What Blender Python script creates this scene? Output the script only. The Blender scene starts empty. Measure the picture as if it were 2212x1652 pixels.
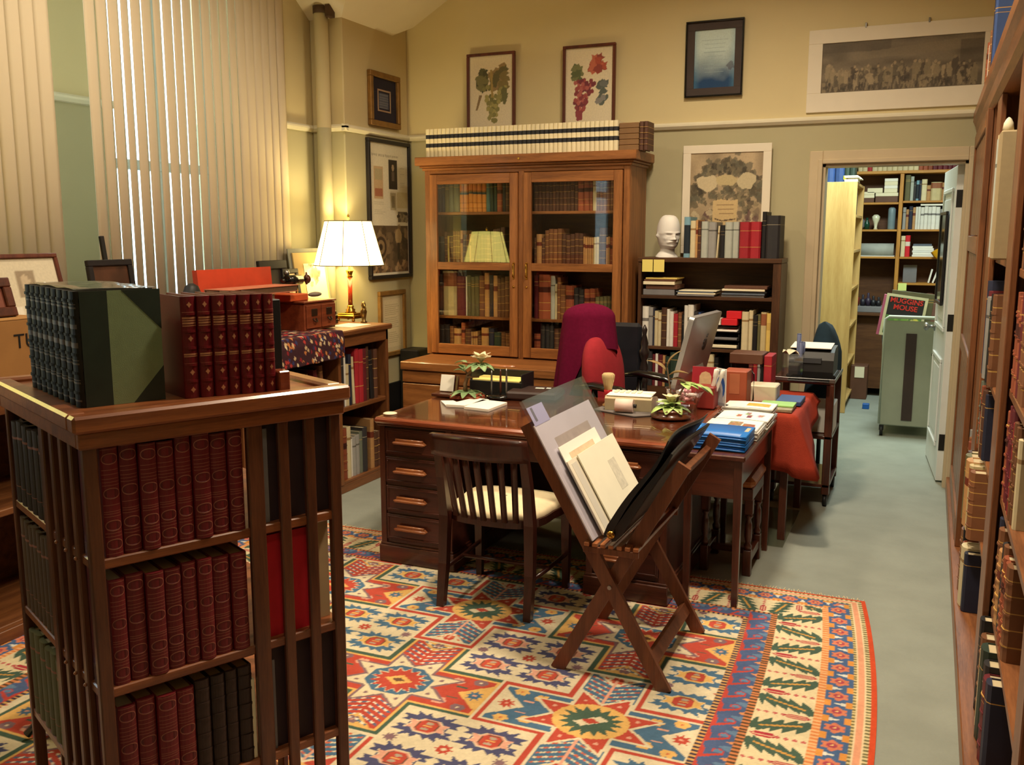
import bpy, bmesh, math, random
import numpy as np
from mathutils import Matrix, Vector
random.seed(7)
PI = math.pi
R = math.radians
scene = bpy.context.scene
C = scene.collection

# ------------------------------------------------------------------ camera, world, lights, exposure
cam = bpy.data.cameras.new('camera')
cam.sensor_width = 36.0
cam.lens = 36.0 * 2030 / 2212
cam.clip_start = 0.02
cam_o = bpy.data.objects.new('camera', cam)
C.objects.link(cam_o)
cam_o.location = (0, 0, 1.66)
cam_o.rotation_euler = (R(90) - math.atan(324 / 2030), 0, R(23.8))
scene.camera = cam_o

scene.view_settings.view_transform = 'Standard'
scene.view_settings.look = 'None'
scene.view_settings.gamma = 1.0
scene.view_settings.use_curve_mapping = False
scene.view_settings.exposure = 0.0
scene.cycles.use_denoising = True
scene.cycles.max_bounces = 7
scene.cycles.diffuse_bounces = 4
scene.cycles.glossy_bounces = 3
scene.cycles.transmission_bounces = 6
scene.cycles.transparent_max_bounces = 12
scene.cycles.caustics_reflective = False
scene.cycles.caustics_refractive = False
scene.cycles.sample_clamp_indirect = 4.0

world = bpy.data.worlds.new('daylight')
scene.world = world
world.use_nodes = True
wb = world.node_tree.nodes['Background']
wb.inputs['Color'].default_value = (0.84, 0.93, 1.0, 1)
wb.inputs['Strength'].default_value = 5.0


def lamp(name, kind, loc, power, col, size=0.3, target=None, spot=None, blend=0.6):
    d = bpy.data.lights.new(name, kind)
    d.energy = power
    d.color = col
    if kind == 'AREA':
        d.shape = 'DISK'
        d.size = size
    else:
        d.shadow_soft_size = size
    if spot:
        d.spot_size = R(spot)
        d.spot_blend = blend
    o = bpy.data.objects.new(name, d)
    C.objects.link(o)
    o.location = loc
    if target:
        o.rotation_euler = (Vector(target) - Vector(loc)).to_track_quat('-Z', 'Y').to_euler()
    return o


WARM = (1.0, 0.83, 0.60)
for pos, power, aim in (((-0.45, 2.9, 3.85), 74, (-0.8, 3.2, 0)), ((-1.05, 4.75, 3.85), 58, (-1.3, 4.8, 0)), ((-2.75, 3.4, 3.9), 36, (-2.95, 3.5, 0)), ((-0.2, 0.3, 3.9), 10, (-0.3, 0.9, 0))):  # third entry is an unseen fill, added to brighten the blinds and pillar
    lamp('ceiling_and_fill_lamp', 'AREA', pos, power, WARM, 0.35, aim).data.spread = R(145)
lamp('fluorescent_lamp', 'AREA', (-0.25, 8.4, 2.95), 92, (0.84, 1.0, 0.95), 0.7, (-0.25, 8.4, 0))
# ------------------------------------------------------------------ materials
def lin(c):
    return tuple(((x / 255) / 12.92 if x / 255 <= 0.04045 else ((x / 255 + 0.055) / 1.055) ** 2.4) for x in c[:3]) + (1.0,)


def _new(name):
    m = bpy.data.materials.new(name)
    m.use_nodes = True
    nt = m.node_tree
    b = nt.nodes['Principled BSDF']
    return m, nt, b


def _n(nt, t, **kw):
    n = nt.nodes.new(t)
    for k, v in kw.items():
        setattr(n, k, v)
    return n


def mat(name, col, rough=0.6, var=0.12, scale=9.0, metal=0.0, spec=0.4, coat=0.0, bump=0.0, emit=None, estr=0.0, rnd=0.0):
    """one colour with fine mottling; rnd: brightness differs from object to object"""
    m, nt, b = _new(name)
    L = nt.links.new
    tc = _n(nt, 'ShaderNodeTexCoord')
    no = _n(nt, 'ShaderNodeTexNoise')
    no.inputs['Scale'].default_value = scale
    no.inputs['Detail'].default_value = 4
    L(tc.outputs['Object'], no.inputs['Vector'])
    rp = _n(nt, 'ShaderNodeValToRGB')
    c = lin(col)
    rp.color_ramp.elements[0].position = 0.3
    rp.color_ramp.elements[1].position = 0.7
    rp.color_ramp.elements[0].color = tuple(x * (1 - var) for x in c[:3]) + (1,)
    rp.color_ramp.elements[1].color = tuple(min(1, x * (1 + var)) for x in c[:3]) + (1,)
    L(no.outputs['Fac'], rp.inputs['Fac'])
    out = rp.outputs['Color']
    if rnd:
        out = _rnd(nt, out, rnd)
    L(out, b.inputs['Base Color'])
    b.inputs['Roughness'].default_value = rough
    b.inputs['Metallic'].default_value = metal
    b.inputs['Specular IOR Level'].default_value = spec
    b.inputs['Coat Weight'].default_value = coat
    b.inputs['Coat Roughness'].default_value = 0.08
    if bump:
        bp = _n(nt, 'ShaderNodeBump')
        bp.inputs['Strength'].default_value = bump
        bp.inputs['Distance'].default_value = 0.004
        n2 = _n(nt, 'ShaderNodeTexNoise')
        n2.inputs['Scale'].default_value = scale * 14
        L(tc.outputs['Object'], n2.inputs['Vector'])
        L(n2.outputs['Fac'], bp.inputs['Height'])
        L(bp.outputs['Normal'], b.inputs['Normal'])
    if emit:
        b.inputs['Emission Color'].default_value = lin(emit)
        b.inputs['Emission Strength'].default_value = estr
    return m


def _rnd(nt, sock, amt):
    oi = _n(nt, 'ShaderNodeObjectInfo')
    mr = _n(nt, 'ShaderNodeMapRange')
    mr.inputs['To Min'].default_value = 1 - amt
    mr.inputs['To Max'].default_value = 1 + amt
    nt.links.new(oi.outputs['Random'], mr.inputs['Value'])
    hs = _n(nt, 'ShaderNodeHueSaturation')
    nt.links.new(mr.outputs['Result'], hs.inputs['Value'])
    nt.links.new(sock, hs.inputs['Color'])
    return hs.outputs['Color']


def wood(name, dark, light, rough=0.4, axis='X', scale=1.0, coat=0.15, fig=0.5):
    """grain running along axis, fine pores across it"""
    m, nt, b = _new(name)
    L = nt.links.new
    tc = _n(nt, 'ShaderNodeTexCoord')
    mp = _n(nt, 'ShaderNodeMapping')
    s = {'X': (1.2, 16, 16), 'Y': (16, 1.2, 16), 'Z': (16, 16, 1.2)}[axis]
    mp.inputs['Scale'].default_value = tuple(v * scale for v in s)
    L(tc.outputs['Object'], mp.inputs['Vector'])
    n1 = _n(nt, 'ShaderNodeTexNoise')
    n1.inputs['Scale'].default_value = 1.6
    n1.inputs['Detail'].default_value = 7
    n1.inputs['Distortion'].default_value = fig
    L(mp.outputs['Vector'], n1.inputs['Vector'])
    n2 = _n(nt, 'ShaderNodeTexNoise')
    n2.inputs['Scale'].default_value = 14
    n2.inputs['Detail'].default_value = 3
    L(mp.outputs['Vector'], n2.inputs['Vector'])
    mx = _n(nt, 'ShaderNodeMath', operation='MULTIPLY_ADD')
    mx.inputs[1].default_value = 0.35
    L(n2.outputs['Fac'], mx.inputs[0])
    m3 = _n(nt, 'ShaderNodeMath', operation='MULTIPLY')
    m3.inputs[1].default_value = 0.72
    L(n1.outputs['Fac'], m3.inputs[0])
    L(m3.outputs[0], mx.inputs[2])
    rp = _n(nt, 'ShaderNodeValToRGB')
    rp.color_ramp.elements[0].position = 0.36
    rp.color_ramp.elements[1].position = 0.68
    rp.color_ramp.elements[0].color = lin(dark)
    rp.color_ramp.elements[1].color = lin(light)
    L(mx.outputs[0], rp.inputs['Fac'])
    L(rp.outputs['Color'], b.inputs['Base Color'])
    b.inputs['Roughness'].default_value = rough
    b.inputs['Coat Weight'].default_value = coat
    b.inputs['Coat Roughness'].default_value = 0.15
    b.inputs['Specular IOR Level'].default_value = 0.35
    bp = _n(nt, 'ShaderNodeBump')
    bp.inputs['Strength'].default_value = 0.12
    bp.inputs['Distance'].default_value = 0.002
    L(n2.outputs['Fac'], bp.inputs['Height'])
    L(bp.outputs['Normal'], b.inputs['Normal'])
    return m


def banded(name, base, bands=(), rough=0.55, rnd=0.12, axis='Z', spec=0.35, mott=0.16, metal_band=0):
    """a binding: cloth or leather of one colour with printed bands at fractions of its height (bands: (from, to, colour))"""
    m, nt, b = _new(name)
    L = nt.links.new
    tc = _n(nt, 'ShaderNodeTexCoord')
    sx = _n(nt, 'ShaderNodeSeparateXYZ')
    L(tc.outputs['Generated'], sx.inputs[0])
    rp = _n(nt, 'ShaderNodeValToRGB')
    rp.color_ramp.interpolation = 'CONSTANT'
    e = rp.color_ramp.elements
    pts = [(0.0, base)]
    for a, z, c in sorted(bands):
        pts += [(a, c), (z, base)]
    e[0].position, e[0].color = 0.0, lin(pts[0][1])
    e[1].position, e[1].color = (pts[1][0], lin(pts[1][1])) if len(pts) > 1 else (1.0, lin(base))
    for p, c in pts[2:]:
        q = e.new(p)
        q.color = lin(c)
    L(sx.outputs[{'X': 0, 'Y': 1, 'Z': 2}[axis]], rp.inputs['Fac'])
    no = _n(nt, 'ShaderNodeTexNoise')
    no.inputs['Scale'].default_value = 26
    no.inputs['Detail'].default_value = 5
    L(tc.outputs['Object'], no.inputs['Vector'])
    mr = _n(nt, 'ShaderNodeMapRange')
    mr.inputs['To Min'].default_value = 1 - mott
    mr.inputs['To Max'].default_value = 1 + mott
    L(no.outputs['Fac'], mr.inputs['Value'])
    hs = _n(nt, 'ShaderNodeHueSaturation')
    L(mr.outputs['Result'], hs.inputs['Value'])
    L(rp.outputs['Color'], hs.inputs['Color'])
    L(_rnd(nt, hs.outputs['Color'], rnd), b.inputs['Base Color'])
    b.inputs['Roughness'].default_value = rough
    b.inputs['Specular IOR Level'].default_value = spec
    return m


def stripes(name, c1, c2, axis, freq, rough=0.8, space='Object'):
    """fine stripes along one axis, for paper edges and fabric"""
    m, nt, b = _new(name)
    L = nt.links.new
    tc = _n(nt, 'ShaderNodeTexCoord')
    wv = _n(nt, 'ShaderNodeTexWave')
    wv.bands_direction = axis
    wv.inputs['Scale'].default_value = freq
    wv.inputs['Distortion'].default_value = 0.6
    L(tc.outputs[space], wv.inputs['Vector'])
    rp = _n(nt, 'ShaderNodeValToRGB')
    rp.color_ramp.elements[0].color = lin(c1)
    rp.color_ramp.elements[1].color = lin(c2)
    L(wv.outputs['Fac'], rp.inputs['Fac'])
    L(rp.outputs['Color'], b.inputs['Base Color'])
    b.inputs['Roughness'].default_value = rough
    b.inputs['Specular IOR Level'].default_value = 0.2
    return m


def printed(name, rough=0.6, coat=0.0, spec=0.3):
    """ink on paper or dyed wool: the colour attribute of the mesh, with a little grain"""
    m, nt, b = _new(name)
    L = nt.links.new
    at = _n(nt, 'ShaderNodeAttribute')
    at.attribute_name = 'ink'
    tc = _n(nt, 'ShaderNodeTexCoord')
    no = _n(nt, 'ShaderNodeTexNoise')
    no.inputs['Scale'].default_value = 90
    L(tc.outputs['Object'], no.inputs['Vector'])
    mr = _n(nt, 'ShaderNodeMapRange')
    mr.inputs['To Min'].default_value = 0.86
    mr.inputs['To Max'].default_value = 1.14
    L(no.outputs['Fac'], mr.inputs['Value'])
    hs = _n(nt, 'ShaderNodeHueSaturation')
    L(mr.outputs['Result'], hs.inputs['Value'])
    L(at.outputs['Color'], hs.inputs['Color'])
    L(hs.outputs['Color'], b.inputs['Base Color'])
    b.inputs['Roughness'].default_value = rough
    b.inputs['Coat Weight'].default_value = coat
    b.inputs['Coat Roughness'].default_value = 0.03
    b.inputs['Specular IOR Level'].default_value = spec
    return m


def clear(name, col, rough=0.02, fac=0.12, tilt=(0, 0, 0), wave=0.0):
    """thin glass or plastic film: see-through with a mirror share; tilt and wave: a sheet that is not quite flat"""
    m, nt, b = _new(name)
    L = nt.links.new
    nt.nodes.remove(b)
    out = nt.nodes['Material Output']
    tr = _n(nt, 'ShaderNodeBsdfTransparent')
    tr.inputs['Color'].default_value = lin(col)
    gl = _n(nt, 'ShaderNodeBsdfGlossy')
    gl.inputs['Roughness'].default_value = rough
    mx = _n(nt, 'ShaderNodeMixShader')
    lw = _n(nt, 'ShaderNodeLayerWeight')
    lw.inputs['Blend'].default_value = .5
    pw = _n(nt, 'ShaderNodeMath', operation='POWER')
    pw.inputs[1].default_value = 4.0
    L(lw.outputs['Facing'], pw.inputs[0])
    ad = _n(nt, 'ShaderNodeMath', operation='MULTIPLY_ADD')
    ad.inputs[1].default_value = .8
    ad.inputs[2].default_value = fac
    L(pw.outputs[0], ad.inputs[0])
    L(ad.outputs[0], mx.inputs[0])
    L(tr.outputs[0], mx.inputs[1])
    L(gl.outputs[0], mx.inputs[2])
    L(mx.outputs[0], out.inputs['Surface'])
    if any(tilt) or wave:
        ge = _n(nt, 'ShaderNodeNewGeometry')
        va = _n(nt, 'ShaderNodeVectorMath', operation='ADD')
        va.inputs[1].default_value = tilt
        L(ge.outputs['Normal'], va.inputs[0])
        vn = _n(nt, 'ShaderNodeVectorMath', operation='NORMALIZE')
        L(va.outputs[0], vn.inputs[0])
        L(vn.outputs[0], gl.inputs['Normal'])
    return m


# ------------------------------------------------------------------ mesh builder
class MB:
    def __init__(s):
        s.v, s.f, s.k, s.sm = [], [], [], []

    def add(s, vs, fs, k=0, T=None, sm=False):
        o = len(s.v)
        if T is not None:
            vs = [tuple(T @ Vector(p)) for p in vs]
        s.v += [tuple(p) for p in vs]
        s.f += [tuple(i + o for i in f) for f in fs]
        s.k += [k] * len(fs)
        s.sm += [sm] * len(fs)
        return s

    def box(s, x0, x1, y0, y1, z0, z1, b=0.0, k=0, T=None):
        x0, x1 = min(x0, x1), max(x0, x1)
        y0, y1 = min(y0, y1), max(y0, y1)
        z0, z1 = min(z0, z1), max(z0, z1)
        b = min(b, (x1 - x0) * .45, (y1 - y0) * .45, (z1 - z0) * .45)
        if b <= 0:
            v = [(x, y, z) for z in (z0, z1) for y in (y0, y1) for x in (x0, x1)]
            f = [(0, 2, 3, 1), (4, 5, 7, 6), (0, 1, 5, 4), (2, 6, 7, 3), (0, 4, 6, 2), (1, 3, 7, 5)]
            return s.add(v, f, k, T)
        X, Y, Z = (x0, x1), (y0, y1), (z0, z1)
        v, idx = [], {}
        for i in (0, 1):
            for j in (0, 1):
                for l in (0, 1):
                    p = [X[i], Y[j], Z[l]]
                    sg = (1 if i == 0 else -1, 1 if j == 0 else -1, 1 if l == 0 else -1)
                    for a in range(3):
                        q = list(p)
                        for c in range(3):
                            if c != a:
                                q[c] += sg[c] * b
                        idx[(i, j, l, a)] = len(v)
                        v.append(tuple(q))
        f = []
        I = idx
        for t in (0, 1):
            f.append(tuple(I[(t, j, l, 0)] for j, l in ((0, 0), (1, 0), (1, 1), (0, 1))))
            f.append(tuple(I[(i, t, l, 1)] for i, l in ((0, 0), (1, 0), (1, 1), (0, 1))))
            f.append(tuple(I[(i, j, t, 2)] for i, j in ((0, 0), (1, 0), (1, 1), (0, 1))))
        for p in (0, 1):
            for q in (0, 1):
                f.append((I[(0, p, q, 1)], I[(1, p, q, 1)], I[(1, p, q, 2)], I[(0, p, q, 2)]))
                f.append((I[(p, 0, q, 0)], I[(p, 1, q, 0)], I[(p, 1, q, 2)], I[(p, 0, q, 2)]))
                f.append((I[(p, q, 0, 0)], I[(p, q, 1, 0)], I[(p, q, 1, 1)], I[(p, q, 0, 1)]))
        for i in (0, 1):
            for j in (0, 1):
                for l in (0, 1):
                    f.append((I[(i, j, l, 0)], I[(i, j, l, 1)], I[(i, j, l, 2)]))
        return s.add(v, f, k, T)

    def prism(s, pts, a0, a1, axis='Z', k=0, T=None, sm=False):
        """2-D outline pushed from a0 to a1 along an axis (Z: pts are x,y; Y: x,z; X: y,z)"""
        def at(p, a):
            return {'Z': (p[0], p[1], a), 'Y': (p[0], a, p[1]), 'X': (a, p[0], p[1])}[axis]
        n = len(pts)
        v = [at(p, a0) for p in pts] + [at(p, a1) for p in pts]
        s.add(v, [(i, (i + 1) % n, n + (i + 1) % n, n + i) for i in range(n)], k, T, sm)
        o = len(s.v) - 2 * n
        s.f += [tuple(o + i for i in range(n))[::-1], tuple(o + n + i for i in range(n))]
        s.k += [k, k]
        s.sm += [False, False]
        return s

    def lathe(s, prof, n=18, c=(0, 0, 0), k=0, T=None, sm=True, sq=None):
        v, f = [], []
        for r, z in prof:
            for i in range(n):
                a = 2 * PI * i / n
                v.append((c[0] + r * math.cos(a), c[1] + r * math.sin(a), c[2] + z))
        for j in range(len(prof) - 1):
            for i in range(n):
                f.append((j * n + i, j * n + (i + 1) % n, (j + 1) * n + (i + 1) % n, (j + 1) * n + i))
        s.add(v, f, k, T, sm)
        o = len(s.v) - len(v)
        s.f += [tuple(o + i for i in range(n))[::-1], tuple(o + (len(prof) - 1) * n + i for i in range(n))]
        s.k += [k, k]
        s.sm += [False, False]
        return s

    def tube(s, pts, r, n=8, k=0, T=None, flat=1.0):
        pts = [Vector(p) for p in pts]
        rs = r if isinstance(r, (list, tuple)) else [r] * len(pts)
        v, f = [], []
        up = Vector((0, 0, 1))
        for i, p in enumerate(pts):
            t = (pts[min(i + 1, len(pts) - 1)] - pts[max(i - 1, 0)]).normalized()
            a = t.cross(up)
            if a.length < 1e-3:
                a = t.cross(Vector((0, 1, 0)))
            a.normalize()
            b = a.cross(t).normalized()
            for j in range(n):
                w = 2 * PI * j / n
                v.append(tuple(p + a * math.cos(w) * rs[i] + b * math.sin(w) * rs[i] * flat))
        m = len(pts)
        for i in range(m - 1):
            for j in range(n):
                f.append((i * n + j, i * n + (j + 1) % n, (i + 1) * n + (j + 1) % n, (i + 1) * n + j))
        s.add(v, f, k, T, True)
        o = len(s.v) - len(v)
        s.f += [tuple(o + j for j in range(n))[::-1], tuple(o + (m - 1) * n + j for j in range(n))]
        s.k += [k, k]
        s.sm += [False, False]
        return s

    def surf(s, P, k=0, T=None, closed_u=False, sm=True):
        """grid of points P[i][j]"""
        nu, nv = len(P), len(P[0])
        v = [p for row in P for p in row]
        f = []
        for i in range(nu if closed_u else nu - 1):
            for j in range(nv - 1):
                a, b2 = i * nv + j, ((i + 1) % nu) * nv + j
                f.append((a, b2, b2 + 1, a + 1))
        return s.add(v, f, k, T, sm)

    def sheet(s, P, th, k=0, T=None, sm=True):
        """grid of points thickened along its own normals"""
        nu, nv = len(P), len(P[0])
        V = [[Vector(p) for p in row] for row in P]
        top = []
        for i in range(nu):
            for j in range(nv):
                du = V[min(i + 1, nu - 1)][j] - V[max(i - 1, 0)][j]
                dv = V[i][min(j + 1, nv - 1)] - V[i][max(j - 1, 0)]
                n = du.cross(dv)
                if n.length > 1e-9:
                    n.normalize()
                top.append(V[i][j] + n * th)
        v = [tuple(p) for row in V for p in row] + [tuple(p) for p in top]
        o = nu * nv
        f = []
        for i in range(nu - 1):
            for j in range(nv - 1):
                a = i * nv + j
                f.append((a, a + 1, a + nv + 1, a + nv))
                f.append((o + a, o + a + nv, o + a + nv + 1, o + a + 1))
        for j in range(nv - 1):
            f.append((j, o + j, o + j + 1, j + 1))
            a = (nu - 1) * nv + j
            f.append((a, a + 1, o + a + 1, o + a))
        for i in range(nu - 1):
            a = i * nv
            f.append((a, a + nv, o + a + nv, o + a))
            a = i * nv + nv - 1
            f.append((a, o + a, o + a + nv, a + nv))
        return s.add(v, f, k, T, sm)

    def frame(s, x0, x1, z0, z1, w, y0, y1, b=0.004, k=0, T=None, wb=None):
        """picture-frame moulding in the xz plane"""
        wb = wb or w
        s.box(x0, x1, y0, y1, z1 - w, z1, b, k, T)
        s.box(x0, x1, y0, y1, z0, z0 + wb, b, k, T)
        s.box(x0, x0 + w, y0, y1, z0 + wb, z1 - w, b, k, T)
        s.box(x1 - w, x1, y0, y1, z0 + wb, z1 - w, b, k, T)
        return s

    def mesh(s, name, mats, off=(0, 0, 0), calc=True):
        me = bpy.data.meshes.new(name)
        if any(off):
            s.v = [(p[0] - off[0], p[1] - off[1], p[2] - off[2]) for p in s.v]
        me.from_pydata(s.v, [], s.f)
        for m in mats:
            me.materials.append(m)
        me.polygons.foreach_set('material_index', s.k)
        me.polygons.foreach_set('use_smooth', s.sm)
        if calc:
            bm = bmesh.new()
            bm.from_mesh(me)
            bmesh.ops.recalc_face_normals(bm, faces=bm.faces)
            bm.to_mesh(me)
            bm.free()
        me.update()
        return me


def pboxes(name, m, t, boxes, b=0.0, world=True):
    """one part per box"""
    return [part(name, MB().box(*q, b), m, t, world) for q in boxes]


def lst(m):
    return list(m) if isinstance(m, (list, tuple)) else [m]


def tag(o, label=None, cat=None, group=None, kind=None):
    if label: o['label'] = label
    if cat: o['category'] = cat
    if group: o['group'] = group
    if kind: o['kind'] = kind
    return o


def thing(name, label, cat, loc=(0, 0, 0), rz=0, group=None):
    o = bpy.data.objects.new(name, None)
    o.empty_display_size = 0.05
    C.objects.link(o)
    o.location = loc
    o.rotation_euler = (0, 0, rz)
    return tag(o, label, cat, group)


def part(name, mb, m, t, world=True, label=None, kind=None):
    """a mesh under its thing (or part): world coordinates unless world is False"""
    off = (0, 0, 0)
    if world:
        p = t
        off = Vector((0, 0, 0))
        while p is not None:
            off += p.location
            p = p.parent
    o = bpy.data.objects.new(name, mb.mesh(name, lst(m), tuple(off)))
    C.objects.link(o)
    o.parent = t
    return tag(o, label, kind=kind)


def solo(name, mb, m, label=None, cat=None, group=None, kind=None, loc=None, rz=0):
    """a thing that is one mesh; world coordinates unless loc is given"""
    if loc is None:
        a = np.array(mb.v)
        lo, hi = a.min(0), a.max(0)
        loc = (float((lo[0] + hi[0]) / 2), float((lo[1] + hi[1]) / 2), float(lo[2]))
        me = mb.mesh(name, lst(m), loc)
    else:
        me = mb.mesh(name, lst(m))
    o = bpy.data.objects.new(name, me)
    C.objects.link(o)
    o.location = loc
    o.rotation_euler = (0, 0, rz)
    return tag(o, label, cat, group, kind)


def struct(name, mb, m):
    return solo(name, mb, m, kind='structure')


def dup(root, loc, rz=None, label=None):
    r = root.copy()
    C.objects.link(r)
    r.location = loc
    if rz is not None:
        r.rotation_euler = (0, 0, rz)
    if label:
        r['label'] = label
    for ch in list(root.children):
        c = ch.copy()
        C.objects.link(c)
        c.parent = r
        for g in ch.children:
            d = g.copy()
            C.objects.link(d)
            d.parent = c
    return r


_ONES = 'first second third fourth fifth sixth seventh eighth ninth tenth eleventh twelfth thirteenth fourteenth fifteenth sixteenth seventeenth eighteenth nineteenth'.split()


def nth(i):
    if i <= 19:
        return _ONES[i - 1]
    t, u = divmod(i, 10)
    if u == 0:
        return {2: 'twentieth', 3: 'thirtieth', 4: 'fortieth', 5: 'fiftieth'}[t]
    return {2: 'twenty', 3: 'thirty', 4: 'forty', 5: 'fifty'}[t] + '-' + _ONES[u - 1]


# ------------------------------------------------------------------ painted prints: colours laid on a fine grid of vertices
class Ink:
    def __init__(s, w, h, nx, ny, bg, x0=0.0, y0=0.0):
        s.x = np.linspace(x0, x0 + w, nx)
        s.y = np.linspace(y0, y0 + h, ny)
        s.X, s.Y = np.meshgrid(s.x, s.y)
        s.c = np.zeros((ny, nx, 3))
        s.c[:] = lin(bg)[:3]

    def _win(s, x0, x1, y0, y1):
        i0, i1 = np.searchsorted(s.x, [x0, x1])
        j0, j1 = np.searchsorted(s.y, [y0, y1])
        return slice(j0, j1 + 1), slice(i0, i1 + 1)

    def put(s, w, mask, col, a=1.0):
        c = np.array(lin(col)[:3])
        v = s.c[w]
        v[mask] = v[mask] * (1 - a) + c * a

    def rect(s, x0, x1, y0, y1, col, a=1.0):
        w = s._win(x0, x1, y0, y1)
        X, Y = s.X[w], s.Y[w]
        s.put(w, (X >= x0) & (X <= x1) & (Y >= y0) & (Y <= y1), col, a)

    def ell(s, cx, cy, rx, ry, col, a=1.0):
        w = s._win(cx - rx, cx + rx, cy - ry, cy + ry)
        X, Y = s.X[w], s.Y[w]
        s.put(w, ((X - cx) / rx) ** 2 + ((Y - cy) / ry) ** 2 <= 1, col, a)

    def poly(s, pts, col, a=1.0):
        xs = [p[0] for p in pts]
        ys = [p[1] for p in pts]
        w = s._win(min(xs), max(xs), min(ys), max(ys))
        X, Y = s.X[w], s.Y[w]
        m = np.zeros(X.shape, bool)
        n = len(pts)
        for i in range(n):
            (xa, ya), (xb, yb) = pts[i], pts[(i + 1) % n]
            if ya == yb:
                continue
            t = (Y - ya) / (yb - ya)
            m ^= ((ya > Y) != (yb > Y)) & (X < xa + t * (xb - xa))
        s.put(w, m, col, a)

    def noise(s, amt, seed=1, cells=12):
        rng = np.random.default_rng(seed)
        ny, nx = s.c.shape[:2]
        g = rng.random((cells + 2, cells + 2))
        u = np.linspace(0, cells, nx)
        v = np.linspace(0, cells, ny)
        iu, iv = u.astype(int), v.astype(int)
        fu, fv = u - iu, v - iv
        fu, fv = fu * fu * (3 - 2 * fu), fv * fv * (3 - 2 * fv)
        a = g[iv][:, iu] * (1 - fu) + g[iv][:, iu + 1] * fu
        b = g[iv + 1][:, iu] * (1 - fu) + g[iv + 1][:, iu + 1] * fu
        n = a * (1 - fv)[:, None] + b * fv[:, None]
        return n if amt is None else s.c.__imul__((1 + amt * (n - .5) * 2)[:, :, None])

    def mesh(s, name, m, P):
        """P(X, Y) -> arrays of 3-D coordinates"""
        ny, nx = s.c.shape[:2]
        x, y, z = P(s.X, s.Y)
        co = np.stack([x, y, z], -1).reshape(-1, 3).astype(np.float32)
        me = bpy.data.meshes.new(name)
        nv, nf = nx * ny, (nx - 1) * (ny - 1)
        me.vertices.add(nv)
        me.vertices.foreach_set('co', co.ravel())
        i = np.arange(nv).reshape(ny, nx)
        q = np.stack([i[:-1, :-1], i[:-1, 1:], i[1:, 1:], i[1:, :-1]], -1).reshape(-1)
        me.loops.add(nf * 4)
        me.loops.foreach_set('vertex_index', q.astype(np.int32))
        me.polygons.add(nf)
        me.polygons.foreach_set('loop_start', np.arange(nf, dtype=np.int32) * 4)
        me.update(calc_edges=True)
        at = me.color_attributes.new('ink', 'FLOAT_COLOR', 'POINT')
        rgba = np.ones((nv, 4), np.float32)
        rgba[:, :3] = np.clip(s.c, 0, 1).reshape(-1, 3)
        at.data.foreach_set('color', rgba.ravel())
        me.materials.append(m)
        return me


def ink_part(name, ink, m, t, P, label=None):
    o = bpy.data.objects.new(name, ink.mesh(name, m, P))
    C.objects.link(o)
    o.parent = t
    return tag(o, label)


def text_mesh(s, size, depth=0.0006, bold=0.0):
    cu = bpy.data.curves.new('lettering', 'FONT')
    cu.body = s
    cu.size = size
    cu.extrude = depth
    cu.offset = bold
    cu.align_x = 'CENTER'
    cu.align_y = 'CENTER'
    o = bpy.data.objects.new('lettering', cu)
    C.objects.link(o)
    dg = bpy.context.evaluated_depsgraph_get()
    me = bpy.data.meshes.new_from_object(o.evaluated_get(dg))
    bpy.data.objects.remove(o)
    return me


def lettering(s, size, m, t, M, name='lettering', depth=0.0006, bold=0.0):
    me = text_mesh(s, size, depth, bold)
    me.materials.clear()
    me.materials.append(m)
    me.transform(M)
    o = bpy.data.objects.new(name, me)
    C.objects.link(o)
    o.parent = t
    return o
# ------------------------------------------------------------------ shared materials
M = {}
def wallmat(name, low, high, zc):
    m, nt, b = _new(name)
    L = nt.links.new
    g = _n(nt, 'ShaderNodeNewGeometry')
    sx = _n(nt, 'ShaderNodeSeparateXYZ')
    L(g.outputs['Position'], sx.inputs[0])
    gt = _n(nt, 'ShaderNodeMath', operation='GREATER_THAN')
    gt.inputs[1].default_value = zc
    L(sx.outputs[2], gt.inputs[0])
    mx = _n(nt, 'ShaderNodeMix', data_type='RGBA')
    mx.inputs[6].default_value = lin(low)
    mx.inputs[7].default_value = lin(high)
    L(gt.outputs[0], mx.inputs[0])
    no = _n(nt, 'ShaderNodeTexNoise')
    no.inputs['Scale'].default_value = 3
    L(g.outputs['Position'], no.inputs['Vector'])
    mr = _n(nt, 'ShaderNodeMapRange')
    mr.inputs['To Min'].default_value = .95
    mr.inputs['To Max'].default_value = 1.05
    L(no.outputs['Fac'], mr.inputs['Value'])
    hs = _n(nt, 'ShaderNodeHueSaturation')
    L(mr.outputs['Result'], hs.inputs['Value'])
    L(mx.outputs[2], hs.inputs['Color'])
    L(hs.outputs['Color'], b.inputs['Base Color'])
    b.inputs['Roughness'].default_value = .7
    b.inputs['Specular IOR Level'].default_value = .2
    n2 = _n(nt, 'ShaderNodeTexNoise')
    n2.inputs['Scale'].default_value = 160
    bp = _n(nt, 'ShaderNodeBump')
    bp.inputs['Strength'].default_value = .08
    bp.inputs['Distance'].default_value = .003
    L(g.outputs['Position'], n2.inputs['Vector'])
    L(n2.outputs['Fac'], bp.inputs['Height'])
    L(bp.outputs['Normal'], b.inputs['Normal'])
    return m


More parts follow.
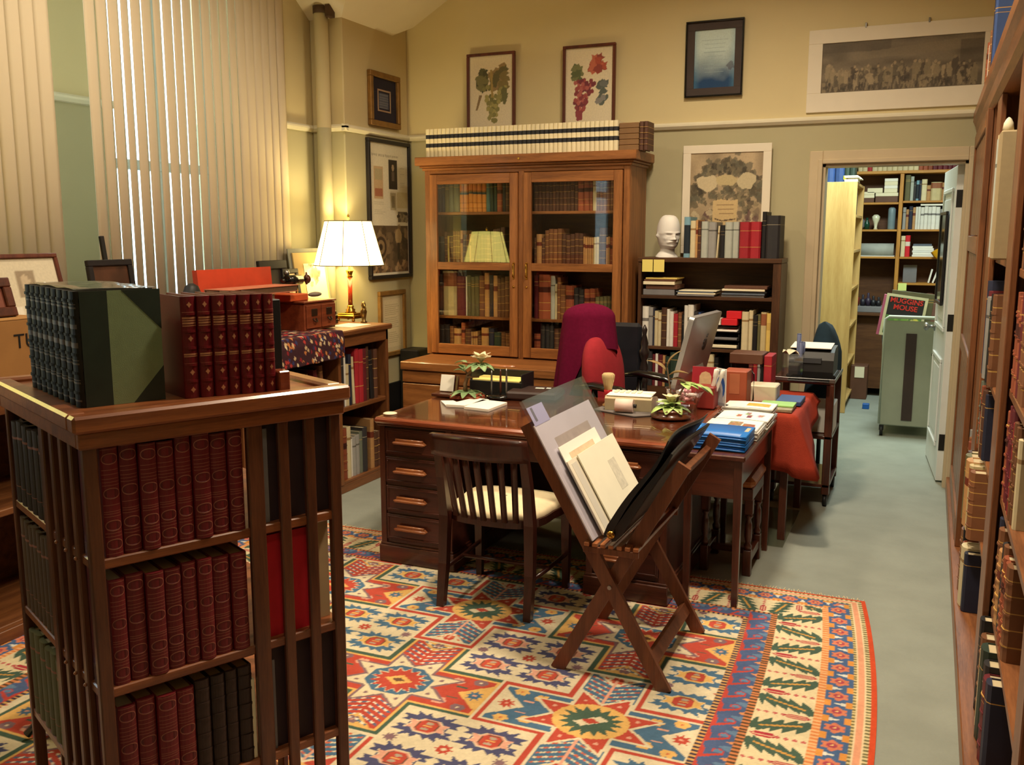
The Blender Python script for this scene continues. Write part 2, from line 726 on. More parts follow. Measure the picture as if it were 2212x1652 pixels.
M['wall'] = wallmat('two_tone_wall_paint', (178, 170, 136), (212, 196, 152), 2.385)
M['vault'] = mat('vault_plaster', (232, 220, 190), .8, .03, 3)
M['cream'] = mat('cream_trim_paint', (222, 214, 188), .45, .04, 5)
M['casing'] = mat('door_casing_paint', (196, 178, 146), .45, .05, 5)
M['doorpaint'] = mat('white_door_paint', (218, 222, 222), .4, .03, 5)
M['black'] = mat('black_paint', (22, 20, 20), .5, .1)
M['gloss_black'] = mat('glossy_black', (14, 13, 13), .22, .1, coat=.6)
M['carpet'] = mat('grey_green_carpet', (140, 144, 134), .95, .07, 5, spec=.1, bump=.5)
M['oak'] = wood('golden_oak', (108, 64, 32), (158, 102, 56), .42, 'X')
M['oak_v'] = wood('golden_oak_upright', (108, 64, 32), (158, 102, 56), .42, 'Z')
M['oak_y'] = wood('golden_oak_depth', (108, 64, 32), (158, 102, 56), .42, 'Y')
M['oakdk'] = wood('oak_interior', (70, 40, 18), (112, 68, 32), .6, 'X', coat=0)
M['rich'] = wood('red_brown_shelf', (92, 56, 34), (138, 86, 52), .42, 'Z')
M['rich_y'] = wood('red_brown_shelf_depth', (98, 58, 34), (146, 92, 54), .42, 'Y')
M['walnut'] = wood('walnut_mahogany', (56, 26, 17), (90, 45, 29), .34, 'X', coat=.4)
M['walnut_v'] = wood('walnut_mahogany_upright', (56, 26, 17), (90, 45, 29), .34, 'Z', coat=.4)
M['walnut_y'] = wood('walnut_mahogany_depth', (56, 26, 17), (90, 45, 29), .34, 'Y', coat=.4)
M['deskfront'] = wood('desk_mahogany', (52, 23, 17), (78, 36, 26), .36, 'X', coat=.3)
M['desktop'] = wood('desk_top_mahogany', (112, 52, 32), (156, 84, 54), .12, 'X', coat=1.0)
M['handle'] = wood('turned_handle_wood', (128, 72, 42), (172, 108, 66), .3, 'X', coat=.5)
M['revolve'] = wood('revolving_case_oak_lit', (100, 52, 28), (148, 86, 48), .36, 'X', coat=.4)  # lighter copy: the highlight along the top rim is put into the colour
M['revolve_v'] = wood('revolving_case_oak_upright_shaded', (70, 38, 24), (106, 62, 38), .38, 'Z', coat=.3)  # darker copy: shade on posts and slats is put into the colour
M['darkshelf'] = wood('dark_laminate', (60, 38, 24), (92, 60, 38), .45, 'X')
M['darkshelf_v'] = wood('dark_laminate_upright', (60, 38, 24), (92, 60, 38), .45, 'Z')
M['lowcase'] = wood('low_case_oak', (84, 48, 26), (128, 80, 44), .42, 'Y')
M['lowcase_v'] = wood('low_case_oak_upright', (84, 48, 26), (128, 80, 44), .42, 'Z')
M['yellowoak'] = wood('pale_yellow_oak', (182, 144, 84), (206, 170, 106), .5, 'Z', coat=.1, scale=.7)
M['brass'] = mat('polished_brass', (196, 150, 66), .22, .08, metal=1.0)
M['steel'] = mat('brushed_steel', (150, 150, 150), .35, .05, metal=1.0)
M['alu'] = mat('anodised_aluminium', (196, 196, 200), .34, .03, metal=.75)
M['paper'] = mat('white_paper', (238, 234, 222), .7, .03, 6)
M['cream_paper'] = mat('cream_paper', (232, 222, 190), .75, .04, 6)
M['pages'] = stripes('page_edges', (176, 158, 122), (214, 198, 164), 'X', 160)
M['pages_h'] = stripes('page_edges_flat', (186, 176, 152), (226, 220, 204), 'Z', 160)
M['print'] = printed('ink_on_paper', .55)
M['print_glazed'] = printed('ink_under_glass', .5, coat=.25)
M['wool'] = printed('knotted_wool', .95, spec=.08)
M['glass'] = clear('window_glass', (235, 245, 245), fac=.02)

YW, XW = 6.65, -4.1          # back wall and window wall
# ------------------------------------------------------------------ floor, walls, vault
b = MB().box(-4.62, 1.1, -2.2, 10.9, -.06, 0)
struct('floor', b, M['carpet'])
# back wall with the doorway
DX0, DX1, DZ = -.685, .185, 2.105
b = MB()
xs = [XW - .2, DX0, DX1, 1.0]
for x0, x1, z0, z1 in ((xs[0], xs[1], 0, 4.4), (xs[1], xs[2], DZ, 4.4), (xs[2], xs[3], 0, 4.4)):
    b.box(x0, x1, YW, YW + .14, z0, z1)
struct('wall_back', b, M['wall'])
# window wall: a shallow bay behind the blinds holds both windows and the pier between them
XN = XW - .30
W1, W2, WZ0, WZ1 = (.7, 3.78), (4.22, 5.16), 1.12, 3.75
b = MB()
b.box(XN - .22, XW, -2.2, .62, 0, 4.4).box(XN - .22, XW, 5.22, YW + .14, 0, 4.4)
b.box(XN - .22, XW, .62, 5.22, 3.95, 4.4).box(XN - .22, XW, .62, 5.22, 0, 1.04)
for y0, y1, z0, z1 in ((.62, W1[0], 1.04, 3.95), (W1[1], W2[0], 1.04, 3.95), (W2[1], 5.22, 1.04, 3.95),
                       (W1[0], W1[1], 1.04, WZ0), (W1[0], W1[1], WZ1, 3.95), (W2[0], W2[1], 1.04, WZ0), (W2[0], W2[1], WZ1, 3.95)):
    b.box(XN - .22, XN, y0, y1, z0, z1)
struct('wall_window', b, M['wall'])
struct('wall_front', MB().box(-4.62, 1.0, -2.2, -2.06, 0, 4.4), M['wall'])
struct('wall_right', MB().box(.72, .86, -2.2, YW, 0, 4.4), M['wall'])
struct('pillar', MB().box(XW, -3.83, 5.76, YW, 0, 4.4, .008), M['wall'])
# ceiling: flat field with a groined corner springing above the pillar
struct('ceiling', MB().box(-4.62, 1.0, -2.2, YW + .14, 4.3, 4.4), M['vault'])
def arch(u):
    return 3.13 + 1.25 * (1 - math.exp(-.62 * u))
us = [0, .06, .13, .22, .35, .5, .7, .95, 1.25, 1.6, 2.0, 2.5, 3.1]
b = MB()
b.surf([[(XW, 5.76 - u, arch(u)), (-3.83 + u, 5.76 - u, arch(u))] for u in us])
b.surf([[(-3.83 + u, 5.76 - u, arch(u)), (-3.83 + u, 6.44 - min(u, .0), arch(u) + .0), (-3.83 + u, YW, arch(u) + (.09 if u < .01 else .06 * math.exp(-4 * u)))] for u in us])
struct('ceiling_vault', b, M['vault'])
# picture rail
def rail_profile(d):
    return [(0, 0), (d * .55, .004), (d, .022), (d, .034), (d * .6, .046), (0, .05)]
zr = 2.365
b = MB().prism([(YW - q, zr + z) for q, z in rail_profile(.035)], -3.83, .2, 'X')
struct('trim_back', b, M['cream'])
b = MB().prism([(-3.83 + q, zr + z) for q, z in rail_profile(.035)], 5.725, YW, 'Y')
struct('trim_pillar', b, M['cream'])
struct('trim_pillar_front', MB().prism([(5.76 - q, zr + z) for q, z in rail_profile(.035)], XW, -3.795, 'X'), M['cream'])
struct('trim_window_wall', MB().prism([(XW + q, zr + z) for q, z in rail_profile(.035)], 5.22, 5.76, 'Y'), M['cream'])
struct('trim_pier', MB().prism([(XN + q, zr + z) for q, z in rail_profile(.035)], 3.78, 4.22, 'Y'), M['cream'])
struct('baseboard_pillar', MB().box(-3.83, -3.815, 5.75, YW, 0, .49, .004), M['black'])
struct('baseboard_back', MB().box(-1.0, DX0 - .09, YW - .02, YW, 0, .14, .004), M['cream'])
# pipe in the corner
b = MB().lathe([(.049, 0), (.049, 3.6)], 20, (-3.955, 5.695, 0))
pp = thing('water_pipe', 'painted vertical pipe in the corner between blinds and pillar', 'pipe', (-3.955, 5.695, 0))
part('pipe_run', b, M['wall'], pp)
b = MB().lathe([(.054, 0), (.054, .05)], 20, (-3.955, 5.695, 3.15)).box(-3.9, -3.86, 5.66, 5.73, 3.12, 3.2, .004)
part('pipe_clamp', b, mat('rusty_iron', (84, 62, 44), .7, .2), pp, label='dark iron pipe clamp')

# windows: sash frames and panes behind the blinds
M['sash'] = mat('sash_paint', (196, 200, 196), .5, .04)
for i, (y0, y1) in enumerate((W1, W2)):
    w = thing('window_%d' % (i + 1), None, None, (XN - .12, (y0 + y1) / 2, WZ0))
    w['kind'] = 'structure'
    n = 3 if i == 0 else 2
    b = MB().box(XN - .15, XN - .09, y0, y1, WZ0, WZ0 + .07, .005).box(XN - .15, XN - .09, y0, y1, WZ1 - .07, WZ1, .005)
    b.box(XN - .15, XN - .09, y0, y1, 2.04, 2.10, .005)
    for k in range(n + 1):
        yy = y0 + .03 + (y1 - y0 - .06) * k / n
        b.box(XN - .145, XN - .095, yy - .03, yy + .03, WZ0 + .07, WZ1 - .07)
    part('window_frame', b, M['sash'], w)
    for k in range(n):
        for z0, z1 in ((WZ0 + .07, 2.04), (2.10, WZ1 - .07)):
            ya = y0 + .06 + (y1 - y0 - .06) * k / n
            part('pane', MB().box(XN - .124, XN - .118, ya, y0 + (y1 - y0 - .06) * (k + 1) / n, z0, z1), M['glass'], w)
    part('window_sill', MB().box(XN - .1, XN + .03, y0 - .03, y1 + .03, WZ0 - .03, WZ0, .006), M['cream'], w)

# doorway casing, jambs and the open door leaf
b = MB()
for k, (w0, d) in enumerate(((.085, .022), (.03, .034))):
    b.box(DX0 - w0, DX0, YW - d, YW, 0, DZ + w0, .004)
    b.box(DX0, DX1, YW - d, YW, DZ, DZ + w0, .004)
    b.box(DX1, DX1 + w0, YW - d, YW, 0, DZ + w0, .004)
struct('trim_door', b, M['casing'])
b = MB().box(DX0, DX0 + .018, YW - .005, YW + .15, 0, DZ).box(DX1 - .018, DX1, YW - .005, YW + .15, 0, DZ).box(DX0, DX1, YW - .005, YW + .15, DZ - .018, DZ)
struct('trim_jamb', b, M['casing'])
dr = thing('door_1', None, None, (.172, 6.775, 0), R(94.6))
dr['kind'] = 'structure'
LW, LT = .82, .045
b = MB().box(0, LW, 0, LT, .012, 2.085, .003)
part('door_leaf', b, M['doorpaint'], dr, False)
for z0, z1 in ((.22, .82), (1.0, 1.95)):
    b = MB()
    b.frame(.12, LW - .12, z0, z1, .03, LT, LT + .012, .005)
    b.box(.19, LW - .19, LT, LT + .007, z0 + .07, z1 - .07, .005)
    part('door_panel', b, M['doorpaint'], dr, False)
for z in (.22, 1.02, 1.82):
    part('hinge', MB().box(-.003, .0, .004, LT - .004, z, z + .11).lathe([(.007, 0), (.007, .11)], 8, (-.002, -.004, z)), M['black'], dr, False, label='dark hinge')
b = MB().lathe([(.03, 0), (.03, .008), (.012, .012), (.012, .04), (.028, .05), (.03, .065), (.018, .078)], 14, T=Matrix.Translation((LW - .07, LT, .98)) @ Matrix.Rotation(R(-90), 4, 'X'))
part('door_knob', b, M['steel'], dr, False, label='metal knob')

# the room beyond: walls, ceiling
b = MB().box(-1.75, 1.05, 10.75, 10.89, 0, 3.05)
struct('wall_far', b, M['wall'])
struct('wall_far_left', MB().box(-1.85, -1.75, YW + .14, 10.89, 0, 3.05), M['wall'])
struct('wall_far_right', MB().box(.95, 1.05, YW + .14, 10.89, 0, 3.05), M['wall'])
struct('ceiling_far', MB().box(-1.85, 1.05, YW + .14, 10.89, 3.0, 3.1), M['vault'])

# ------------------------------------------------------------------ vertical blinds
def blind_mat():
    m, nt, b = _new('blind_fabric')
    L = nt.links.new
    b.inputs['Base Color'].default_value = lin((226, 212, 186))
    b.inputs['Roughness'].default_value = .75
    b.inputs['Specular IOR Level'].default_value = .2
    tr = _n(nt, 'ShaderNodeBsdfTranslucent')
    tr.inputs['Color'].default_value = lin((230, 206, 172))
    mx = _n(nt, 'ShaderNodeMixShader')
    mx.inputs[0].default_value = .22
    L(b.outputs[0], mx.inputs[1])
    L(tr.outputs[0], mx.inputs[2])
    L(mx.outputs[0], nt.nodes['Material Output'].inputs['Surface'])
    return m
M['blind'] = blind_mat()
def blind(y0, y1, label, angles, s=.078, w=.089):
    t = thing('vertical_blind', label, 'blind', (XW + .1, (y0 + y1) / 2, 1.1))
    n = int((y1 - y0) / s)
    part('head_rail', MB().box(XW + .07, XW + .12, y0 - .02, y1 + .02, 3.86, 3.9, .004), M['cream'], t)
    P = [[(.006 * math.cos(PI * (j / 4 - .5)), (j / 4 - .5) * w, z) for z in (0, 1.35, 2.76)] for j in range(5)]
    first = None
    for i in range(n):
        if first is None:
            first = part('vane', MB().sheet(P, .0012), M['blind'], t, False)
            o = first
        else:
            o = first.copy()
            C.objects.link(o)
        o.location = (0, y0 + (i + .5) * s - (y0 + y1) / 2, 0)
        o.rotation_euler = (0, 0, R(angles(i, n)))
        o.parent = t
    return t
rb = random.Random(5)
wide = {3: 9, 6: 11}
blind(3.69, 5.37, 'beige vertical blind with daylight slits behind the lit table lamp', lambda i, n: (7.5 + 5 * rb.random() + wide.get(i, 0)) if i < n - 6 else 1 + 3 * rb.random())
blind(1.6, 3.53, 'beige vertical blind behind the big leaning picture and cardboard box', lambda i, n: 6 + 7 * rb.random() if i < n - 5 else 2 + 2 * rb.random())
# ------------------------------------------------------------------ books
GOLD = (188, 148, 78)
def B(name, base, bands=(), **k):
    M[name] = banded(name, base, bands, **k)
def gilt(*zs, w=.012, c=GOLD):
    return [(z, z + w, c) for z in zs]
B('brown_leather', (120, 78, 50), gilt(.16, .34, .52, .70, .86), rnd=.25)
B('dark_brown_leather', (84, 54, 40), gilt(.2, .4, .6, .8, w=.01), rnd=.25)
B('tan_leather', (174, 130, 84), [(.62, .74, (104, 44, 28))] + gilt(.2, .4, .82), rnd=.2)
B('redbrown_leather', (146, 76, 50), [(.6, .72, (70, 30, 22))] + gilt(.18, .36, .84), rnd=.2)
B('orange_leather', (206, 136, 66), [(.60, .68, (70, 80, 84)), (.70, .72, (120, 60, 34)), (.74, .90, (214, 128, 70)), (.30, .32, (150, 90, 40)), (.12, .14, (150, 90, 40))], rnd=.06)
B('olive_cloth', (98, 94, 62), gilt(.75, .8, w=.01), rnd=.2)
B('greygreen_cloth', (106, 112, 98), gilt(.8, w=.01), rnd=.15)
B('teal_cloth', (74, 104, 104), gilt(.8, w=.01), rnd=.12)
B('dark_green_cloth', (40, 56, 46), gilt(.78, w=.01), rnd=.2)
B('navy_cloth', (38, 42, 62), gilt(.8, w=.01), rnd=.2)
B('charcoal_cloth', (48, 46, 48), gilt(.78, w=.01, c=(150, 140, 120)), rnd=.2)
B('black_cloth', (28, 26, 28), gilt(.7, .8, w=.008, c=(140, 120, 84)), rnd=.2)
B('maroon_cloth', (98, 32, 40), gilt(.72, .8, w=.01), rnd=.15)
B('red_cloth', (158, 36, 46), gilt(.75, .3, w=.01), rnd=.1)
B('bright_red', (206, 34, 44), [(.5, .7, (226, 206, 190))], rnd=.06)
B('cream_cloth', (206, 192, 154), gilt(.74, w=.05, c=(150, 120, 80)), rnd=.1)
B('white_cloth', (222, 218, 208), [(.62, .70, (120, 116, 112))], rnd=.07)
B('white_plain', (218, 214, 204), [], rnd=.1)
B('grey_cloth', (148, 146, 142), gilt(.74, w=.04, c=(90, 86, 82)), rnd=.12)
B('palegrey_cloth', (176, 180, 170), gilt(.76, w=.03, c=(110, 112, 104)), rnd=.08)
B('yellow_paper', (214, 182, 98), [(.55, .75, (196, 160, 84))], rnd=.1)
B('blue_cloth', (52, 78, 132), gilt(.74, .8, w=.01), rnd=.12)
B('lightblue_cloth', (118, 158, 176), [(.1, .8, (30, 40, 50))], rnd=.05)
B('vellum', (196, 178, 132), [(.66, .96, (146, 88, 58))], rnd=.06)
B('periodical', (226, 214, 178), [(.345, .485, (40, 40, 44)), (.655, .795, (40, 40, 44))], rnd=.09)
B('set_red', (124, 34, 34), [(.045, .05, (176, 120, 96)), (.13, .136, (176, 120, 96)), (.21, .215, (176, 120, 96)), (.5, .505, (160, 96, 76)), (.62, .625, (176, 120, 96)), (.84, .845, (176, 120, 96)), (.95, .955, (176, 120, 96))], rnd=.1, rough=.42)
B('set_maroon', (104, 32, 36), gilt(.045, .185, .35, .52, .70, .86, w=.009, c=(206, 158, 96)), rnd=.05, rough=.36)
B('set_green', (44, 44, 42), gilt(.14, .28, .44, .6, .76, w=.006, c=(116, 110, 100)), rnd=.12, rough=.4)
DESC = {'brown_leather': 'brown leather', 'dark_brown_leather': 'dark brown leather', 'tan_leather': 'tan leather', 'redbrown_leather': 'red-brown leather', 'orange_leather': 'orange gilt',
        'olive_cloth': 'olive cloth', 'greygreen_cloth': 'grey-green cloth', 'teal_cloth': 'teal cloth', 'dark_green_cloth': 'dark green cloth', 'navy_cloth': 'navy cloth', 'charcoal_cloth': 'charcoal cloth',
        'black_cloth': 'black cloth', 'maroon_cloth': 'maroon cloth', 'red_cloth': 'red cloth', 'bright_red': 'bright red', 'cream_cloth': 'cream cloth', 'white_cloth': 'white labelled', 'white_plain': 'plain white',
        'grey_cloth': 'grey cloth', 'palegrey_cloth': 'pale grey cloth', 'yellow_paper': 'yellowed paper', 'blue_cloth': 'blue cloth', 'lightblue_cloth': 'light blue bordered', 'vellum': 'broad vellum'}

_bk = {}
def book_mesh(t, h, d, m, ribs=0, round_=.35):
    key = (round(t, 4), round(h, 3), round(d, 3), m, ribs)
    if key in _bk:
        return _bk[key]
    b = MB()
    bt = min(.003, t * .2)
    n = 5
    out = [(t, d)] + [(t / 2 + t / 2 * math.cos(PI * i / (n - 1)), .004 - t * round_ * math.sin(PI * i / (n - 1)) * .7) for i in range(n)] + [(0, d)]
    inn = [(bt, d)] + [(bt, .006), (t - bt, .006), (t - bt, d)]
    outline = out + inn
    # closed U outline: boards and spine in one shell
    b.prism(outline, 0, h, 'Z', 0)
    b.box(bt, t - bt, .006, d - .004, .004, h - .005, 0, 1)
    for i in range(ribs):
        z = h * (i + 1) / (ribs + 1)
        pts = [(t / 2 + (t / 2 + .0008) * math.cos(PI * q / (n - 1)), .003 - (t * round_ * .7 + .0022) * math.sin(PI * q / (n - 1))) for q in range(n)]
        b.prism([(t + .0008, .008)] + pts + [(-.0008, .008)], z - .003, z + .003, 'Z', 0)
    me = b.mesh('book', [M[m], M['pages']])
    _bk[key] = me
    return me


def row(kind, where, end, specs, x0, dirv, base, rz, group, depth=.17, cat='book', gap=.0012, label=None, jig=.006, start=1, name=None):
    """books side by side; specs: (material, thickness, height[, lean degrees][, ribs]); base: the row's start, spine plane, shelf height"""
    pos = 0.0
    rr = random.Random(len(where) * 13 + len(specs))
    i = start
    for sp in specs:
        m, t, h = sp[:3]
        lean = sp[3] if len(sp) > 3 else 0
        ribs = sp[4] if len(sp) > 4 else 0
        if m is None:
            pos += t
            continue
        o = bpy.data.objects.new(name or kind, book_mesh(t, h, depth, m, ribs))
        C.objects.link(o)
        off = rr.uniform(0, jig)
        nx, ny = math.sin(rz), -math.cos(rz)       # out of the shelf
        px, py = base[0] + dirv[0] * pos - nx * off, base[1] + dirv[1] * pos - ny * off
        if lean:
            a = R(lean)
            if lean > 0:
                # leans back towards the row's start: pivot on its far lower edge
                px += dirv[0] * (h * math.sin(a)) ; py += dirv[1] * (h * math.sin(a))
                o.location = (px, py, base[2] + .0005)
                pos += h * math.sin(a) + t * math.cos(a) + gap
                o.rotation_euler = Matrix.Rotation(rz, 4, 'Z').__matmul__(Matrix.Rotation(-a, 4, 'Y')).to_euler()
            else:
                o.location = (px, py, base[2] + .0005 + t * math.sin(-a))
                pos += t * math.cos(a) + h * math.sin(-a) + gap
                o.rotation_euler = Matrix.Rotation(rz, 4, 'Z').__matmul__(Matrix.Rotation(-a, 4, 'Y')).to_euler()
        else:
            o.location = (px, py, base[2] + .0005)
            o.rotation_euler = (0, 0, rz)
            pos += t + gap
        lb = label(i, m) if label else f"{DESC.get(m, m)} {cat}, {nth(i)} from the {end} end, {where}"
        tag(o, lb, cat, group)
        i += 1
    return pos


def many(lst_):
    out = []
    for e in lst_:
        if isinstance(e[0], int):
            n, m, t, h = e[:4]
            rr = random.Random(n * 7 + int(t * 1e4))
            out += [(m, t * rr.uniform(.88, 1.12), h * rr.uniform(.96, 1.03)) + tuple(e[4:]) for _ in range(n)]
        else:
            out.append(e)
    return out


# ------------------------------------------------------------------ glazed oak cabinet on its drawer base
CX0, CX1, CY0, CY1, CZ0, CZ1 = -3.435, -1.87, 6.2, 6.6, .757, 2.13
cab = thing('bookcase', 'golden oak bookcase with two glazed doors under the two grape prints', 'bookcase', ((CX0 + CX1) / 2, 6.4, 0))
pboxes('side', M['oak_v'], cab, ((CX0, CX0 + .03, CY0 + .025, CY1, CZ0, CZ1), (CX1 - .03, CX1, CY0 + .025, CY1, CZ0, CZ1)), .003)
part('back', MB().box(CX0 + .03, CX1 - .03, CY1 - .012, CY1, CZ0, CZ1), M['oakdk'], cab)
part('floor_board', MB().box(CX0 + .03, CX1 - .03, CY0 + .03, CY1 - .012, CZ0, CZ0 + .045), M['oak'], cab)
part('divider', MB().box(-2.672, -2.652, CY0 + .03, CY1 - .012, CZ0 + .045, CZ1 - .02), M['oakdk'], cab)
SZ = [.802, 1.045, 1.43, 1.808]
for z in SZ[1:]:
    for x0, x1 in ((CX0 + .03, -2.672), (-2.652, CX1 - .03)):
        part('shelf', MB().box(x0, x1, CY0 + .05, CY1 - .012, z - .02, z, .002), M['oak'], cab)
# face frame, cornice
pboxes('stile', M['oak_v'], cab, ((CX0, CX0 + .045, CY0, CY0 + .025, CZ0, CZ1), (CX1 - .045, CX1, CY0, CY0 + .025, CZ0, CZ1), (-2.682, -2.642, CY0 - .006, CY0 + .025, CZ0, CZ1 - .04)), .002)
part('top_rail', MB().box(CX0 + .045, CX1 - .045, CY0, CY0 + .025, CZ1 - .05, CZ1, .002), M['oak'], cab)
b = MB()
for o_, z0, z1 in ((.015, 2.105, 2.125), (.03, 2.125, 2.14), (.055, 2.14, 2.20)):
    b.box(CX0 - o_, CX1 + o_, CY0 - o_, CY1, z0, z1, .004)
part('cornice', b, M['oak'], cab)
part('top_rosette', MB().lathe([(.01, 0), (.008, .004)], 8, T=Matrix.Translation((-2.66, CY0 - .055, 2.168)) @ Matrix.Rotation(R(90), 4, 'X')), M['brass'], cab)
GL = [clear('cabinet_glass_window_side', (251, 252, 247), .015, .06, (.143, 0, .025)), clear('cabinet_glass_door_side', (251, 251, 248), .02, .02, (-.16, 0, .0))]
for k, (x0, x1, kx) in enumerate(((CX0 + .047, -2.684, -2.712), (-2.64, CX1 - .047, -2.612))):
    d = thing('door', None, None, ((x0 + x1) / 2 - cab.location.x, CY0 - .011 - cab.location.y, CZ0 + .012))
    d.parent = cab
    y0, y1 = CY0 - .022, CY0 + .0
    w = .062
    pboxes('door_stile', M['oak_v'], d, ((x0, x0 + w, y0, y1, CZ0 + .012, 2.075), (x1 - w, x1, y0, y1, CZ0 + .012, 2.075)), .003)
    pboxes('door_rail', M['oak'], d, ((x0 + w, x1 - w, y0, y1, CZ0 + .012, CZ0 + .085), (x0 + w, x1 - w, y0, y1, 2.005, 2.075), (x0 + w, x1 - w, y0, y1, 1.39, 1.445)), .003)
    g = MB().box(x0 + w, x1 - w, y0 + .008, y0 + .012, CZ0 + .08, 1.392)
    part('pane', g, GL[1] if k else GL[0], d)
    g = MB().box(x0 + w, x1 - w, y0 + .008, y0 + .012, 1.443, 2.006)
    part('pane', g, GL[1] if k else GL[0], d)
    b = MB().box(kx - .008, kx + .008, y0 - .004, y0, 1.33, 1.45, .002).tube([(kx, y0 - .004, 1.44), (kx, y0 - .022, 1.435), (kx, y0 - .022, 1.35), (kx, y0 - .004, 1.345)], .005, 8)
    b.lathe([(.007, 0), (.009, .004), (.004, .008)], 10, T=Matrix.Translation((kx + (-.0 if k == 0 else 0), y0, 1.275)) @ Matrix.Rotation(R(90), 4, 'X'))
    part('handle', b, M['brass'], d, label='brass pull and lock')
# drawer base
BX0, BX1, BY0, BY1 = -3.40, -1.86, 5.745, 6.6
base = thing('drawer_chest', 'low golden oak drawer chest under the glazed bookcase', 'drawers', ((BX0 + BX1) / 2, 6.17, 0))
part('carcass', MB().box(BX0 + .01, BX1 - .01, BY0 + .02, BY1, .0, .695, .003), M['oak_v'], base)
part('top', MB().box(BX0, BX1, BY0 - .012, BY1, .697, .757, .006), M['oak'], base)
for z0, z1 in ((.05, .215), (.225, .405), (.415, .60), (.61, .692)):
    for x0, x1 in ((BX0 + .012, (BX0 + BX1) / 2 - .003), ((BX0 + BX1) / 2 + .003, BX1 - .012)):
        if z0 == .61:
            continue
        dd = part('drawer', MB().box(x0, x1, BY0, BY0 + .02, z0, z1, .003), M['oak'], base)
        b = MB().tube([((x0 + x1) / 2 - .045, BY0, (z0 + z1) / 2 + .03), ((x0 + x1) / 2 - .04, BY0 - .018, (z0 + z1) / 2 + .03), ((x0 + x1) / 2 + .04, BY0 - .018, (z0 + z1) / 2 + .03), ((x0 + x1) / 2 + .045, BY0, (z0 + z1) / 2 + .03)], .004, 6)
        o = part('handle', b, M['brass'], base)
        o.parent = dd
        o.location = -Vector((0, 0, 0))
part('fascia', MB().box(BX0 + .012, BX1 - .012, BY0, BY0 + .02, .61, .69, .003), M['oak'], base)

# books behind the glass; thickness unit: one zoomed pixel is .94 mm
u = .00094
def cell(specs, col, sh, word, side):
    x0 = (-3.375, -2.60)[col]
    row('old_book', f"oak bookcase's {word} shelf, {side} door", 'window', many(specs), x0, (1, 0), (x0, 6.285, SZ[sh]), 0, f"books on the glazed bookcase's {word} shelf", .16)
cell([(2, 'navy_cloth', .03, .225), (.0, None, 0) if 0 else (1, 'olive_cloth', .034, .22), (1, 'greygreen_cloth', .042, .225), (1, 'greygreen_cloth', .05, .222), (6, 'orange_leather', .0335, .215), (1, 'teal_cloth', .03, .22), (2, 'dark_green_cloth', .028, .225), (1, 'redbrown_leather', .04, .22), (1, 'charcoal_cloth', .026, .225), (5, 'dark_brown_leather', .026, .222)], 0, 3, 'top', 'window-side')
cell([(12, 'dark_brown_leather', .0265, .222), (2, 'redbrown_leather', .038, .218), (1, 'redbrown_leather', .022, .215), (1, 'cream_cloth', .028, .226), (9, 'brown_leather', .0235, .22)], 1, 3, 'top', 'door-side')
cell([(1, 'charcoal_cloth', .05, .20), (1, 'dark_brown_leather', .022, .23), (1, 'yellow_paper', .014, .21), (1, 'dark_brown_leather', .03, .2), (3, 'brown_leather', .019, .235), (1, 'tan_leather', .022, .24), (2, 'dark_brown_leather', .024, .22), (1, 'tan_leather', .018, .22), (7, 'brown_leather', .024, .21), (3, 'dark_brown_leather', .03, .26)], 0, 2, 'second', 'window-side')
cell([(1, 'dark_brown_leather', .016, .2), (1, 'tan_leather', .04, .225), (1, 'dark_brown_leather', .024, .2), (4, 'brown_leather', .031, .25), (5, 'dark_brown_leather', .032, .22), (5, 'tan_leather', .0145, .2), (2, 'cream_cloth', .02, .2), (1, 'dark_brown_leather', .055, .27), (2, 'tan_leather', .013, .2), (1, 'redbrown_leather', .03, .2), (2, 'tan_leather', .013, .2)], 1, 2, 'second', 'door-side')
cell([(1, 'charcoal_cloth', .035, .3), (1, 'vellum', .11, .325), (1, 'maroon_cloth', .075, .30), (1, 'white_plain', .012, .29), (3, 'olive_cloth', .032, .3), (1, 'brown_leather', .04, .31), (1, 'tan_leather', .042, .315), (1, 'charcoal_cloth', .03, .31), (1, 'tan_leather', .035, .295), (3, 'brown_leather', .03, .29), (1, 'navy_cloth', .03, .28)], 0, 1, 'third', 'window-side')
cell([(1, 'maroon_cloth', .035, .32), (1, 'redbrown_leather', .085, .315), (1, 'palegrey_cloth', .036, .31), (1, 'cream_cloth', .016, .26), (1, 'brown_leather', .024, .31), (1, 'brown_leather', .042, .24), (1, 'redbrown_leather', .06, .235), (2, 'charcoal_cloth', .036, .225), (2, 'redbrown_leather', .038, .225), (7, 'olive_cloth', .028, .17)], 1, 1, 'third', 'door-side')
cell([(2, 'charcoal_cloth', .04, .17), (1, 'brown_leather', .036, .16), (1, 'tan_leather', .06, .14), (1, 'redbrown_leather', .034, .19), (1, 'dark_brown_leather', .045, .14), (3, 'tan_leather', .018, .125), (1, 'dark_brown_leather', .03, .1), (1, 'tan_leather', .052, .155), (1, 'navy_cloth', .04, .16), (1, 'dark_green_cloth', .052, .125), (2, 'brown_leather', .036, .13)], 0, 0, 'lowest', 'window-side')
cell([(1, 'redbrown_leather', .05, .13), (3, 'charcoal_cloth', .036, .2), (3, 'dark_brown_leather', .034, .18)], 1, 0, 'lowest', 'door-side')

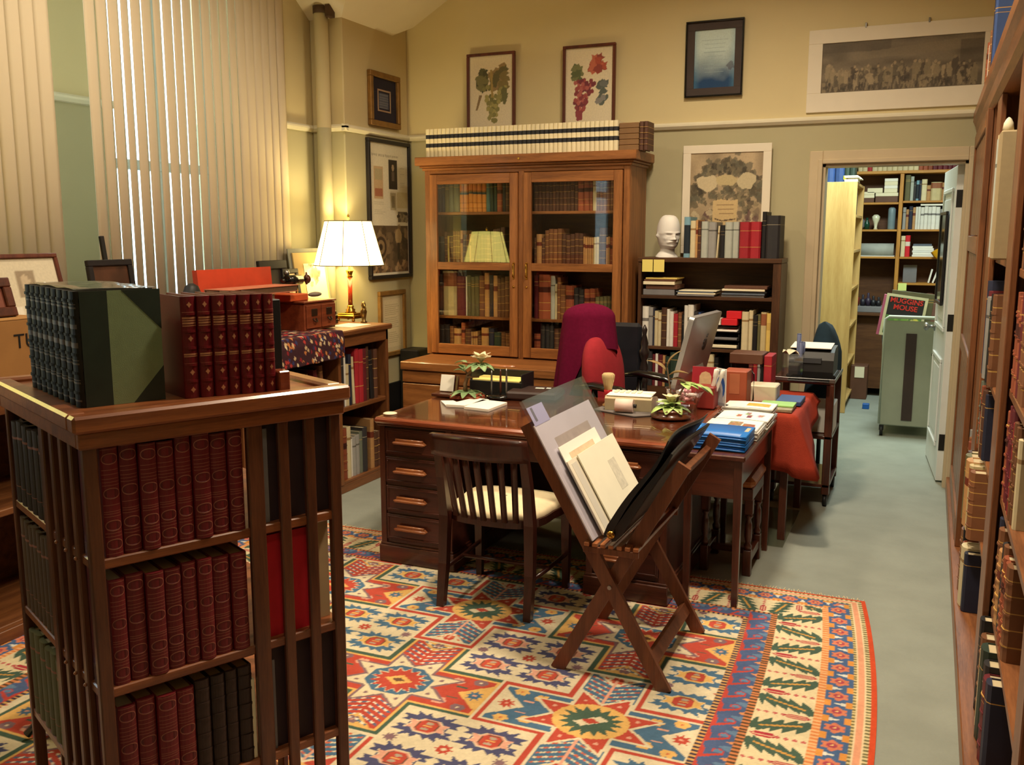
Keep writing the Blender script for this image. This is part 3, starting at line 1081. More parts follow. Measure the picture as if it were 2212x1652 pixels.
# on top of the cabinet: a long run of cream periodicals, three brown volumes side-on, two prints against the wall
per = row('bound_periodical', '', '', [('periodical', .0312, .20)] * 44, 0, (1, 0), (-3.425, 6.2, 2.2005), 0, 'cream banded volumes on the oak bookcase', .15, 'volume', .0021,
          label=lambda i, m: f"cream black-banded volume, {nth(i)} from the window end, on top of oak bookcase", jig=.003)
M['fore_edge'] = banded('brown_paper_cover', (128, 96, 62), [(.16, .2, (96, 66, 42)), (.46, .5, (98, 68, 42)), (.72, .76, (96, 66, 42))], rnd=.05)
for i in range(5):
    x = -1.955
    b = MB().box(-1.958, -1.82, 6.215, 6.40, 2.2005 + i * .0365, 2.2005 + i * .0365 + .036, .004)
    solo('flat_volume', b, M['fore_edge'], f"brown paper-bound volume lying beside the cream run, {nth(i + 1)} from the bottom of its stack", 'volume', 'brown volumes stacked on the oak bookcase')
for i, x in enumerate((-1.815, -1.785)):
    o = bpy.data.objects.new('bound_periodical', book_mesh(.027, .185, .15, 'dark_brown_leather', 4))
    C.objects.link(o)
    o.location = (x, 6.21, 2.2005)
    tag(o, ('inner' if i == 0 else 'outer') + ' dark ribbed volume ending the top row on oak bookcase', 'volume', 'cream banded volumes on the oak bookcase')
# ------------------------------------------------------------------ framed prints
rp = random.Random(11)
M['frame_brown'] = wood('narrow_brown_frame', (72, 32, 22), (104, 52, 34), .4, 'Z')
M['frame_black'] = mat('black_frame', (30, 26, 28), .4, .1)
M['frame_gold'] = mat('worn_gilt_frame', (136, 100, 52), .45, .2, 20, metal=.35)
M['mat_white'] = mat('white_mount_board', (226, 216, 196), .8, .02)

def blob(ink, cx, cy, r, col, n=9, jag=.35, sx=1, sy=1, a=1.0, rr=rp):
    pts = []
    for i in range(n):
        w = 2 * PI * i / n
        q = r * (1 + jag * (rr.random() - .5) * 2)
        pts.append((cx + sx * q * math.cos(w), cy + sy * q * math.sin(w)))
    ink.poly(pts, col, a)

def hung(t, ink, x0, x1, z0, z1, y, m):
    """print in a plane facing -y"""
    return ink_part('print', ink, m, t, lambda X, Y: (X - t.location.x, np.full_like(X, y - t.location.y), Y - t.location.z))

# two grape prints leaning on the wall above the cabinet
def grape_frame(x0, x1, label, kind):
    z0, z1 = 2.205, 2.982
    t = thing('framed_print', label, 'picture', ((x0 + x1) / 2, 6.6, z0), 0, 'grape prints above the oak bookcase')
    part('frame', MB().frame(x0, x1, z0, z1, .02, 6.605, 6.632, .003), M['frame_brown'], t)
    part('backing', MB().box(x0 + .01, x1 - .01, 6.628, 6.64, z0 + .01, z1 - .01), M['mat_white'], t)
    k = Ink(x1 - x0 - .036, z1 - z0 - .036, 90, 170, (228, 214, 184), x0 + .018, z0 + .018)
    cx = (x0 + x1) / 2
    if kind == 'green':
        for i in range(16):
            blob(k, cx - .07 + rp.uniform(-.03, .03), 2.79 + rp.uniform(-.06, .07), .03, rp.choice([(96, 94, 62), (126, 122, 80), (80, 80, 56)]), 11, .5)
        for i in range(22):
            blob(k, cx + .07 + rp.uniform(-.05, .05), 2.79 + rp.uniform(-.09, .08), .035, rp.choice([(132, 118, 74), (104, 98, 64), (154, 130, 90)]), 11, .5)
        for i in range(60):
            q = rp.random()
            k.ell(cx + .02 + rp.uniform(-1, 1) * (.1 - .07 * q), 2.74 - .26 * q, .016, .017, rp.choice([(152, 146, 92), (136, 132, 82), (168, 158, 98), (120, 118, 72)]))
        k.poly([(cx - .1, 2.68), (cx - .13, 2.57), (cx - .115, 2.57), (cx - .075, 2.68)], (142, 118, 84))
        k.poly([(cx - .01, 2.86), (cx + .0, 2.66), (cx + .02, 2.66), (cx + .008, 2.86)], (170, 146, 88))
        for i in range(6):
            blob(k, cx + .11, 2.66 + rp.uniform(-.05, .05), .022, (110, 108, 70), 9, .5)
    else:
        for i in range(14):
            blob(k, cx - .09 + rp.uniform(-.025, .025), 2.80 + rp.uniform(-.05, .05), .026, rp.choice([(122, 124, 84), (96, 104, 70)]), 11, .5)
        for i in range(18):
            blob(k, cx + .07 + rp.uniform(-.05, .04), 2.84 + rp.uniform(-.05, .05), .03, rp.choice([(178, 84, 66), (196, 108, 84), (150, 70, 62)]), 11, .5)
        for i in range(90):
            q = rp.random()
            k.ell(cx - .02 - .06 * q + rp.uniform(-1, 1) * (.09 - .06 * q), 2.74 - .22 * q, .014, .015, rp.choice([(160, 76, 76), (136, 60, 68), (178, 98, 92), (120, 54, 66)]))
        for i in range(12):
            blob(k, cx + .1 + rp.uniform(-.03, .02), 2.66 + rp.uniform(-.08, .07), .028, rp.choice([(112, 114, 112), (92, 98, 92), (136, 132, 130)]), 9, .4)
        for i in range(14):
            k.ell(cx - .085 + rp.uniform(-.03, .03), 2.49 + rp.uniform(-.02, .03), .012, .013, (144, 66, 74))
    hung(t, k, x0, x1, z0, z1, 6.622, M['print_glazed'])
grape_frame(-3.29, -2.893, 'brown framed print of pale green grapes leaning above the bookcase', 'green')
grape_frame(-2.515, -2.118, 'brown framed print of red grapes leaning above the bookcase', 'red')

# black framed blue sheet with faint verses
x0, x1, z0, z1 = -1.622, -1.228, 2.575, 3.075
t = thing('framed_print', 'black framed blue and white sheet with faint lines hung over the rail', 'picture', ((x0 + x1) / 2, YW, z0))
part('frame', MB().frame(x0, x1, z0, z1, .012, YW - .034, YW - .002, .003), M['gloss_black'], t)
part('mount', MB().frame(x0 + .01, x1 - .01, z0 + .01, z1 - .01, .05, YW - .022, YW - .008, .001), mat('dark_brown_mount', (66, 54, 50), .7), t)
k = Ink(x1 - x0 - .1, z1 - z0 - .1, 80, 110, (190, 206, 206), x0 + .05, z0 + .05)
n = k.noise(None, 4, 7)
f = np.clip((k.Y - z0 - .05) / .4, 0, 1)
deep, pale, mid = [np.array(lin(c)[:3]) for c in ((22, 62, 104), (196, 214, 210), (96, 150, 176))]
g = np.clip((f - .16 + (n - .5) * .12) / .5, 0, 1)[..., None]
k.c = deep * (1 - g) + pale * g
edge = np.clip(1 - np.minimum(k.X - x0 - .05, x1 - .05 - k.X) / .05, 0, 1)[..., None] * .45
k.c = k.c * (1 - edge) + mid * edge
for i in range(9):
    zz = z1 - .13 - i * .026
    w_ = .10 + .09 * rp.random()
    k.rect((x0 + x1) / 2 - w_ / 2, (x0 + x1) / 2 + w_ / 2, zz, zz + .004, (150, 172, 176), .6)
blob(k, x1 - .085, z0 + .2, .03, (74, 66, 82), 12, .4, a=.6)
hung(t, k, x0, x1, z0, z1, YW - .012, M['print_glazed'])

# long engraving of a procession in an unframed white mount
x0, x1, z0, z1 = -.81, .31, 2.437, 2.955
t = thing('mounted_print', 'long brown engraving of a crowd in a wide white mount above the doorway', 'picture', ((x0 + x1) / 2, YW, z0))
part('mount', MB().frame(x0, x1, z0, z1, .088, YW - .016, YW - .002, .002, wb=.12), M['mat_white'], t)
part('clip', MB().box(-.47, -.46, YW - .02, YW, z1 - .008, z1 + .022, .002).box(-.10, -.09, YW - .02, YW, z1 - .008, z1 + .022, .002), M['steel'], t)
k = Ink(x1 - x0 - .17, z1 - z0 - .2, 210, 76, (112, 100, 82), x0 + .085, z0 + .115)
k.noise(.35, 3, 9)
k.rect(x0 + .085, x0 + .5, z1 - .15, z1 - .085, (86, 76, 62), .6)
k.poly([(x0 + .3, z1 - .16), (x1 - .085, z1 - .10), (x1 - .085, z1 - .17), (x0 + .35, z1 - .2)], (128, 114, 92), .6)
k.rect(x1 - .22, x1 - .085, z1 - .26, z1 - .12, (70, 62, 52), .5)
for i in range(46):
    px = x0 + .12 + (x1 - x0 - .24) * (i + rp.random()) / 46
    hz = z0 + .25 + rp.uniform(-.03, .05)
    col = rp.choice([(150, 134, 106), (74, 64, 52), (132, 118, 92), (92, 82, 66), (160, 142, 112)])
    blob(k, px, hz - .05, .022, col, 8, .4, 1, 2.4, .8)
    k.ell(px + rp.uniform(-.004, .004), hz, .008, .010, rp.choice([(160, 140, 110), (130, 114, 90)]), .85)
    k.poly([(px - .012, hz - .08), (px - .02, z0 + .125), (px - .012, z0 + .125), (px, hz - .09), (px + .014, z0 + .125), (px + .022, z0 + .125), (px + .012, hz - .08)], rp.choice([(66, 58, 48), (140, 124, 98), (84, 74, 60)]), .7)
for i in range(60):
    k.rect(0, 0, 0, 0, (0, 0, 0))
    px = rp.uniform(x0 + .09, x1 - .1)
    blob(k, px, z0 + .13 + rp.random() * .12, .012, rp.choice([(58, 50, 44), (146, 130, 102)]), 7, .6, 1, 1.5, .6)
hung(t, k, x0, x1, z0, z1, YW - .008, M['print'])

# allegorical engraving with a hanging scroll, in a white mount behind the books
x0, x1, z0, z1 = -1.612, -1.012, 1.515, 2.252
t = thing('mounted_print', 'white mounted engraving with a parchment scroll standing behind books on the dark shelf', 'picture', ((x0 + x1) / 2, YW - .1, z0))
part('mount', MB().frame(x0, x1, z0, z1, .055, YW - .05, YW - .038, .002), M['mat_white'], t)
k = Ink(x1 - x0 - .11, z1 - z0 - .11, 110, 130, (168, 148, 118), x0 + .055, z0 + .055)
k.noise(.3, 6, 6)
cx = (x0 + x1) / 2
cols = [(84, 76, 60), (110, 100, 80), (62, 56, 48), (130, 118, 92), (96, 92, 76)]
for i in range(170):
    w = rp.random() * PI
    q = .22 + rp.uniform(-.05, .04)
    blob(k, cx + q * math.cos(w) * 1.02, z0 + .36 + .24 * math.sin(w) + rp.uniform(-.04, .04), .022, rp.choice(cols), 9, .5, a=.75)
for i in range(190):
    blob(k, cx + rp.gauss(0, .1), z0 + .40 + rp.gauss(0, .11), .018, rp.choice(cols), 8, .6, a=.75)
blob(k, cx - .13, z0 + .48, .06, (196, 180, 146), 12, .2, 1.2, .9)
blob(k, cx + .14, z0 + .49, .06, (190, 176, 142), 12, .2, 1, 1)
blob(k, cx, z0 + .5, .05, (186, 168, 126), 12, .2, 1.6, .8)
for i in range(26):
    blob(k, cx + rp.choice([-1, 1]) * rp.uniform(.09, .22), z0 + .13 + rp.random() * .16, .02, rp.choice([(84, 74, 64), (190, 174, 142), (118, 102, 84), (92, 62, 66)]), 8, .6, 1, 1.5, .7)
k.poly([(cx - .085, z0 + .36), (cx - .03, z0 + .372), (cx + .04, z0 + .36), (cx + .085, z0 + .37), (cx + .08, z0 + .17), (cx + .02, z0 + .145), (cx - .085, z0 + .15)], (196, 170, 124))
for i in range(4):
    k.rect(cx - .06 + .01 * i, cx + .06, z0 + .33 - i * .03, z0 + .334 - i * .03, (132, 104, 74))
k.poly([(cx - .07, z0 + .235), (cx - .02, z0 + .22), (cx + .07, z0 + .232), (cx + .07, z0 + .24), (cx - .02, z0 + .228), (cx - .07, z0 + .243)], (84, 62, 48))
k.ell(cx - .045, z0 + .185, .018, .018, (140, 112, 80))
hung(t, k, x0, x1, z0, z1, YW - .042, M['print'])

# ------------------------------------------------------------------ pictures on the pillar (facing +x)
XP = -3.83
def hung_x(t, ink, x, m, name='print'):
    return ink_part(name, ink, m, t, lambda X, Y: (np.full_like(X, x - t.location.x), X - t.location.y, Y - t.location.z))
RX = Matrix.Rotation(R(90), 4, 'Z')     # local x -> +y, local -y -> +x
def pill(y0, y1, z0, z1, w, m, label, depth=.03, fname='frame'):
    t = thing('framed_print', label, 'picture', (XP, (y0 + y1) / 2, z0))
    b = MB().frame(y0, y1, z0, z1, w, -(XP + depth), -(XP + .001), .004, T=RX)
    part('frame', b, m, t)
    return t
# small gilt frame standing on the rail
y0, y1, z0, z1 = 6.065, 6.49, 2.44, 2.83
t = pill(y0, y1, z0, z1, .04, M['frame_gold'], 'small gilt frame with navy mount standing on the pillar rail', .035)
part('mount', MB().frame(y0 + .035, y1 - .035, z0 + .035, z1 - .035, .11, -(XP + .014), -(XP + .008), .001, T=RX, wb=.1), mat('navy_mount', (38, 34, 52), .8), t)
part('slip', MB().frame(y0 + .12, y1 - .12, z0 + .11, z1 - .12, .012, -(XP + .018), -(XP + .01), .001, T=RX), mat('pink_slip', (168, 140, 118), .7), t)
k = Ink(.2, .2, 40, 40, (78, 84, 110), y0 + .115, z0 + .105)
k.noise(.2, 2, 6)
for i in range(7):
    k.rect(y0 + .14, y0 + .14 + rp.uniform(.1, .15), z0 + .14 + i * .018, z0 + .144 + i * .018, (126, 132, 150), .7)
hung_x(t, k, XP + .012, M['print_glazed'])
# tall museum poster
y0, y1, z0, z1 = 6.02, 6.632, 1.31, 2.348
t = pill(y0, y1, z0, z1, .028, M['frame_black'], 'tall black framed exhibition poster with a machinery photograph on the pillar', .032)
k = Ink(y1 - y0 - .05, z1 - z0 - .05, 130, 220, (222, 214, 190), y0 + .025, z0 + .025)
k.rect(y0 + .06, y0 + .36, z1 - .125, z1 - .105, (140, 130, 110), .0)
for i in range(34):                       # heading: a line of small indistinct letters
    if i not in (7, 13, 16):
        xx = y0 + .06 + i * .0115
        k.rect(xx, xx + .007, z1 - .125 + rp.uniform(0, .004), z1 - .105 - rp.uniform(0, .006), (150, 138, 116), .8)
k.rect(y0 + .3, y0 + .43, z1 - .36, z1 - .14, (44, 36, 32))
k.ell(y0 + .365, z1 - .2, .018, .026, (170, 146, 116)); k.rect(y0 + .345, y0 + .385, z1 - .3, z1 - .23, (96, 82, 70))
k.rect(y0 + .09, y0 + .22, z1 - .44, z1 - .2, (196, 168, 132)); k.rect(y0 + .1, y0 + .21, z1 - .42, z1 - .36, (170, 110, 84)); k.rect(y0 + .1, y0 + .21, z1 - .3, z1 - .215, (176, 164, 132))
k.rect(y0 + .32, y0 + .40, z1 - .52, z1 - .39, (184, 172, 140)); k.rect(y0 + .335, y0 + .385, z1 - .5, z1 - .41, (140, 130, 104))
k.rect(y0 + .42, y0 + .58, z1 - .5, z1 - .38, (204, 192, 152)); k.rect(y0 + .43, y0 + .57, z1 - .61, z1 - .53, (110, 98, 80))
for i in range(9):
    blob(k, y0 + .43 + .14 * rp.random(), z1 - .57 + rp.uniform(-.025, .025), .02, rp.choice([(70, 62, 52), (150, 136, 110)]), 8, .5)
for i in range(26):
    zz = z1 - .2 - i * .014
    for a, c in ((.47, .57), (.09, .25)):
        if rp.random() < .6 and (a > .4 and zz > z1 - .37 or a < .4 and zz < z1 - .46):
            k.rect(y0 + a, y0 + a + (c - a) * rp.uniform(.6, 1), zz, zz + .004, (170, 162, 140), .6)
zb = z0 + .40
k.rect(y0 + .03, y1 - .03, z0 + .045, zb, (96, 78, 58))
for i in range(60):
    blob(k, y0 + .05 + .52 * rp.random(), z0 + .06 + .32 * rp.random(), .035, rp.choice([(66, 52, 40), (120, 98, 72), (84, 68, 50), (146, 122, 90)]), 9, .5, a=.7)
for r_, c in ((.10, (128, 104, 76)), (.08, (70, 54, 42)), (.055, (140, 116, 84)), (.025, (60, 46, 36))):
    k.ell(y0 + .17, z0 + .24, r_, r_, c)
k.ell(y0 + .43, z0 + .32, .05, .06, (176, 150, 108)); k.rect(y0 + .41, y0 + .45, z0 + .14, z0 + .27, (64, 52, 42))
for i in range(30):
    blob(k, y0 + .05 + .52 * rp.random(), z0 + .05 + .08 * rp.random(), .022, rp.choice([(170, 140, 104), (130, 100, 74), (92, 66, 50)]), 8, .6)
k.rect(y0 + .025, y1 - .025, z0 + .025, z0 + .046, (226, 218, 196)); k.rect(y0 + .025, y0 + .032, z0, zb, (226, 218, 196)); k.rect(y1 - .035, y1 - .025, z0, zb, (226, 218, 196))
hung_x(t, k, XP + .014, M['print_glazed'])
# small certificate low on the pillar
y0, y1, z0, z1 = 6.14, 6.53, .705, 1.215
t = pill(y0, y1, z0, z1, .035, M['frame_gold'], 'small gilt framed page of writing low on the pillar behind the low bookcase', .028)
k = Ink(y1 - y0 - .06, z1 - z0 - .06, 70, 90, (196, 184, 152), y0 + .03, z0 + .03)
k.rect(y0 + .07, y1 - .07, z0 + .07, z1 - .07, (208, 196, 164))
for i in range(24):
    zz = z1 - .1 - i * .0145
    k.rect(y0 + .09, y0 + .09 + rp.uniform(.15, .21), zz, zz + .004, (150, 136, 108), .7)
hung_x(t, k, XP + .012, M['print_glazed'])
# ------------------------------------------------------------------ low bookcase under the window
LX0, LX1, LY0, LY1, LZ = -3.86, -3.35, 1.5, 5.50, 1.048
lc = thing('low_bookcase', 'long low oak bookcase under the blinds carrying lamp, boxes and pictures', 'bookcase', ((LX0 + LX1) / 2, 3.9, 0))
part('top', MB().box(LX0, LX1 + .02, LY0, LY1 + .03, 1.012, LZ, .008), M['lowcase'], lc)
part('apron', MB().box(LX1 - .02, LX1, LY0, LY1, .94, 1.012, .003), M['lowcase'], lc)
part('back', MB().box(LX0, LX0 + .015, LY0, LY1, .03, 1.012), M['oakdk'], lc)
part('plinth', MB().box(LX0 + .02, LX1 - .004, LY0, LY1, 0, .055, .003), M['lowcase'], lc)
YD = [1.5, 2.3, 3.08, 3.98, 4.90, 5.47]
for y in YD:
    part('upright', MB().box(LX0 + .015, LX1, y, y + .03, .055, 1.012, .003), M['lowcase_v'], lc)
for a, c in zip(YD[:-1], YD[1:]):
    part('shelf', MB().box(LX0 + .015, LX1 - .01, a + .03, c, .525, .553, .003), M['lowcase'], lc)
    part('bottom_board', MB().box(LX0 + .015, LX1 - .006, a + .03, c, .055, .075, .002), M['lowcase'], lc)
def lrow(specs, y, z, where, depth=.24):
    row('book', where, 'near', many(specs), y, (0, 1), (LX1 - .03, y, z), R(90), 'books in the low window bookcase', depth)
lrow([('cream_cloth', .042, .355), ('charcoal_cloth', .03, .34), ('white_plain', .018, .34), ('cream_cloth', .034, .27), ('navy_cloth', .03, .33), ('cream_cloth', .026, .31, 3), (2, 'red_cloth', .045, .36), ('maroon_cloth', .04, .35), ('dark_brown_leather', .03, .36), ('black_cloth', .04, .33, 4), ('dark_brown_leather', .04, .33)], 4.935, .553, "lamp-end bay's upper shelf")
lrow([(2, 'redbrown_leather', .04, .33, 0, 5), ('cream_cloth', .042, .34), ('white_plain', .02, .25), (2, 'grey_cloth', .042, .26), ('greygreen_cloth', .035, .28), ('charcoal_cloth', .05, .3), (None, .05, 0), ('tan_leather', .04, .34), ('dark_brown_leather', .045, .24, 0, 4), ('dark_brown_leather', .045, .24, 0, 4)], 4.935, .075, "lamp-end bay's lower shelf")
lrow([(5, 'dark_brown_leather', .04, .3), ('tan_leather', .04, .24), ('white_cloth', .035, .31), ('palegrey_cloth', .03, .3), ('palegrey_cloth', .034, .29), ('red_cloth', .06, .30), (None, .08, 0), ('charcoal_cloth', .03, .24, -9), ('tan_leather', .025, .27, 12), ('maroon_cloth', .035, .28, 6), ('brown_leather', .03, .3, 4)], 4.03, .553, "second bay's upper shelf")
lrow([(6, 'brown_leather', .045, .3, 0, 4), (4, 'olive_cloth', .04, .28)], 4.03, .075, "second bay's lower shelf")

# fringed runner laid over the front of the bookcase top
k = Ink(1.98, .62, 330, 100, (64, 40, 46))
rr = random.Random(3)
for i in range(1500):
    x, y = rr.uniform(0, 1.98), rr.uniform(0, .62)
    col = rr.choice([(172, 60, 56), (196, 168, 130), (56, 58, 96), (70, 44, 48), (190, 120, 70), (216, 196, 160), (140, 44, 50)])
    k.poly([(x, y), (x + .018, y + .012), (x + .012, y + .03), (x - .006, y + .018)], col)
def runner(X, Y):
    s = Y                                     # distance from the back edge towards the front
    flat = LX1 + .026 - (-3.78)
    over = np.clip(s - flat, 0, None)
    x = np.where(s < flat, -3.78 + s, LX1 + .026 + .012 * np.minimum(over * 20, 1))
    z = np.where(s < flat, LZ + .006, LZ + .006 - over) + .002 * np.sin(X * 40)
    return x, 2.93 + X, z
me = k.mesh('table_runner', M['wool'], runner)
o = bpy.data.objects.new('table_runner', me)
C.objects.link(o)
tag(o, 'patterned red and navy woven runner hanging over the low bookcase edge', 'runner')
md = o.modifiers.new('thick', 'SOLIDIFY')
md.thickness = .006

# ------------------------------------------------------------------ table lamps
M['shade'] = mat('lit_lamp_shade', (250, 240, 205), .8, .02, emit=(255, 226, 150), estr=5.5)
M['shade2'] = mat('dim_lamp_shade', (240, 230, 180), .8, .02, emit=(250, 232, 120), estr=4.5)
M['red_stone'] = mat('red_marble', (168, 58, 30), .25, .25, 30, coat=.5)
def table_lamp(loc, label, shade, bulb, size=1.0):
    x, y, z = loc
    t = thing('table_lamp', label, 'lamp', loc)
    t.scale = (size,) * 3
    b = MB().box(-.075, .075, -.075, .075, .018, .045, .006).box(-.066, .066, -.066, .066, .045, .056, .004)
    for sx in (-1, 1):
        for sy in (-1, 1):
            b.lathe([(.008, 0), (.012, .008), (.008, .019)], 8, (sx * .062, sy * .062, 0))
    part('base', b, M['brass'], t, False)
    part('foot_turning', MB().lathe([(.042, .056), (.03, .066), (.034, .078), (.02, .088), (.024, .1), (.016, .11)], 18), M['brass'], t, False)
    part('column', MB().lathe([(.016, .11), (.0155, .3)], 18), M['red_stone'], t, False, label='red stone column')
    part('capital', MB().lathe([(.016, .3), (.022, .306), (.015, .316), (.024, .342), (.028, .35), (.012, .358), (.01, .39)], 18), M['brass'], t, False)
    n = 40
    prof = [(.242, .388), (.16, .69)]
    P = [[((prof[0][0] + (prof[1][0] - prof[0][0]) * q) * math.cos(2 * PI * i / n) * (1 + .012 * math.cos(8 * 2 * PI * i / n)), (prof[0][0] + (prof[1][0] - prof[0][0]) * q) * math.sin(2 * PI * i / n) * (1 + .012 * math.cos(8 * 2 * PI * i / n)), prof[0][1] + .302 * q) for q in (0, .25, .5, .75, 1)] for i in range(n)]
    sh = part('shade', MB().surf(P, closed_u=True), shade, t, False)
    b = MB()
    for r_, zz in ((.244, .388), (.162, .69)):
        b.tube([(r_ * math.cos(2 * PI * i / 32), r_ * math.sin(2 * PI * i / 32), zz) for i in range(33)], .0035, 6)
    for i in range(8):
        a = 2 * PI * (i + .5) / 8
        b.tube([(.243 * math.cos(a), .243 * math.sin(a), .39), (.161 * math.cos(a), .161 * math.sin(a), .69)], .0024, 5)
    part('shade_ribs', b, mat('shade_trim', (96, 80, 44), .7), t, False)
    b = MB()
    for i in range(3):
        a = 2 * PI * i / 3
        b.tube([(0, 0, .675), (.158 * math.cos(a), .158 * math.sin(a), .69)], .002, 5)
    b.lathe([(.003, .39), (.003, .7), (.009, .705), (.006, .72), (.008, .728), (.002, .738)], 10)
    part('finial', b, M['brass'], t, False)
    part('bulb', MB().lathe([(.012, .42), (.028, .47), (.03, .5), (.018, .53), (.004, .54)], 12), mat('glass_bulb', (255, 240, 210), .3, emit=(255, 220, 150), estr=6), t, False)
    if bulb:
        l = lamp('lamp_bulb', 'POINT', (x, y, z + .56), bulb, (1.0, .83, .44), .05)
        l.parent = t
        l.location = (0, 0, .56)
    return t
table_lamp((-3.70, 5.58, LZ), 'lit brass and red stone table lamp with white shade beside the pillar', M['shade'], 20)
table_lamp((-3.62, 1.85, LZ), 'second brass table lamp, dim, at the camera end of the low bookcase', M['shade2'], 0, 1.2)

# ------------------------------------------------------------------ things standing on the low bookcase
M['card_wood'] = wood('card_drawer_wood', (96, 42, 24), (134, 66, 38), .38, 'Y', coat=.3)
t = thing('card_file_box', 'two-drawer wooden card file box with dark metal pulls on the runner', 'box', (-3.55, 4.93, LZ + .008))
y0, y1, z0, z1, x0, x1 = 4.77, 5.10, LZ + .008, LZ + .178, -3.80, -3.50
part('case', MB().box(x0, x1, y0, y1, z0, z1, .004), M['card_wood'], t)
part('lid', MB().box(x0 - .006, x1 + .008, y0 - .008, y1 + .008, z1, z1 + .014, .004), M['card_wood'], t)
for a, c in ((y0 + .012, (y0 + y1) / 2 - .004), ((y0 + y1) / 2 + .004, y1 - .012)):
    dd = part('drawer', MB().box(x1, x1 + .012, a, c, z0 + .014, z1 - .012, .003), M['card_wood'], t)
    m_ = (a + c) / 2
    b = MB().box(x1 + .011, x1 + .016, m_ - .03, m_ + .03, z0 + .09, z0 + .135, .002).tube([(x1 + .014, m_ - .016, z0 + .075), (x1 + .028, m_ - .012, z0 + .055), (x1 + .028, m_ + .012, z0 + .055), (x1 + .014, m_ + .016, z0 + .075)], .005, 6)
    o = part('pull', b, mat('dark_pull', (52, 34, 24), .4, metal=.4), t, label='dark metal label pull')
    o.parent = dd
b = MB().box(-3.75, -3.56, 4.72, 4.90, LZ + .192, LZ + .235, .004)
solo('box', b, mat('orange_box', (196, 84, 40), .6), 'flat orange box on the wooden card file', 'box')
b = MB()
n = 10
P = [[(-3.56 + .03 * math.sin(PI * j / 6) * math.cos(2 * PI * i / n) * (1 + .2 * math.sin(3 * i)), 4.97 + .065 * math.sin(PI * j / 6) * math.sin(2 * PI * i / n), LZ + .2085 + .016 * (1 - math.cos(PI * j / 6)) ) for j in range(7)] for i in range(n)]
b.surf(P, closed_u=True)
solo('stone', b, mat('grey_stone', (120, 108, 96), .8, .25, 30), 'grey speckled stone on the wooden card file', 'stone')
# dark flat cases beside the lamp
for i, (w, h, lab) in enumerate(((.17, .03, 'lowest flat black case beside the lamp base'), (.165, .028, 'middle flat black case beside the lamp base'), (.15, .026, 'top flat black case beside the lamp base'))):
    z = LZ + .001 + i * .031
    b = MB().box(-3.84, -3.66, 5.20 + .01 * i, 5.20 + w, z, z + h, .004, 0).box(-3.664, -3.655, 5.23, 5.33, z + .006, z + h - .006, .001, 1)
    solo('case', b, [M['gloss_black'], M['steel']], lab, 'case', 'black cases beside the lamp')
b = MB().lathe([(.022, 0), (.024, .006), (.012, .014), (.018, .05), (.024, .075), (.016, .095), (.011, .105), (.017, .118), (.014, .135), (.003, .146)], 12, (-3.525, 5.73, 0))
b.tube([(-3.505, 5.72, .07), (-3.495, 5.71, .1), (-3.508, 5.715, .125)], .005, 6)
for i in range(len(b.v)):
    b.v[i] = (b.v[i][0] - .01, b.v[i][1] - .24, b.v[i][2] + LZ)
solo('figurine', b, mat('bronze', (120, 96, 52), .3, .2, 20, metal=.8), 'small bronze standing figure beside the lamp base', 'figurine')
solo('note_slip', MB().box(-3.60, -3.42, 5.16, 5.40, LZ + .0005, LZ + .002), M['cream_paper'], 'cream paper lying in front of the lamp', 'paper')

def leaner(name, label, cat, xb, y0, y1, z0, h, lean, build, group=None, rz=0):
    """upright sheet facing +x leaning back by an angle: local x along +y, local -y towards +x"""
    t = thing(name, label, cat, (xb, (y0 + y1) / 2, z0), 0, group)
    T = Matrix.Rotation(R(rz), 4, 'Z') @ Matrix.Rotation(R(90), 4, 'Z') @ Matrix.Rotation(R(-lean), 4, 'X')
    build(t, T, y1 - y0, h)
    return t
def ink_T(t, ink, m, T, y=-.0):
    A = np.array(T)
    def P(X, Y):
        return tuple(A[i, 0] * X + A[i, 1] * y + A[i, 2] * Y + A[i, 3] for i in range(3))
    return ink_part('print', ink, m, t, P)
# tan mounted photograph leaning behind the lamp
def f1(t, T, w, h):
    part('mount', MB().box(-w / 2, w / 2, 0, .012, 0, h, .002, T=T), mat('tan_mount', (176, 150, 96), .8, .04), t, False)
    part('backboard', MB().box(-w / 2 - .03, w / 2 + .03, .013, .022, -.0, h + .03, .002, T=T), mat('grey_backboard', (120, 120, 108), .8), t, False)
    k = Ink(.24, .25, 60, 60, (240, 226, 176), -.08, h * .32)
    for i in range(26):
        blob(k, -.08 + .12 + rp.gauss(0, .03), h * .32 + .17 + rp.gauss(0, .03), .022, rp.choice([(120, 104, 78), (90, 78, 60), (150, 132, 98)]), 9, .5, a=.7)
    ink_T(t, k, M['print_glazed'], T, -.003)
leaner('framed_photograph', 'tan mounted photograph leaning on the blinds behind the lamp', 'picture', -3.86, 5.24, 5.60, LZ + .001, .48, 8, f1)
def f2(t, T, w, h):
    part('frame', MB().frame(-w / 2, w / 2, 0, h, .03, -.01, .012, .003, T=T), M['frame_black'], t, False)
    k = Ink(w - .05, h - .05, 30, 40, (226, 206, 150), -w / 2 + .025, .025)
    k.rect(-.05, .05, .03, .1, (150, 130, 96))
    ink_T(t, k, M['print_glazed'], T, 0)
leaner('framed_photograph', 'small black framed portrait behind the card file', 'picture', -3.82, 5.045, 5.21, LZ + .008, .37, 8, f2)
def f3(t, T, w, h):
    part('frame', MB().frame(-w / 2, w / 2, 0, h, .055, -.014, .012, .004, T=T), M['frame_black'], t, False)
    k = Ink(w - .1, h - .1, 30, 40, (44, 38, 34), -w / 2 + .05, .05)
    k.noise(.4, 4, 6)
    ink_T(t, k, M['print_glazed'], T, 0)
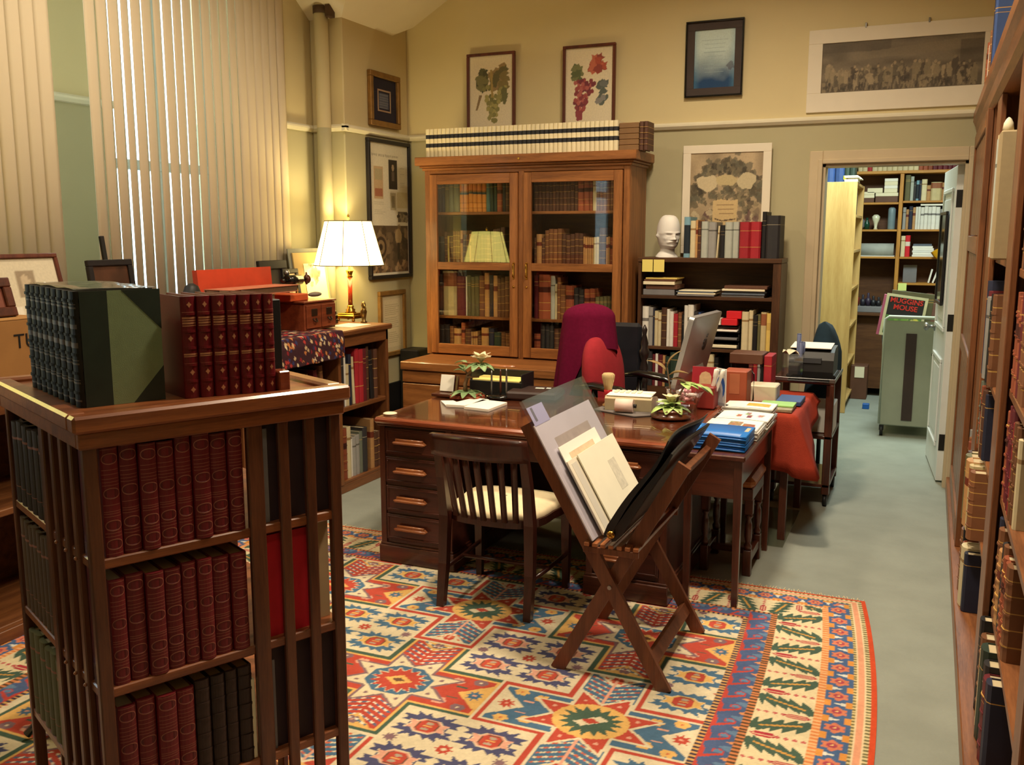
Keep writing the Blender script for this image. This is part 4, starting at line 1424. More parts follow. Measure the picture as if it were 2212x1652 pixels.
leaner('framed_photograph', 'plain dark frame standing between the orange book and small portrait', 'picture', -3.80, 4.76, 5.04, LZ + .008, .43, 5, f3)
t = thing('bottle', 'clear glass bottle in front of the small black portrait', 'bottle', (-3.72, 4.90, LZ + .2))
t.location.z = LZ + .008
part('glass', MB().lathe([(.03, 0), (.034, .02), (.034, .24), (.028, .27), (.014, .29), (.014, .33), (.017, .335)], 16), clear('bottle_glass', (248, 250, 248), fac=.04), t, False)
part('stopper', MB().lathe([(.014, .335), (.02, .35), (.012, .37)], 12), M['steel'], t, False)
# desk telescope
t = thing('telescope', 'small black brass-ended telescope on a post behind the card file', 'telescope', (-3.70, 4.97, LZ + .193))
part('post', MB().lathe([(.04, 0), (.036, .012), (.008, .022), (.008, .10)], 14), M['brass'], t, False)
part('barrel', MB().tube([(.0, -.10, .12), (0, .04, .12)], .032, 14).tube([(0, -.15, .12), (0, -.10, .12)], .012, 10).tube([(0, .04, .12), (0, .10, .12)], .008, 10), M['gloss_black'], t, False)
part('eyepiece', MB().tube([(0, .10, .12), (0, .115, .12)], [.014, .03], 12).lathe([(.006, .085), (.012, .105), (.006, .165)], 10, (0, .108, 0)), M['frame_brown'], t, False)

M['brownbook0'] = mat('browned_page_edges', (96, 70, 48), .8, .1, 40)
# tall orange-red books lying behind the red set
def book_solid(name, label, x0, x1, y0, y1, z0, z1, m, cat='book', group=None):
    b = MB().box(x0, x1, y0, y1, z0, z0 + .004).box(x0, x1, y0, y1, z1 - .004, z1).box(x0, x0 + .004, y0, y1, z0 + .004, z1 - .004)
    b.box(x0 + .004, x1 - .006, y0 + .005, y1 - .005, z0 + .004, z1 - .004, 0, 1)
    return solo(name, b, [m, M['brownbook0']], label, cat, group)
def f4(t, T, w, h):
    part('cover', MB().box(-w / 2, w / 2, -.018, -.014, 0, h, .001, T=T).box(-w / 2, w / 2, .014, .018, 0, h, .001, T=T).box(-w / 2, -w / 2 + .004, -.014, .014, 0, h, T=T), mat('orange_red_cloth', (196, 66, 36), .6), t, False)
    part('page_block', MB().box(-w / 2 + .005, w / 2 - .006, -.0135, .0135, .004, h - .004, T=T), M['pages'], t, False)
leaner('book', 'wide orange-red book standing upright against the blinds', 'book', -3.74, 4.13, 4.78, LZ + .008, .395, 4, f4)
t = book_solid('book', 'pink-edged closed book lying flat behind the red leather set', -3.68, -3.50, 4.10, 4.72, LZ + .26, LZ + .30, mat('salmon_cloth', (190, 112, 84), .6))
for i, (w, c, lb) in enumerate((((.54), 'brown_leather', 'lowest brown folio in the flat stack behind the red leather set'), (.53, 'dark_brown_leather', 'second dark folio in the flat stack behind the red leather set'), (.52, 'redbrown_leather', 'third red-brown folio in the flat stack behind the red leather set'), (.5, 'tan_leather', 'topmost tan folio in the flat stack behind the red leather set'))):
    z = LZ + .009 + i * .0625
    book_solid('book', lb, -3.68, -3.50, 4.0, 4.0 + w, z, z + .062, M[c], 'book', 'flat stack of folios on the window bookcase')
# bronze head shape, dark
b = MB().lathe([(.04, 0), (.045, .02), (.02, .06), (.03, .2), (.06, .28), (.05, .28), (.035, .32), (.012, .335)], 16, (-3.60, 3.92, LZ + .008))
solo('ornament', b, M['black'], 'black rounded ornament peeping over between green and red sets', 'ornament')
# picture on a table easel
def f5(t, T, w, h):
    part('frame', MB().frame(-w / 2, w / 2, .13, h, .03, -.012, .012, .003, T=T), M['frame_black'], t, False)
    k = Ink(w - .05, h - .18, 30, 30, (74, 44, 28), -w / 2 + .025, .155)
    k.noise(.5, 8, 5)
    ink_T(t, k, M['print_glazed'], T, 0)
    part('easel', MB().box(-.012, .012, .014, .03, 0, h + .12, .002, T=T).box(-w / 2, w / 2, -.03, .03, .1, .128, .003, T=T).box(-.11, -.09, .0, .03, 0, .11, T=T).box(.09, .11, .0, .03, 0, .11, T=T), M['black'], t, False)
leaner('easel_picture', 'dark picture on a black table easel before the blind gap', 'picture', -3.66, 3.35, 3.63, LZ + .008, .475, 8, f5)
# large brown framed sheet leaning in the corner
def f6(t, T, w, h):
    part('frame', MB().frame(-w / 2, w / 2, 0, h, .02, -.012, .012, .003, T=T), M['frame_brown'], t, False)
    k = Ink(w - .03, h - .03, 60, 60, (206, 196, 172), -w / 2 + .015, .015)
    k.rect(w / 2 - .25, w / 2 - .15, h - .20, h - .075, (150, 134, 112)); k.ell(w / 2 - .2, h - .13, .025, .035, (190, 172, 146))
    k.rect(w / 2 - .31, w / 2 - .24, h - .36, h - .24, (222, 216, 200))
    ink_T(t, k, M['print_glazed'], T, 0)
leaner('framed_print', 'large pale print in a thin brown frame leaning near the cardboard box', 'picture', -3.72, 2.52, 3.28, LZ + .008, .52, 14, f6)
def f7(t, T, w, h):
    part('frame', MB().frame(-w / 2, w / 2, 0, h, .04, -.014, .012, .004, T=T), M['walnut'], t, False)
    k = Ink(w - .07, h - .07, 20, 20, (120, 66, 50), -w / 2 + .035, .035)
    ink_T(t, k, M['print_glazed'], T, 0)
leaner('framed_print', 'small red-brown frame leaning before the large pale print', 'picture', -3.50, 2.40, 2.775, LZ + .265, .165, 16, f7)
t = thing('cardboard_box', 'brown cardboard box with dark printed letters on the patterned runner', 'box', (-3.5, 2.68, LZ + .008))
part('carton', MB().box(-.15, .1, -.3, .16, 0, .25, .003), mat('cardboard', (152, 108, 58), .85, .08), t, False)
part('flap', MB().box(-.15, -.03, -.3, .16, .251, .255).box(-.026, .1, -.3, .16, .251, .255), mat('cardboard_flap', (160, 116, 64), .85, .08), t, False)
lettering('TU', .085, M['black'], t, Matrix.Translation((.1012, .045, .16)) @ RX @ Matrix.Rotation(R(90), 4, 'X'))
# ------------------------------------------------------------------ dark laminate shelf by the doorway
SX0, SX1, SY0, SY1 = -1.83, -.905, 6.3, 6.58
sh = thing('shelf_unit', 'dark brown laminate shelf unit between oak bookcase and doorway', 'shelves', ((SX0 + SX1) / 2, 6.44, 0))
part('side', MB().box(SX0, SX0 + .022, SY0, SY1, 0, 1.46, .002), M['darkshelf_v'], sh)
part('side', MB().box(SX1 - .022, SX1 + .03, SY0, SY1, 0, 1.46, .002), M['darkshelf_v'], sh)
part('top', MB().box(SX0 - .004, SX1 + .032, SY0 - .006, SY1, 1.461, 1.492, .003), M['darkshelf'], sh)
part('back', MB().box(SX0 + .022, SX1 - .022, SY1 - .008, SY1, .06, 1.461), M['darkshelf'], sh)
DZS = [.07, .37, .885, 1.235]
for z in DZS:
    part('shelf', MB().box(SX0 + .022, SX1 - .022, SY0 + .006, SY1 - .008, z - .022, z, .002), M['darkshelf'], sh)
# yellow slips stuck on the top edge
for i, x in enumerate((-1.80, -1.72)):
    b = MB().box(x, x + .074, SY0 - .0085, SY0 - .007, 1.395, 1.478)
    solo('sticky_note', b, mat('yellow_note', (236, 218, 120), .7, .02), ('first', 'second')[i] + ' yellow sticky note from the bookcase on the dark shelf edge', 'note', 'yellow notes on the dark shelf')
# the row on top
row('book', 'on top of dark shelf unit', 'bust', [('lightblue_cloth', .042, .27), ('cream_cloth', .036, .245), ('tan_leather', .014, .25), ('dark_brown_leather', .02, .24), ('palegrey_cloth', .046, .24), ('yellow_paper', .0, 0) if 0 else ('grey_cloth', .054, .235), ('cream_cloth', .012, .21, -3), ('black_cloth', .03, .215), ('palegrey_cloth', .05, .235), ('palegrey_cloth', .04, .236), (None, .004, 0), ('red_cloth', .068, .235), ('red_cloth', .068, .236), (None, .004, 0), ('black_cloth', .026, .30), ('charcoal_cloth', .088, .275)],
    -1.52, (1, 0), (-1.525, SY0 + .02, 1.4925), 0, 'books on top of the dark shelf', .2)
# piles on the first open shelf
def pile(name, cat, group, x0, x1, y0, y1, z, items, desc, jit=.012):
    rr = random.Random(int(abs(x0) * 1000))
    for i, (h, m, lab) in enumerate(items):
        dx, dy = rr.uniform(-jit, jit), rr.uniform(-jit, jit)
        b = MB().box(x0 + dx, x1 + dx, y0 + dy, y1 + dy, z + .0004, z + h, min(.002, h * .3))
        solo(name, b, m, lab + desc, cat, group)
        z += h + .0006
    return z
PM = M['paper']; CP = M['cream_paper']
M['brownbook'] = mat('brown_cover', (96, 62, 44), .6)
M['greybook'] = mat('grey_cover', (120, 118, 120), .6)
M['yfolder'] = mat('yellow_folder', (224, 196, 104), .6, .04)
M['bluegrey'] = mat('blue_grey_cover', (92, 100, 112), .6)
pile('document_folder', 'folder', 'pile beside the yellow notes', -1.79, -1.57, 6.31, 6.52, 1.2355, [(.04, M['greybook'], 'thick grey box file at the bottom of the pile'), (.03, M['brownbook'], 'brown folder second in the pile'), (.022, CP, 'cream folder third in the pile'), (.014, M['brownbook'], 'thin brown folder fourth in the pile'), (.01, M['yfolder'], 'yellow folder topping the pile')], ' under the sticky notes')
pile('document_folder', 'folder', 'loose sheets on the dark shelf', -1.555, -1.30, 6.31, 6.50, 1.2355, [(.012, M['greybook'], 'grey sheet bundle lowest of the middle pile'), (.010, CP, 'cream sheet bundle second of the middle pile'), (.008, M['bluegrey'], 'dark folder third of the middle pile'), (.006, CP, 'cream sheets topping the middle pile')], ' on the dark shelf')
pile('document_folder', 'folder', 'pile near the doorway end', -1.25, -.97, 6.31, 6.52, 1.2355, [(.014, M['greybook'], 'grey folder lowest of the doorway-end pile'), (.012, M['bluegrey'], 'slate folder second of the doorway-end pile'), (.012, M['black'], 'black folder third of the doorway-end pile'), (.014, CP, 'cream pad fourth of the doorway-end pile'), (.02, M['brownbook'], 'brown book topping the doorway-end pile')], ' on the dark shelf')
# second open shelf: upright books and folders
row('book', "dark shelf unit's second shelf", 'bookcase', [('white_cloth', .045, .27), ('grey_cloth', .03, .265), ('navy_cloth', .01, .25), ('cream_cloth', .024, .24), ('cream_cloth', .022, .23), ('dark_brown_leather', .036, .265), ('white_plain', .018, .255), ('white_plain', .028, .24), ('red_cloth', .03, .225), ('brown_leather', .024, .235), ('black_cloth', .014, .22), ('white_plain', .024, .285), ('white_cloth', .04, .29), ('charcoal_cloth', .03, .245), ('blue_cloth', .016, .24), ('navy_cloth', .024, .235), ('palegrey_cloth', .024, .235)],
    0, (1, 0), (-1.803, SY0 + .025, .885), 0, 'books on the second dark shelf', .2)
row('folder', "dark shelf unit's second shelf", 'doorway', [('cream_cloth', .045, .255), ('cream_cloth', .026, .265), ('black_cloth', .03, .235), ('olive_cloth', .018, .24), ('vellum', .036, .255), ('yellow_paper', .03, .25)],
    0, (1, 0), (-1.118, SY0 + .02, .885), 0, 'folders at the doorway end of the second dark shelf', .2, 'folder', label=lambda i, m: f"{DESC[m]} folder, {nth(i)} after the letter trays, dark shelf unit's second shelf")
t = thing('letter_tray', 'black stacked letter trays with papers on the dark shelf', 'tray', (-1.24, 6.4, .885))
for i in range(3):
    z = .888 + i * .055
    b = MB().box(-1.345, -1.13, 6.32, 6.55, z, z + .005).box(-1.345, -1.338, 6.32, 6.55, z + .005, z + .045).box(-1.137, -1.13, 6.32, 6.55, z + .005, z + .045)
    part('tray', b, M['black'], t)
    solo('paper_stack', MB().box(-1.33, -1.145, 6.315, 6.53, z + .0055, z + .024 - .004 * i, .002), (CP, M['greybook'], PM)[i], ('cream sheets in the lowest letter tray', 'grey sheets in the middle letter tray', 'white sheets in the top letter tray')[i], 'paper', 'papers in the letter trays')
solo('box', MB().box(-1.33, -1.26, 6.33, 6.43, 1.045, 1.09, .003), PM, 'small white box on the letter trays', 'box')
solo('box', MB().box(-1.255, -1.15, 6.33, 6.43, 1.045, 1.088, .003), mat('scarlet_box', (214, 34, 44), .5, .03), 'lower scarlet box on the letter trays', 'box')
solo('box', MB().box(-1.225, -1.125, 6.34, 6.44, 1.089, 1.14, .003), bpy.data.materials['scarlet_box'], 'upper scarlet box on the letter trays', 'box')
# third shelf
row('book', "dark shelf unit's third shelf", 'bookcase', [('teal_cloth', .03, .25), ('palegrey_cloth', .014, .245), ('charcoal_cloth', .03, .24), ('maroon_cloth', .02, .22), ('white_plain', .018, .225), ('maroon_cloth', .032, .22), ('tan_leather', .018, .215), ('dark_green_cloth', .03, .21), ('dark_green_cloth', .06, .24), ('charcoal_cloth', .03, .23), ('black_cloth', .04, .24), (None, .12, 0), ('cream_cloth', .05, .24), ('black_cloth', .03, .22), (None, .2, 0), ('maroon_cloth', .03, .24), ('red_cloth', .026, .23), ('grey_cloth', .02, .22)],
    0, (1, 0), (-1.80, SY0 + .02, .37), 0, 'books on the third dark shelf', .2)
# the third shelf's books stand on a riser so that their tops reach the shelf above
for o in list(C.objects):
    if o.get('group') == 'books on the third dark shelf':
        o.location.z += .235
part('riser', MB().box(SX0 + .024, SX1 - .024, SY0 + .012, SY1 - .01, .371, .6045), M['darkshelf'], sh)
# wooden drawer end standing before the third shelf
solo('wooden_panel', MB().box(-1.83, -1.76, 6.03, 6.05, .0, .79, .003).box(-1.83, -1.815, 6.05, 6.28, .0, .79, .003), M['oak_v'], 'narrow golden oak panel standing against the dark shelf beside the chair', 'panel')

# ------------------------------------------------------------------ plaster bust
def bust(loc, face_deg, h):
    """one continuous head: profile radii front, side and back per height, then features pressed into it"""
    n, m_ = 72, 90
    # height fraction: front, side, back reach from the neck axis
    K = [(0, .27, .27, .25), (.05, .24, .24, .22), (.12, .17, .18, .20), (.20, .17, .17, .20), (.245, .25, .19, .21), (.29, .30, .215, .22), (.36, .315, .235, .25), (.44, .32, .25, .30), (.52, .325, .262, .34)]
    K += [(.52 + .48 * math.sin(PI / 2 * q / 14), max(.002, .335 * math.cos(PI / 2 * q / 14) ** .62), max(.002, .275 * math.cos(PI / 2 * q / 14) ** .62), max(.002, .355 * math.cos(PI / 2 * q / 14) ** .62)) for q in range(1, 15)]
    def at(v, c):
        for a, b_ in zip(K[:-1], K[1:]):
            if v <= b_[0]:
                q = (v - a[0]) / (b_[0] - a[0])
                return a[c] + (b_[c] - a[c]) * q
        return K[-1][c]
    def g(x, c, s):
        return math.exp(-((x - c) / s) ** 2)
    P = []
    for i in range(n):
        th = 2 * PI * i / n
        a = math.atan2(math.sin(th), math.cos(th))
        r_ = []
        for j in range(m_ + 1):
            v = j / m_
            f, sd, bk = at(v, 1), at(v, 2), at(v, 3)
            x = (f if math.cos(th) > 0 else bk) * math.cos(th)
            y = sd * math.sin(th)
            d = .105 * g(v, .455, .035) * g(a, 0, .17) + .06 * g(v, .52, .05) * g(a, 0, .12) + .03 * g(v, .44, .02) * (g(a, .22, .1) + g(a, -.22, .1))
            d += .022 * g(v, .60, .022) * g(abs(a), .38, .34)
            for s in (-1, 1):
                d -= .034 * g(a, s * .44, .19) * g(v, .555, .026)
                d += .014 * g(a, s * .44, .12) * g(v, .548, .012)
                d += .016 * g(a, s * .75, .25) * g(v, .46, .05)
                d += .034 * g(a, s * .22, .26) * g(v, .385, .020) + .016 * g(a, s * .5, .14) * g(v, .365, .02)
                d += .055 * g(a, s * 1.62, .14) * g(v, .50, .055)
            d += .02 * g(a, 0, .3) * g(v, .335, .012) - .012 * g(a, 0, .35) * g(v, .355, .008) + .025 * g(a, 0, .35) * g(v, .275, .03)
            q = math.hypot(x, y) or 1e-6
            x, y = x * (1 + d / max(q, .05)), y * (1 + d / max(q, .05))
            r_.append((h * (x + (.03 if v > .2 else .03 * v / .2)), h * y, h * v))
        P.append(r_)
    b = MB().surf(P, closed_u=True)
    me = b.mesh('plaster_bust', [mat('plaster', (226, 222, 216), .7, .03)])
    o = bpy.data.objects.new('plaster_bust', me)
    C.objects.link(o)
    o.location = loc
    o.rotation_euler = (0, R(5), R(face_deg))
    return tag(o, 'white plaster head of a bald moustached man on the dark shelf', 'bust')
bust((-1.665, 6.42, 1.495), -52, .285)
# ------------------------------------------------------------------ pedestal desk
KX0, KX1, KY0, KY1, KZ = -2.475, -.945, 3.905, 4.90, .757
dk = thing('desk', 'large dark mahogany pedestal desk with a glossy top and wooden pulls', 'desk', ((KX0 + KX1) / 2, 4.4, 0))
b = MB().box(KX0, KX1, KY0, KY1, KZ - .03, KZ, .01)
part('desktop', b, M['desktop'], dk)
b = MB().box(KX0 + .012, KX1 - .012, KY0 + .012, KY1 - .012, KZ - .042, KZ - .03, .004)
part('top_moulding', b, M['walnut'], dk)
part('glass_top', MB().box(KX0 + .03, KX1 - .03, KY0 + .03, KY1 - .03, KZ + .0005, KZ + .005, .001), clear('desk_glass', (251, 252, 251), .03, .03), dk)
def pedestal(x0, x1, n):
    y0, y1 = 3.945, 4.85
    z0, z1 = .105, KZ - .042
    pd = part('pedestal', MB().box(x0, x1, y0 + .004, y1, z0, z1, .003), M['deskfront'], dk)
    part('plinth', MB().box(x0 - .012, x1 + .012, y0 - .012, y1 + .012, .006, .095, .004).box(x0 - .006, x1 + .006, y0 - .006, y1, .095, .108, .003), M['walnut'], dk)
    pboxes('pedestal_stile', M['walnut_v'], dk, ((x0, x0 + .03, y0 - .004, y0 + .004, z0, z1), (x1 - .03, x1, y0 - .004, y0 + .004, z0, z1)))
    hh = (z1 - z0 - .02) / n
    for i in range(n):
        a, c = z0 + .012 + i * hh + .012, z0 + .012 + (i + 1) * hh - .004
        dd = part('drawer', MB().box(x0 + .034, x1 - .034, y0 - .008, y0 + .01, a, c, .002).frame(x0 + .042, x1 - .042, a + .008, c - .008, .008, y0 - .012, y0 - .007, .002), M['deskfront'], dk)
        xm, zm = (x0 + x1) / 2 - .02, (a + c) / 2 + .008
        w = .088
        hb = MB()
        hb.prism([(xm - w, zm - .012), (xm + w, zm - .012), (xm + w - .014, zm + .0), (xm - w + .014, zm + .0)], y0 - .034, y0 - .007, 'Y')
        hb.tube([(xm - w - .004, y0 - .03, zm - .010), (xm - w + .006, y0 - .034, zm - .010), (xm + w - .006, y0 - .034, zm - .010), (xm + w + .004, y0 - .03, zm - .010)], [.003, .0075, .0075, .003], 6)
        hb.tube([(xm - w + .012, y0 - .024, zm + .004), (xm + w - .012, y0 - .024, zm + .004)], .007, 8)
        o = part('pull', hb, M['handle'], dk, label='pale turned wooden pull')
        o.parent = dd
pedestal(-2.462, -2.06, 4)
pedestal(-1.365, -.99, 4)
part('knee_drawer', MB().box(-2.06, -1.365, 3.955, 3.975, .60, KZ - .045, .003), M['deskfront'], dk)
part('modesty_panel', MB().box(-2.06, -1.365, 4.80, 4.82, .16, KZ - .045), M['deskfront'], dk)

# ------------------------------------------------------------------ narrow side table
tb = thing('side_table', 'narrow mahogany side table carrying the brochure piles beside the desk', 'table', (-.84, 4.47, 0))
part('tabletop', MB().box(-.99 + .05, -.675, 4.03, 4.95, .675, .70, .005), M['walnut_y'], tb)
part('apron', MB().box(-.925, -.715, 4.055, 4.075, .50, .675, .002), M['walnut'], tb)
part('apron', MB().box(-.725, -.705, 4.08, 4.90, .54, .675, .002), M['walnut_y'], tb)
for x, y in ((-.945, 4.045), (-.725, 4.045), (-.945, 4.885), (-.725, 4.885)):
    T = Matrix.Identity(4)
    b = MB()
    v = [(x + .008 * s + dx * (.026 if s else .036) + .0, y + .008 * s + dy * (.026 if s else .036), 0 if s else .675) for s in (1, 0) for dx, dy in ((0, 0), (1, 0), (1, 1), (0, 1))]
    b.add(v, [(0, 1, 2, 3), (4, 5, 6, 7), (0, 1, 5, 4), (1, 2, 6, 5), (2, 3, 7, 6), (3, 0, 4, 7)])
    part('leg', b, M['walnut_v'], tb)

def stack(n, x0, x1, y0, y1, z, h, m, label_fn, group, skew=.004, cover=None, name='brochure'):
    rr = random.Random(n + int(y0 * 100))
    for i in range(n):
        dx, dy = rr.uniform(-skew, skew), rr.uniform(-skew, skew)
        b = MB()
        nx_ = 9
        P = [[(x0 + dx + (x1 - x0) * q / (nx_ - 1), y, z + h * .1 + .0035 * math.sin(PI * q / (nx_ - 1)) * (1 if cover else 0)) for y in (y0 + dy, (y0 + y1) / 2 + dy, y1 + dy)] for q in range(nx_)]
        b.sheet(P, h * .9)
        if i < n - 1 or cover is None:
            solo(name, b, m, label_fn(i), 'brochure', group)
        else:
            t = thing(name, label_fn(i), 'brochure', ((x0 + x1) / 2, (y0 + y1) / 2, z), 0, group)
            part('booklet', b, m, t)
            cover(t, x0 + dx, x1 + dx, y0 + dy, y1 + dy, z + h)
        z += h + .0008
    return z
def cov(pics, words=0, bg=(236, 234, 226)):
    def f(t, x0, x1, y0, y1, z):
        k = Ink(x1 - x0 - .004, y1 - y0 - .004, 70, 70, bg, x0 + .002, y0 + .002)
        for a, c, e, g, col in pics:
            k.rect(x0 + a * (x1 - x0), x0 + c * (x1 - x0), y0 + e * (y1 - y0), y0 + g * (y1 - y0), col)
            for _ in range(12):
                blob(k, x0 + rp.uniform(a, c) * (x1 - x0), y0 + rp.uniform(e, g) * (y1 - y0), .008, tuple(max(0, min(255, q + rp.randint(-50, 60))) for q in col), 7, .5, a=.8)
        for i in range(words):
            yy = y0 + (.1 + .06 * i) * (y1 - y0)
            k.rect(x0 + .1 * (x1 - x0), x0 + rp.uniform(.3, .6) * (x1 - x0), yy, yy + .003, (170, 166, 160))
        ink_part('cover_print', k, M['print'], t, lambda X, Y: (X - t.location.x, Y - t.location.y, .0042 * np.sin(np.clip((X - x0) / (x1 - x0), 0, 1) * PI) * (1 if bg[2] > 200 else 0) + z + .0012 - t.location.z))
    return f
M['bluebook'] = mat('bright_blue_cover', (24, 104, 184), .4, .03, spec=.5)
M['whitebroch'] = mat('white_brochure', (226, 224, 216), .5, .02)
stack(7, -.955, -.69, 4.10, 4.34, .7005, .0095, M['bluebook'], lambda i: f"bright blue booklet, {nth(i + 1)} from the bottom of the front pile on the side table", 'blue booklets at the front of the side table', .003, cov([(.36, .95, .5, .86, (186, 176, 150)), (.05, .3, .6, .8, (60, 140, 214))], 0, (28, 110, 190)))
stack(6, -.935, -.68, 4.36, 4.585, .7005, .0075, M['whitebroch'], lambda i: f"white illustrated brochure, {nth(i + 1)} from the bottom of the pile behind the blue booklets", 'brochures behind the blue booklets', .006, cov([(.42, .66, .35, .75, (150, 120, 84)), (.68, .9, .25, .6, (150, 92, 70))], 3))
stack(6, -.93, -.675, 4.60, 4.82, .7005, .0075, M['whitebroch'], lambda i: f"white brochure with small pictures, {nth(i + 1)} from the bottom of the third pile", 'brochures in the third pile', .006, cov([(.36, .44, .3, .55, (176, 84, 64)), (.5, .58, .55, .85, (130, 120, 120)), (.56, .64, .2, .5, (120, 70, 66)), (.76, .84, .4, .62, (176, 110, 90))], 3))
stack(8, -.945, -.69, 4.84, 5.03, .7405 if 0 else .7005, .0075, M['whitebroch'], lambda i: f"white brochure with yellow photograph, {nth(i + 1)} from the bottom of the rearmost pile", 'brochures in the rearmost pile', .006, cov([(.45, .9, .3, .75, (214, 160, 60))], 3))

# ------------------------------------------------------------------ red cloth over a low table behind
RX0, RX1, RY0, RY1, RZ = -1.32, -.60, 5.06, 5.84, .705
rt_ = thing('low_table', 'plain dark table hidden beneath the red cloth', 'table', ((RX0 + RX1) / 2, 5.45, 0))
part('tabletop', MB().box(RX0 + .01, RX1 - .02, RY0 + .02, RY1 - .01, RZ - .03, RZ, .004), M['walnut'], rt_)
for x in (RX0 + .03, RX1 - .07):
    for y in (RY0 + .05, RY1 - .07):
        part('leg', MB().box(x, x + .04, y, y + .04, 0, RZ - .03, .003), M['walnut_v'], rt_)
def cloth():
    m = mat('red_orange_cloth', (160, 58, 40), .85, .08, 14, spec=.15, bump=.3)
    b = MB()
    x0, x1, y0, y1, z = RX0, RX1, RY0, RY1, RZ + .004
    path = [(x0 + (x1 - x0 - .03) * q / 22, y0, 0, -1, .30) for q in range(23)]
    path += [(x1 - .03 + .03 * math.sin(R(a)), y0 + .03 - .03 * math.cos(R(a)), math.sin(R(a)), -math.cos(R(a)), .31) for a in (18, 36, 54, 72)]
    path += [(x1, y0 + .03 + (y1 - y0 - .03) * q / 20, 1, 0, .30 - .25 * (q / 20) ** .8) for q in range(21)]
    P = []
    for i, (px, py, nx, ny, hang) in enumerate(path):
        r_ = []
        for q in (0, .3, .6, .85, .97):
            r_.append((x0 + (px - x0) * q, y1 + (py - y1) * q, z + .0012 * math.sin(9 * px + 7 * py + 5 * q)))
        r_.append((px, py, z - .001))
        corner = math.exp(-((i - 27) / 5.0) ** 2)
        for q in (.06, .2, .4, .6, .8, 1):
            w = (.01 + .010 * math.sin(i * .8) * q + .06 * corner * q + (.045 * q if nx > .9 else 0))
            r_.append((px + nx * w + .02 * corner * q * q, py + ny * w, z - hang * q - .035 * corner * q))
        P.append(r_)
    b.sheet(P, .003)
    return solo('tablecloth', b, m, 'orange-red cloth draped with a hanging corner over the table behind the brochures', 'tablecloth')
cloth()
CZ = RZ + .0075

# stool under the side table
st = thing('stool', 'dark turned wooden stool with a leather cushion under the side table', 'stool', (-.86, 4.66, 0))
part('cushion', MB().box(-.972, -.695, 4.45, 4.80, .445, .50, .02), mat('worn_leather', (150, 98, 58), .5, .2, 14), st, label='tan leather cushion')
part('seat_rail', MB().box(-.965, -.705, 4.46, 4.79, .385, .445, .004), M['walnut'], st)
for x in (-.955, -.745):
    for y in (4.475, 4.745):
        b = MB().box(x, x + .04, y, y + .04, .31, .385, .003).box(x, x + .04, y, y + .04, 0, .13, .003)
        b.lathe([(.016, .13), (.02, .15), (.012, .165), (.019, .2), (.017, .26), (.011, .285), (.02, .3), (.016, .31)], 12, (x + .02, y + .02, 0))
        part('leg', b, M['walnut_v'], st)
part('stretcher', MB().box(-.95, -.925, 4.51, 4.75, .06, .1, .003).box(-.74, -.71, 4.51, 4.75, .06, .1, .003).box(-.925, -.74, 4.62, 4.65, .065, .095, .003), M['walnut_y'], st)

# ------------------------------------------------------------------ things on the desk
DZ_ = KZ + .0055
M['leaf'] = mat('grey_green_leaf', (138, 166, 116), .5, .25, 30)
M['leaf2'] = mat('light_green_leaf', (166, 190, 112), .5, .2, 30)
M['petal'] = mat('cream_petal', (224, 208, 168), .6, .12, 20)
M['dryleaf'] = mat('dry_brown_leaf', (136, 112, 70), .7, .25, 20)
M['terracotta'] = mat('red_clay', (150, 74, 48), .6, .12)
M['brownpot'] = mat('brown_glazed_pot', (92, 50, 28), .3, .3, 18, coat=.4)
def leaf(b, base, direc, ln, w, lift=.3, k=0, droop=.5):
    d = Vector(direc).normalized()
    side = d.cross(Vector((0, 0, 1)))
    if side.length < .05:
        side = Vector((1, 0, 0))
    side.normalize()
    up = side.cross(d).normalized()
    P = []
    for i in range(7):
        s = i / 6
        ww = 1.35 * w * math.sin(PI * min(1, s * .93 + .04)) ** .8
        c = Vector(base) + d * ln * s + up * (lift * ln * s - droop * ln * s * s)
        P.append([tuple(c - side * ww / 2 + up * ww * .15), tuple(c), tuple(c + side * ww / 2 + up * ww * .15)])
    b.sheet(P, .0012, k)
def spray(name, label, base, parts_, potfn):
    t = thing(name, label, 'plant', base)
    potfn(t)
    for nm, m, items in parts_:
        b = MB()
        for it in items:
            leaf(b, *it)
            part(nm, b, m, t, False)
            b = MB()
    return t
# magnolia spray in a shallow wooden stand, window side of the desk
def pot1(t):
    part('stand', MB().box(-.085, .085, -.05, .05, 0, .022, .004).box(-.075, .075, -.04, .04, .022, .034, .004), M['terracotta'], t, False)
    part('stem', MB().tube([(-.01, 0, .03), (-.015, .005, .08), (0, .01, .13), (.04, .0, .17), (.07, .0, .2)], [.014, .012, .01, .007, .006], 8).tube([(0, .01, .13), (-.02, 0, .165)], .005, 6).tube([(.0, .0, .118), (.075, -.01, .128)], .006, 6), mat('twig_bark', (110, 84, 56), .8, .2), t, False)
lv = []
rr = random.Random(21)
for a in range(0, 360, 40):
    lv.append(((.0, 0, .035), (math.cos(R(a)), math.sin(R(a)) * .9, .12), .085 + .02 * rr.random(), .032, .2))
up_ = []
for a in range(0, 360, 45):
    up_.append(((.075, 0, .195), (math.cos(R(a)), math.sin(R(a)), .05), .085, .036, .1))
up_ += [((-.015, 0, .15), (-.8, -.2, .3), .06, .035, .2), ((-.02, 0, .16), (-.5, .3, .5), .05, .03, .2), ((0, 0, .2), (-1, .1, .25), .075, .03, .1)]
pt = []
for a in range(0, 360, 40):
    pt.append(((.085, 0, .205), (math.cos(R(a)), math.sin(R(a)), 1.0), .065, .034, .25))
for a in range(20, 380, 72):
    pt.append(((.085, 0, .205), (math.cos(R(a)) * .4, math.sin(R(a)) * .4, 1.0), .07, .03, .1))
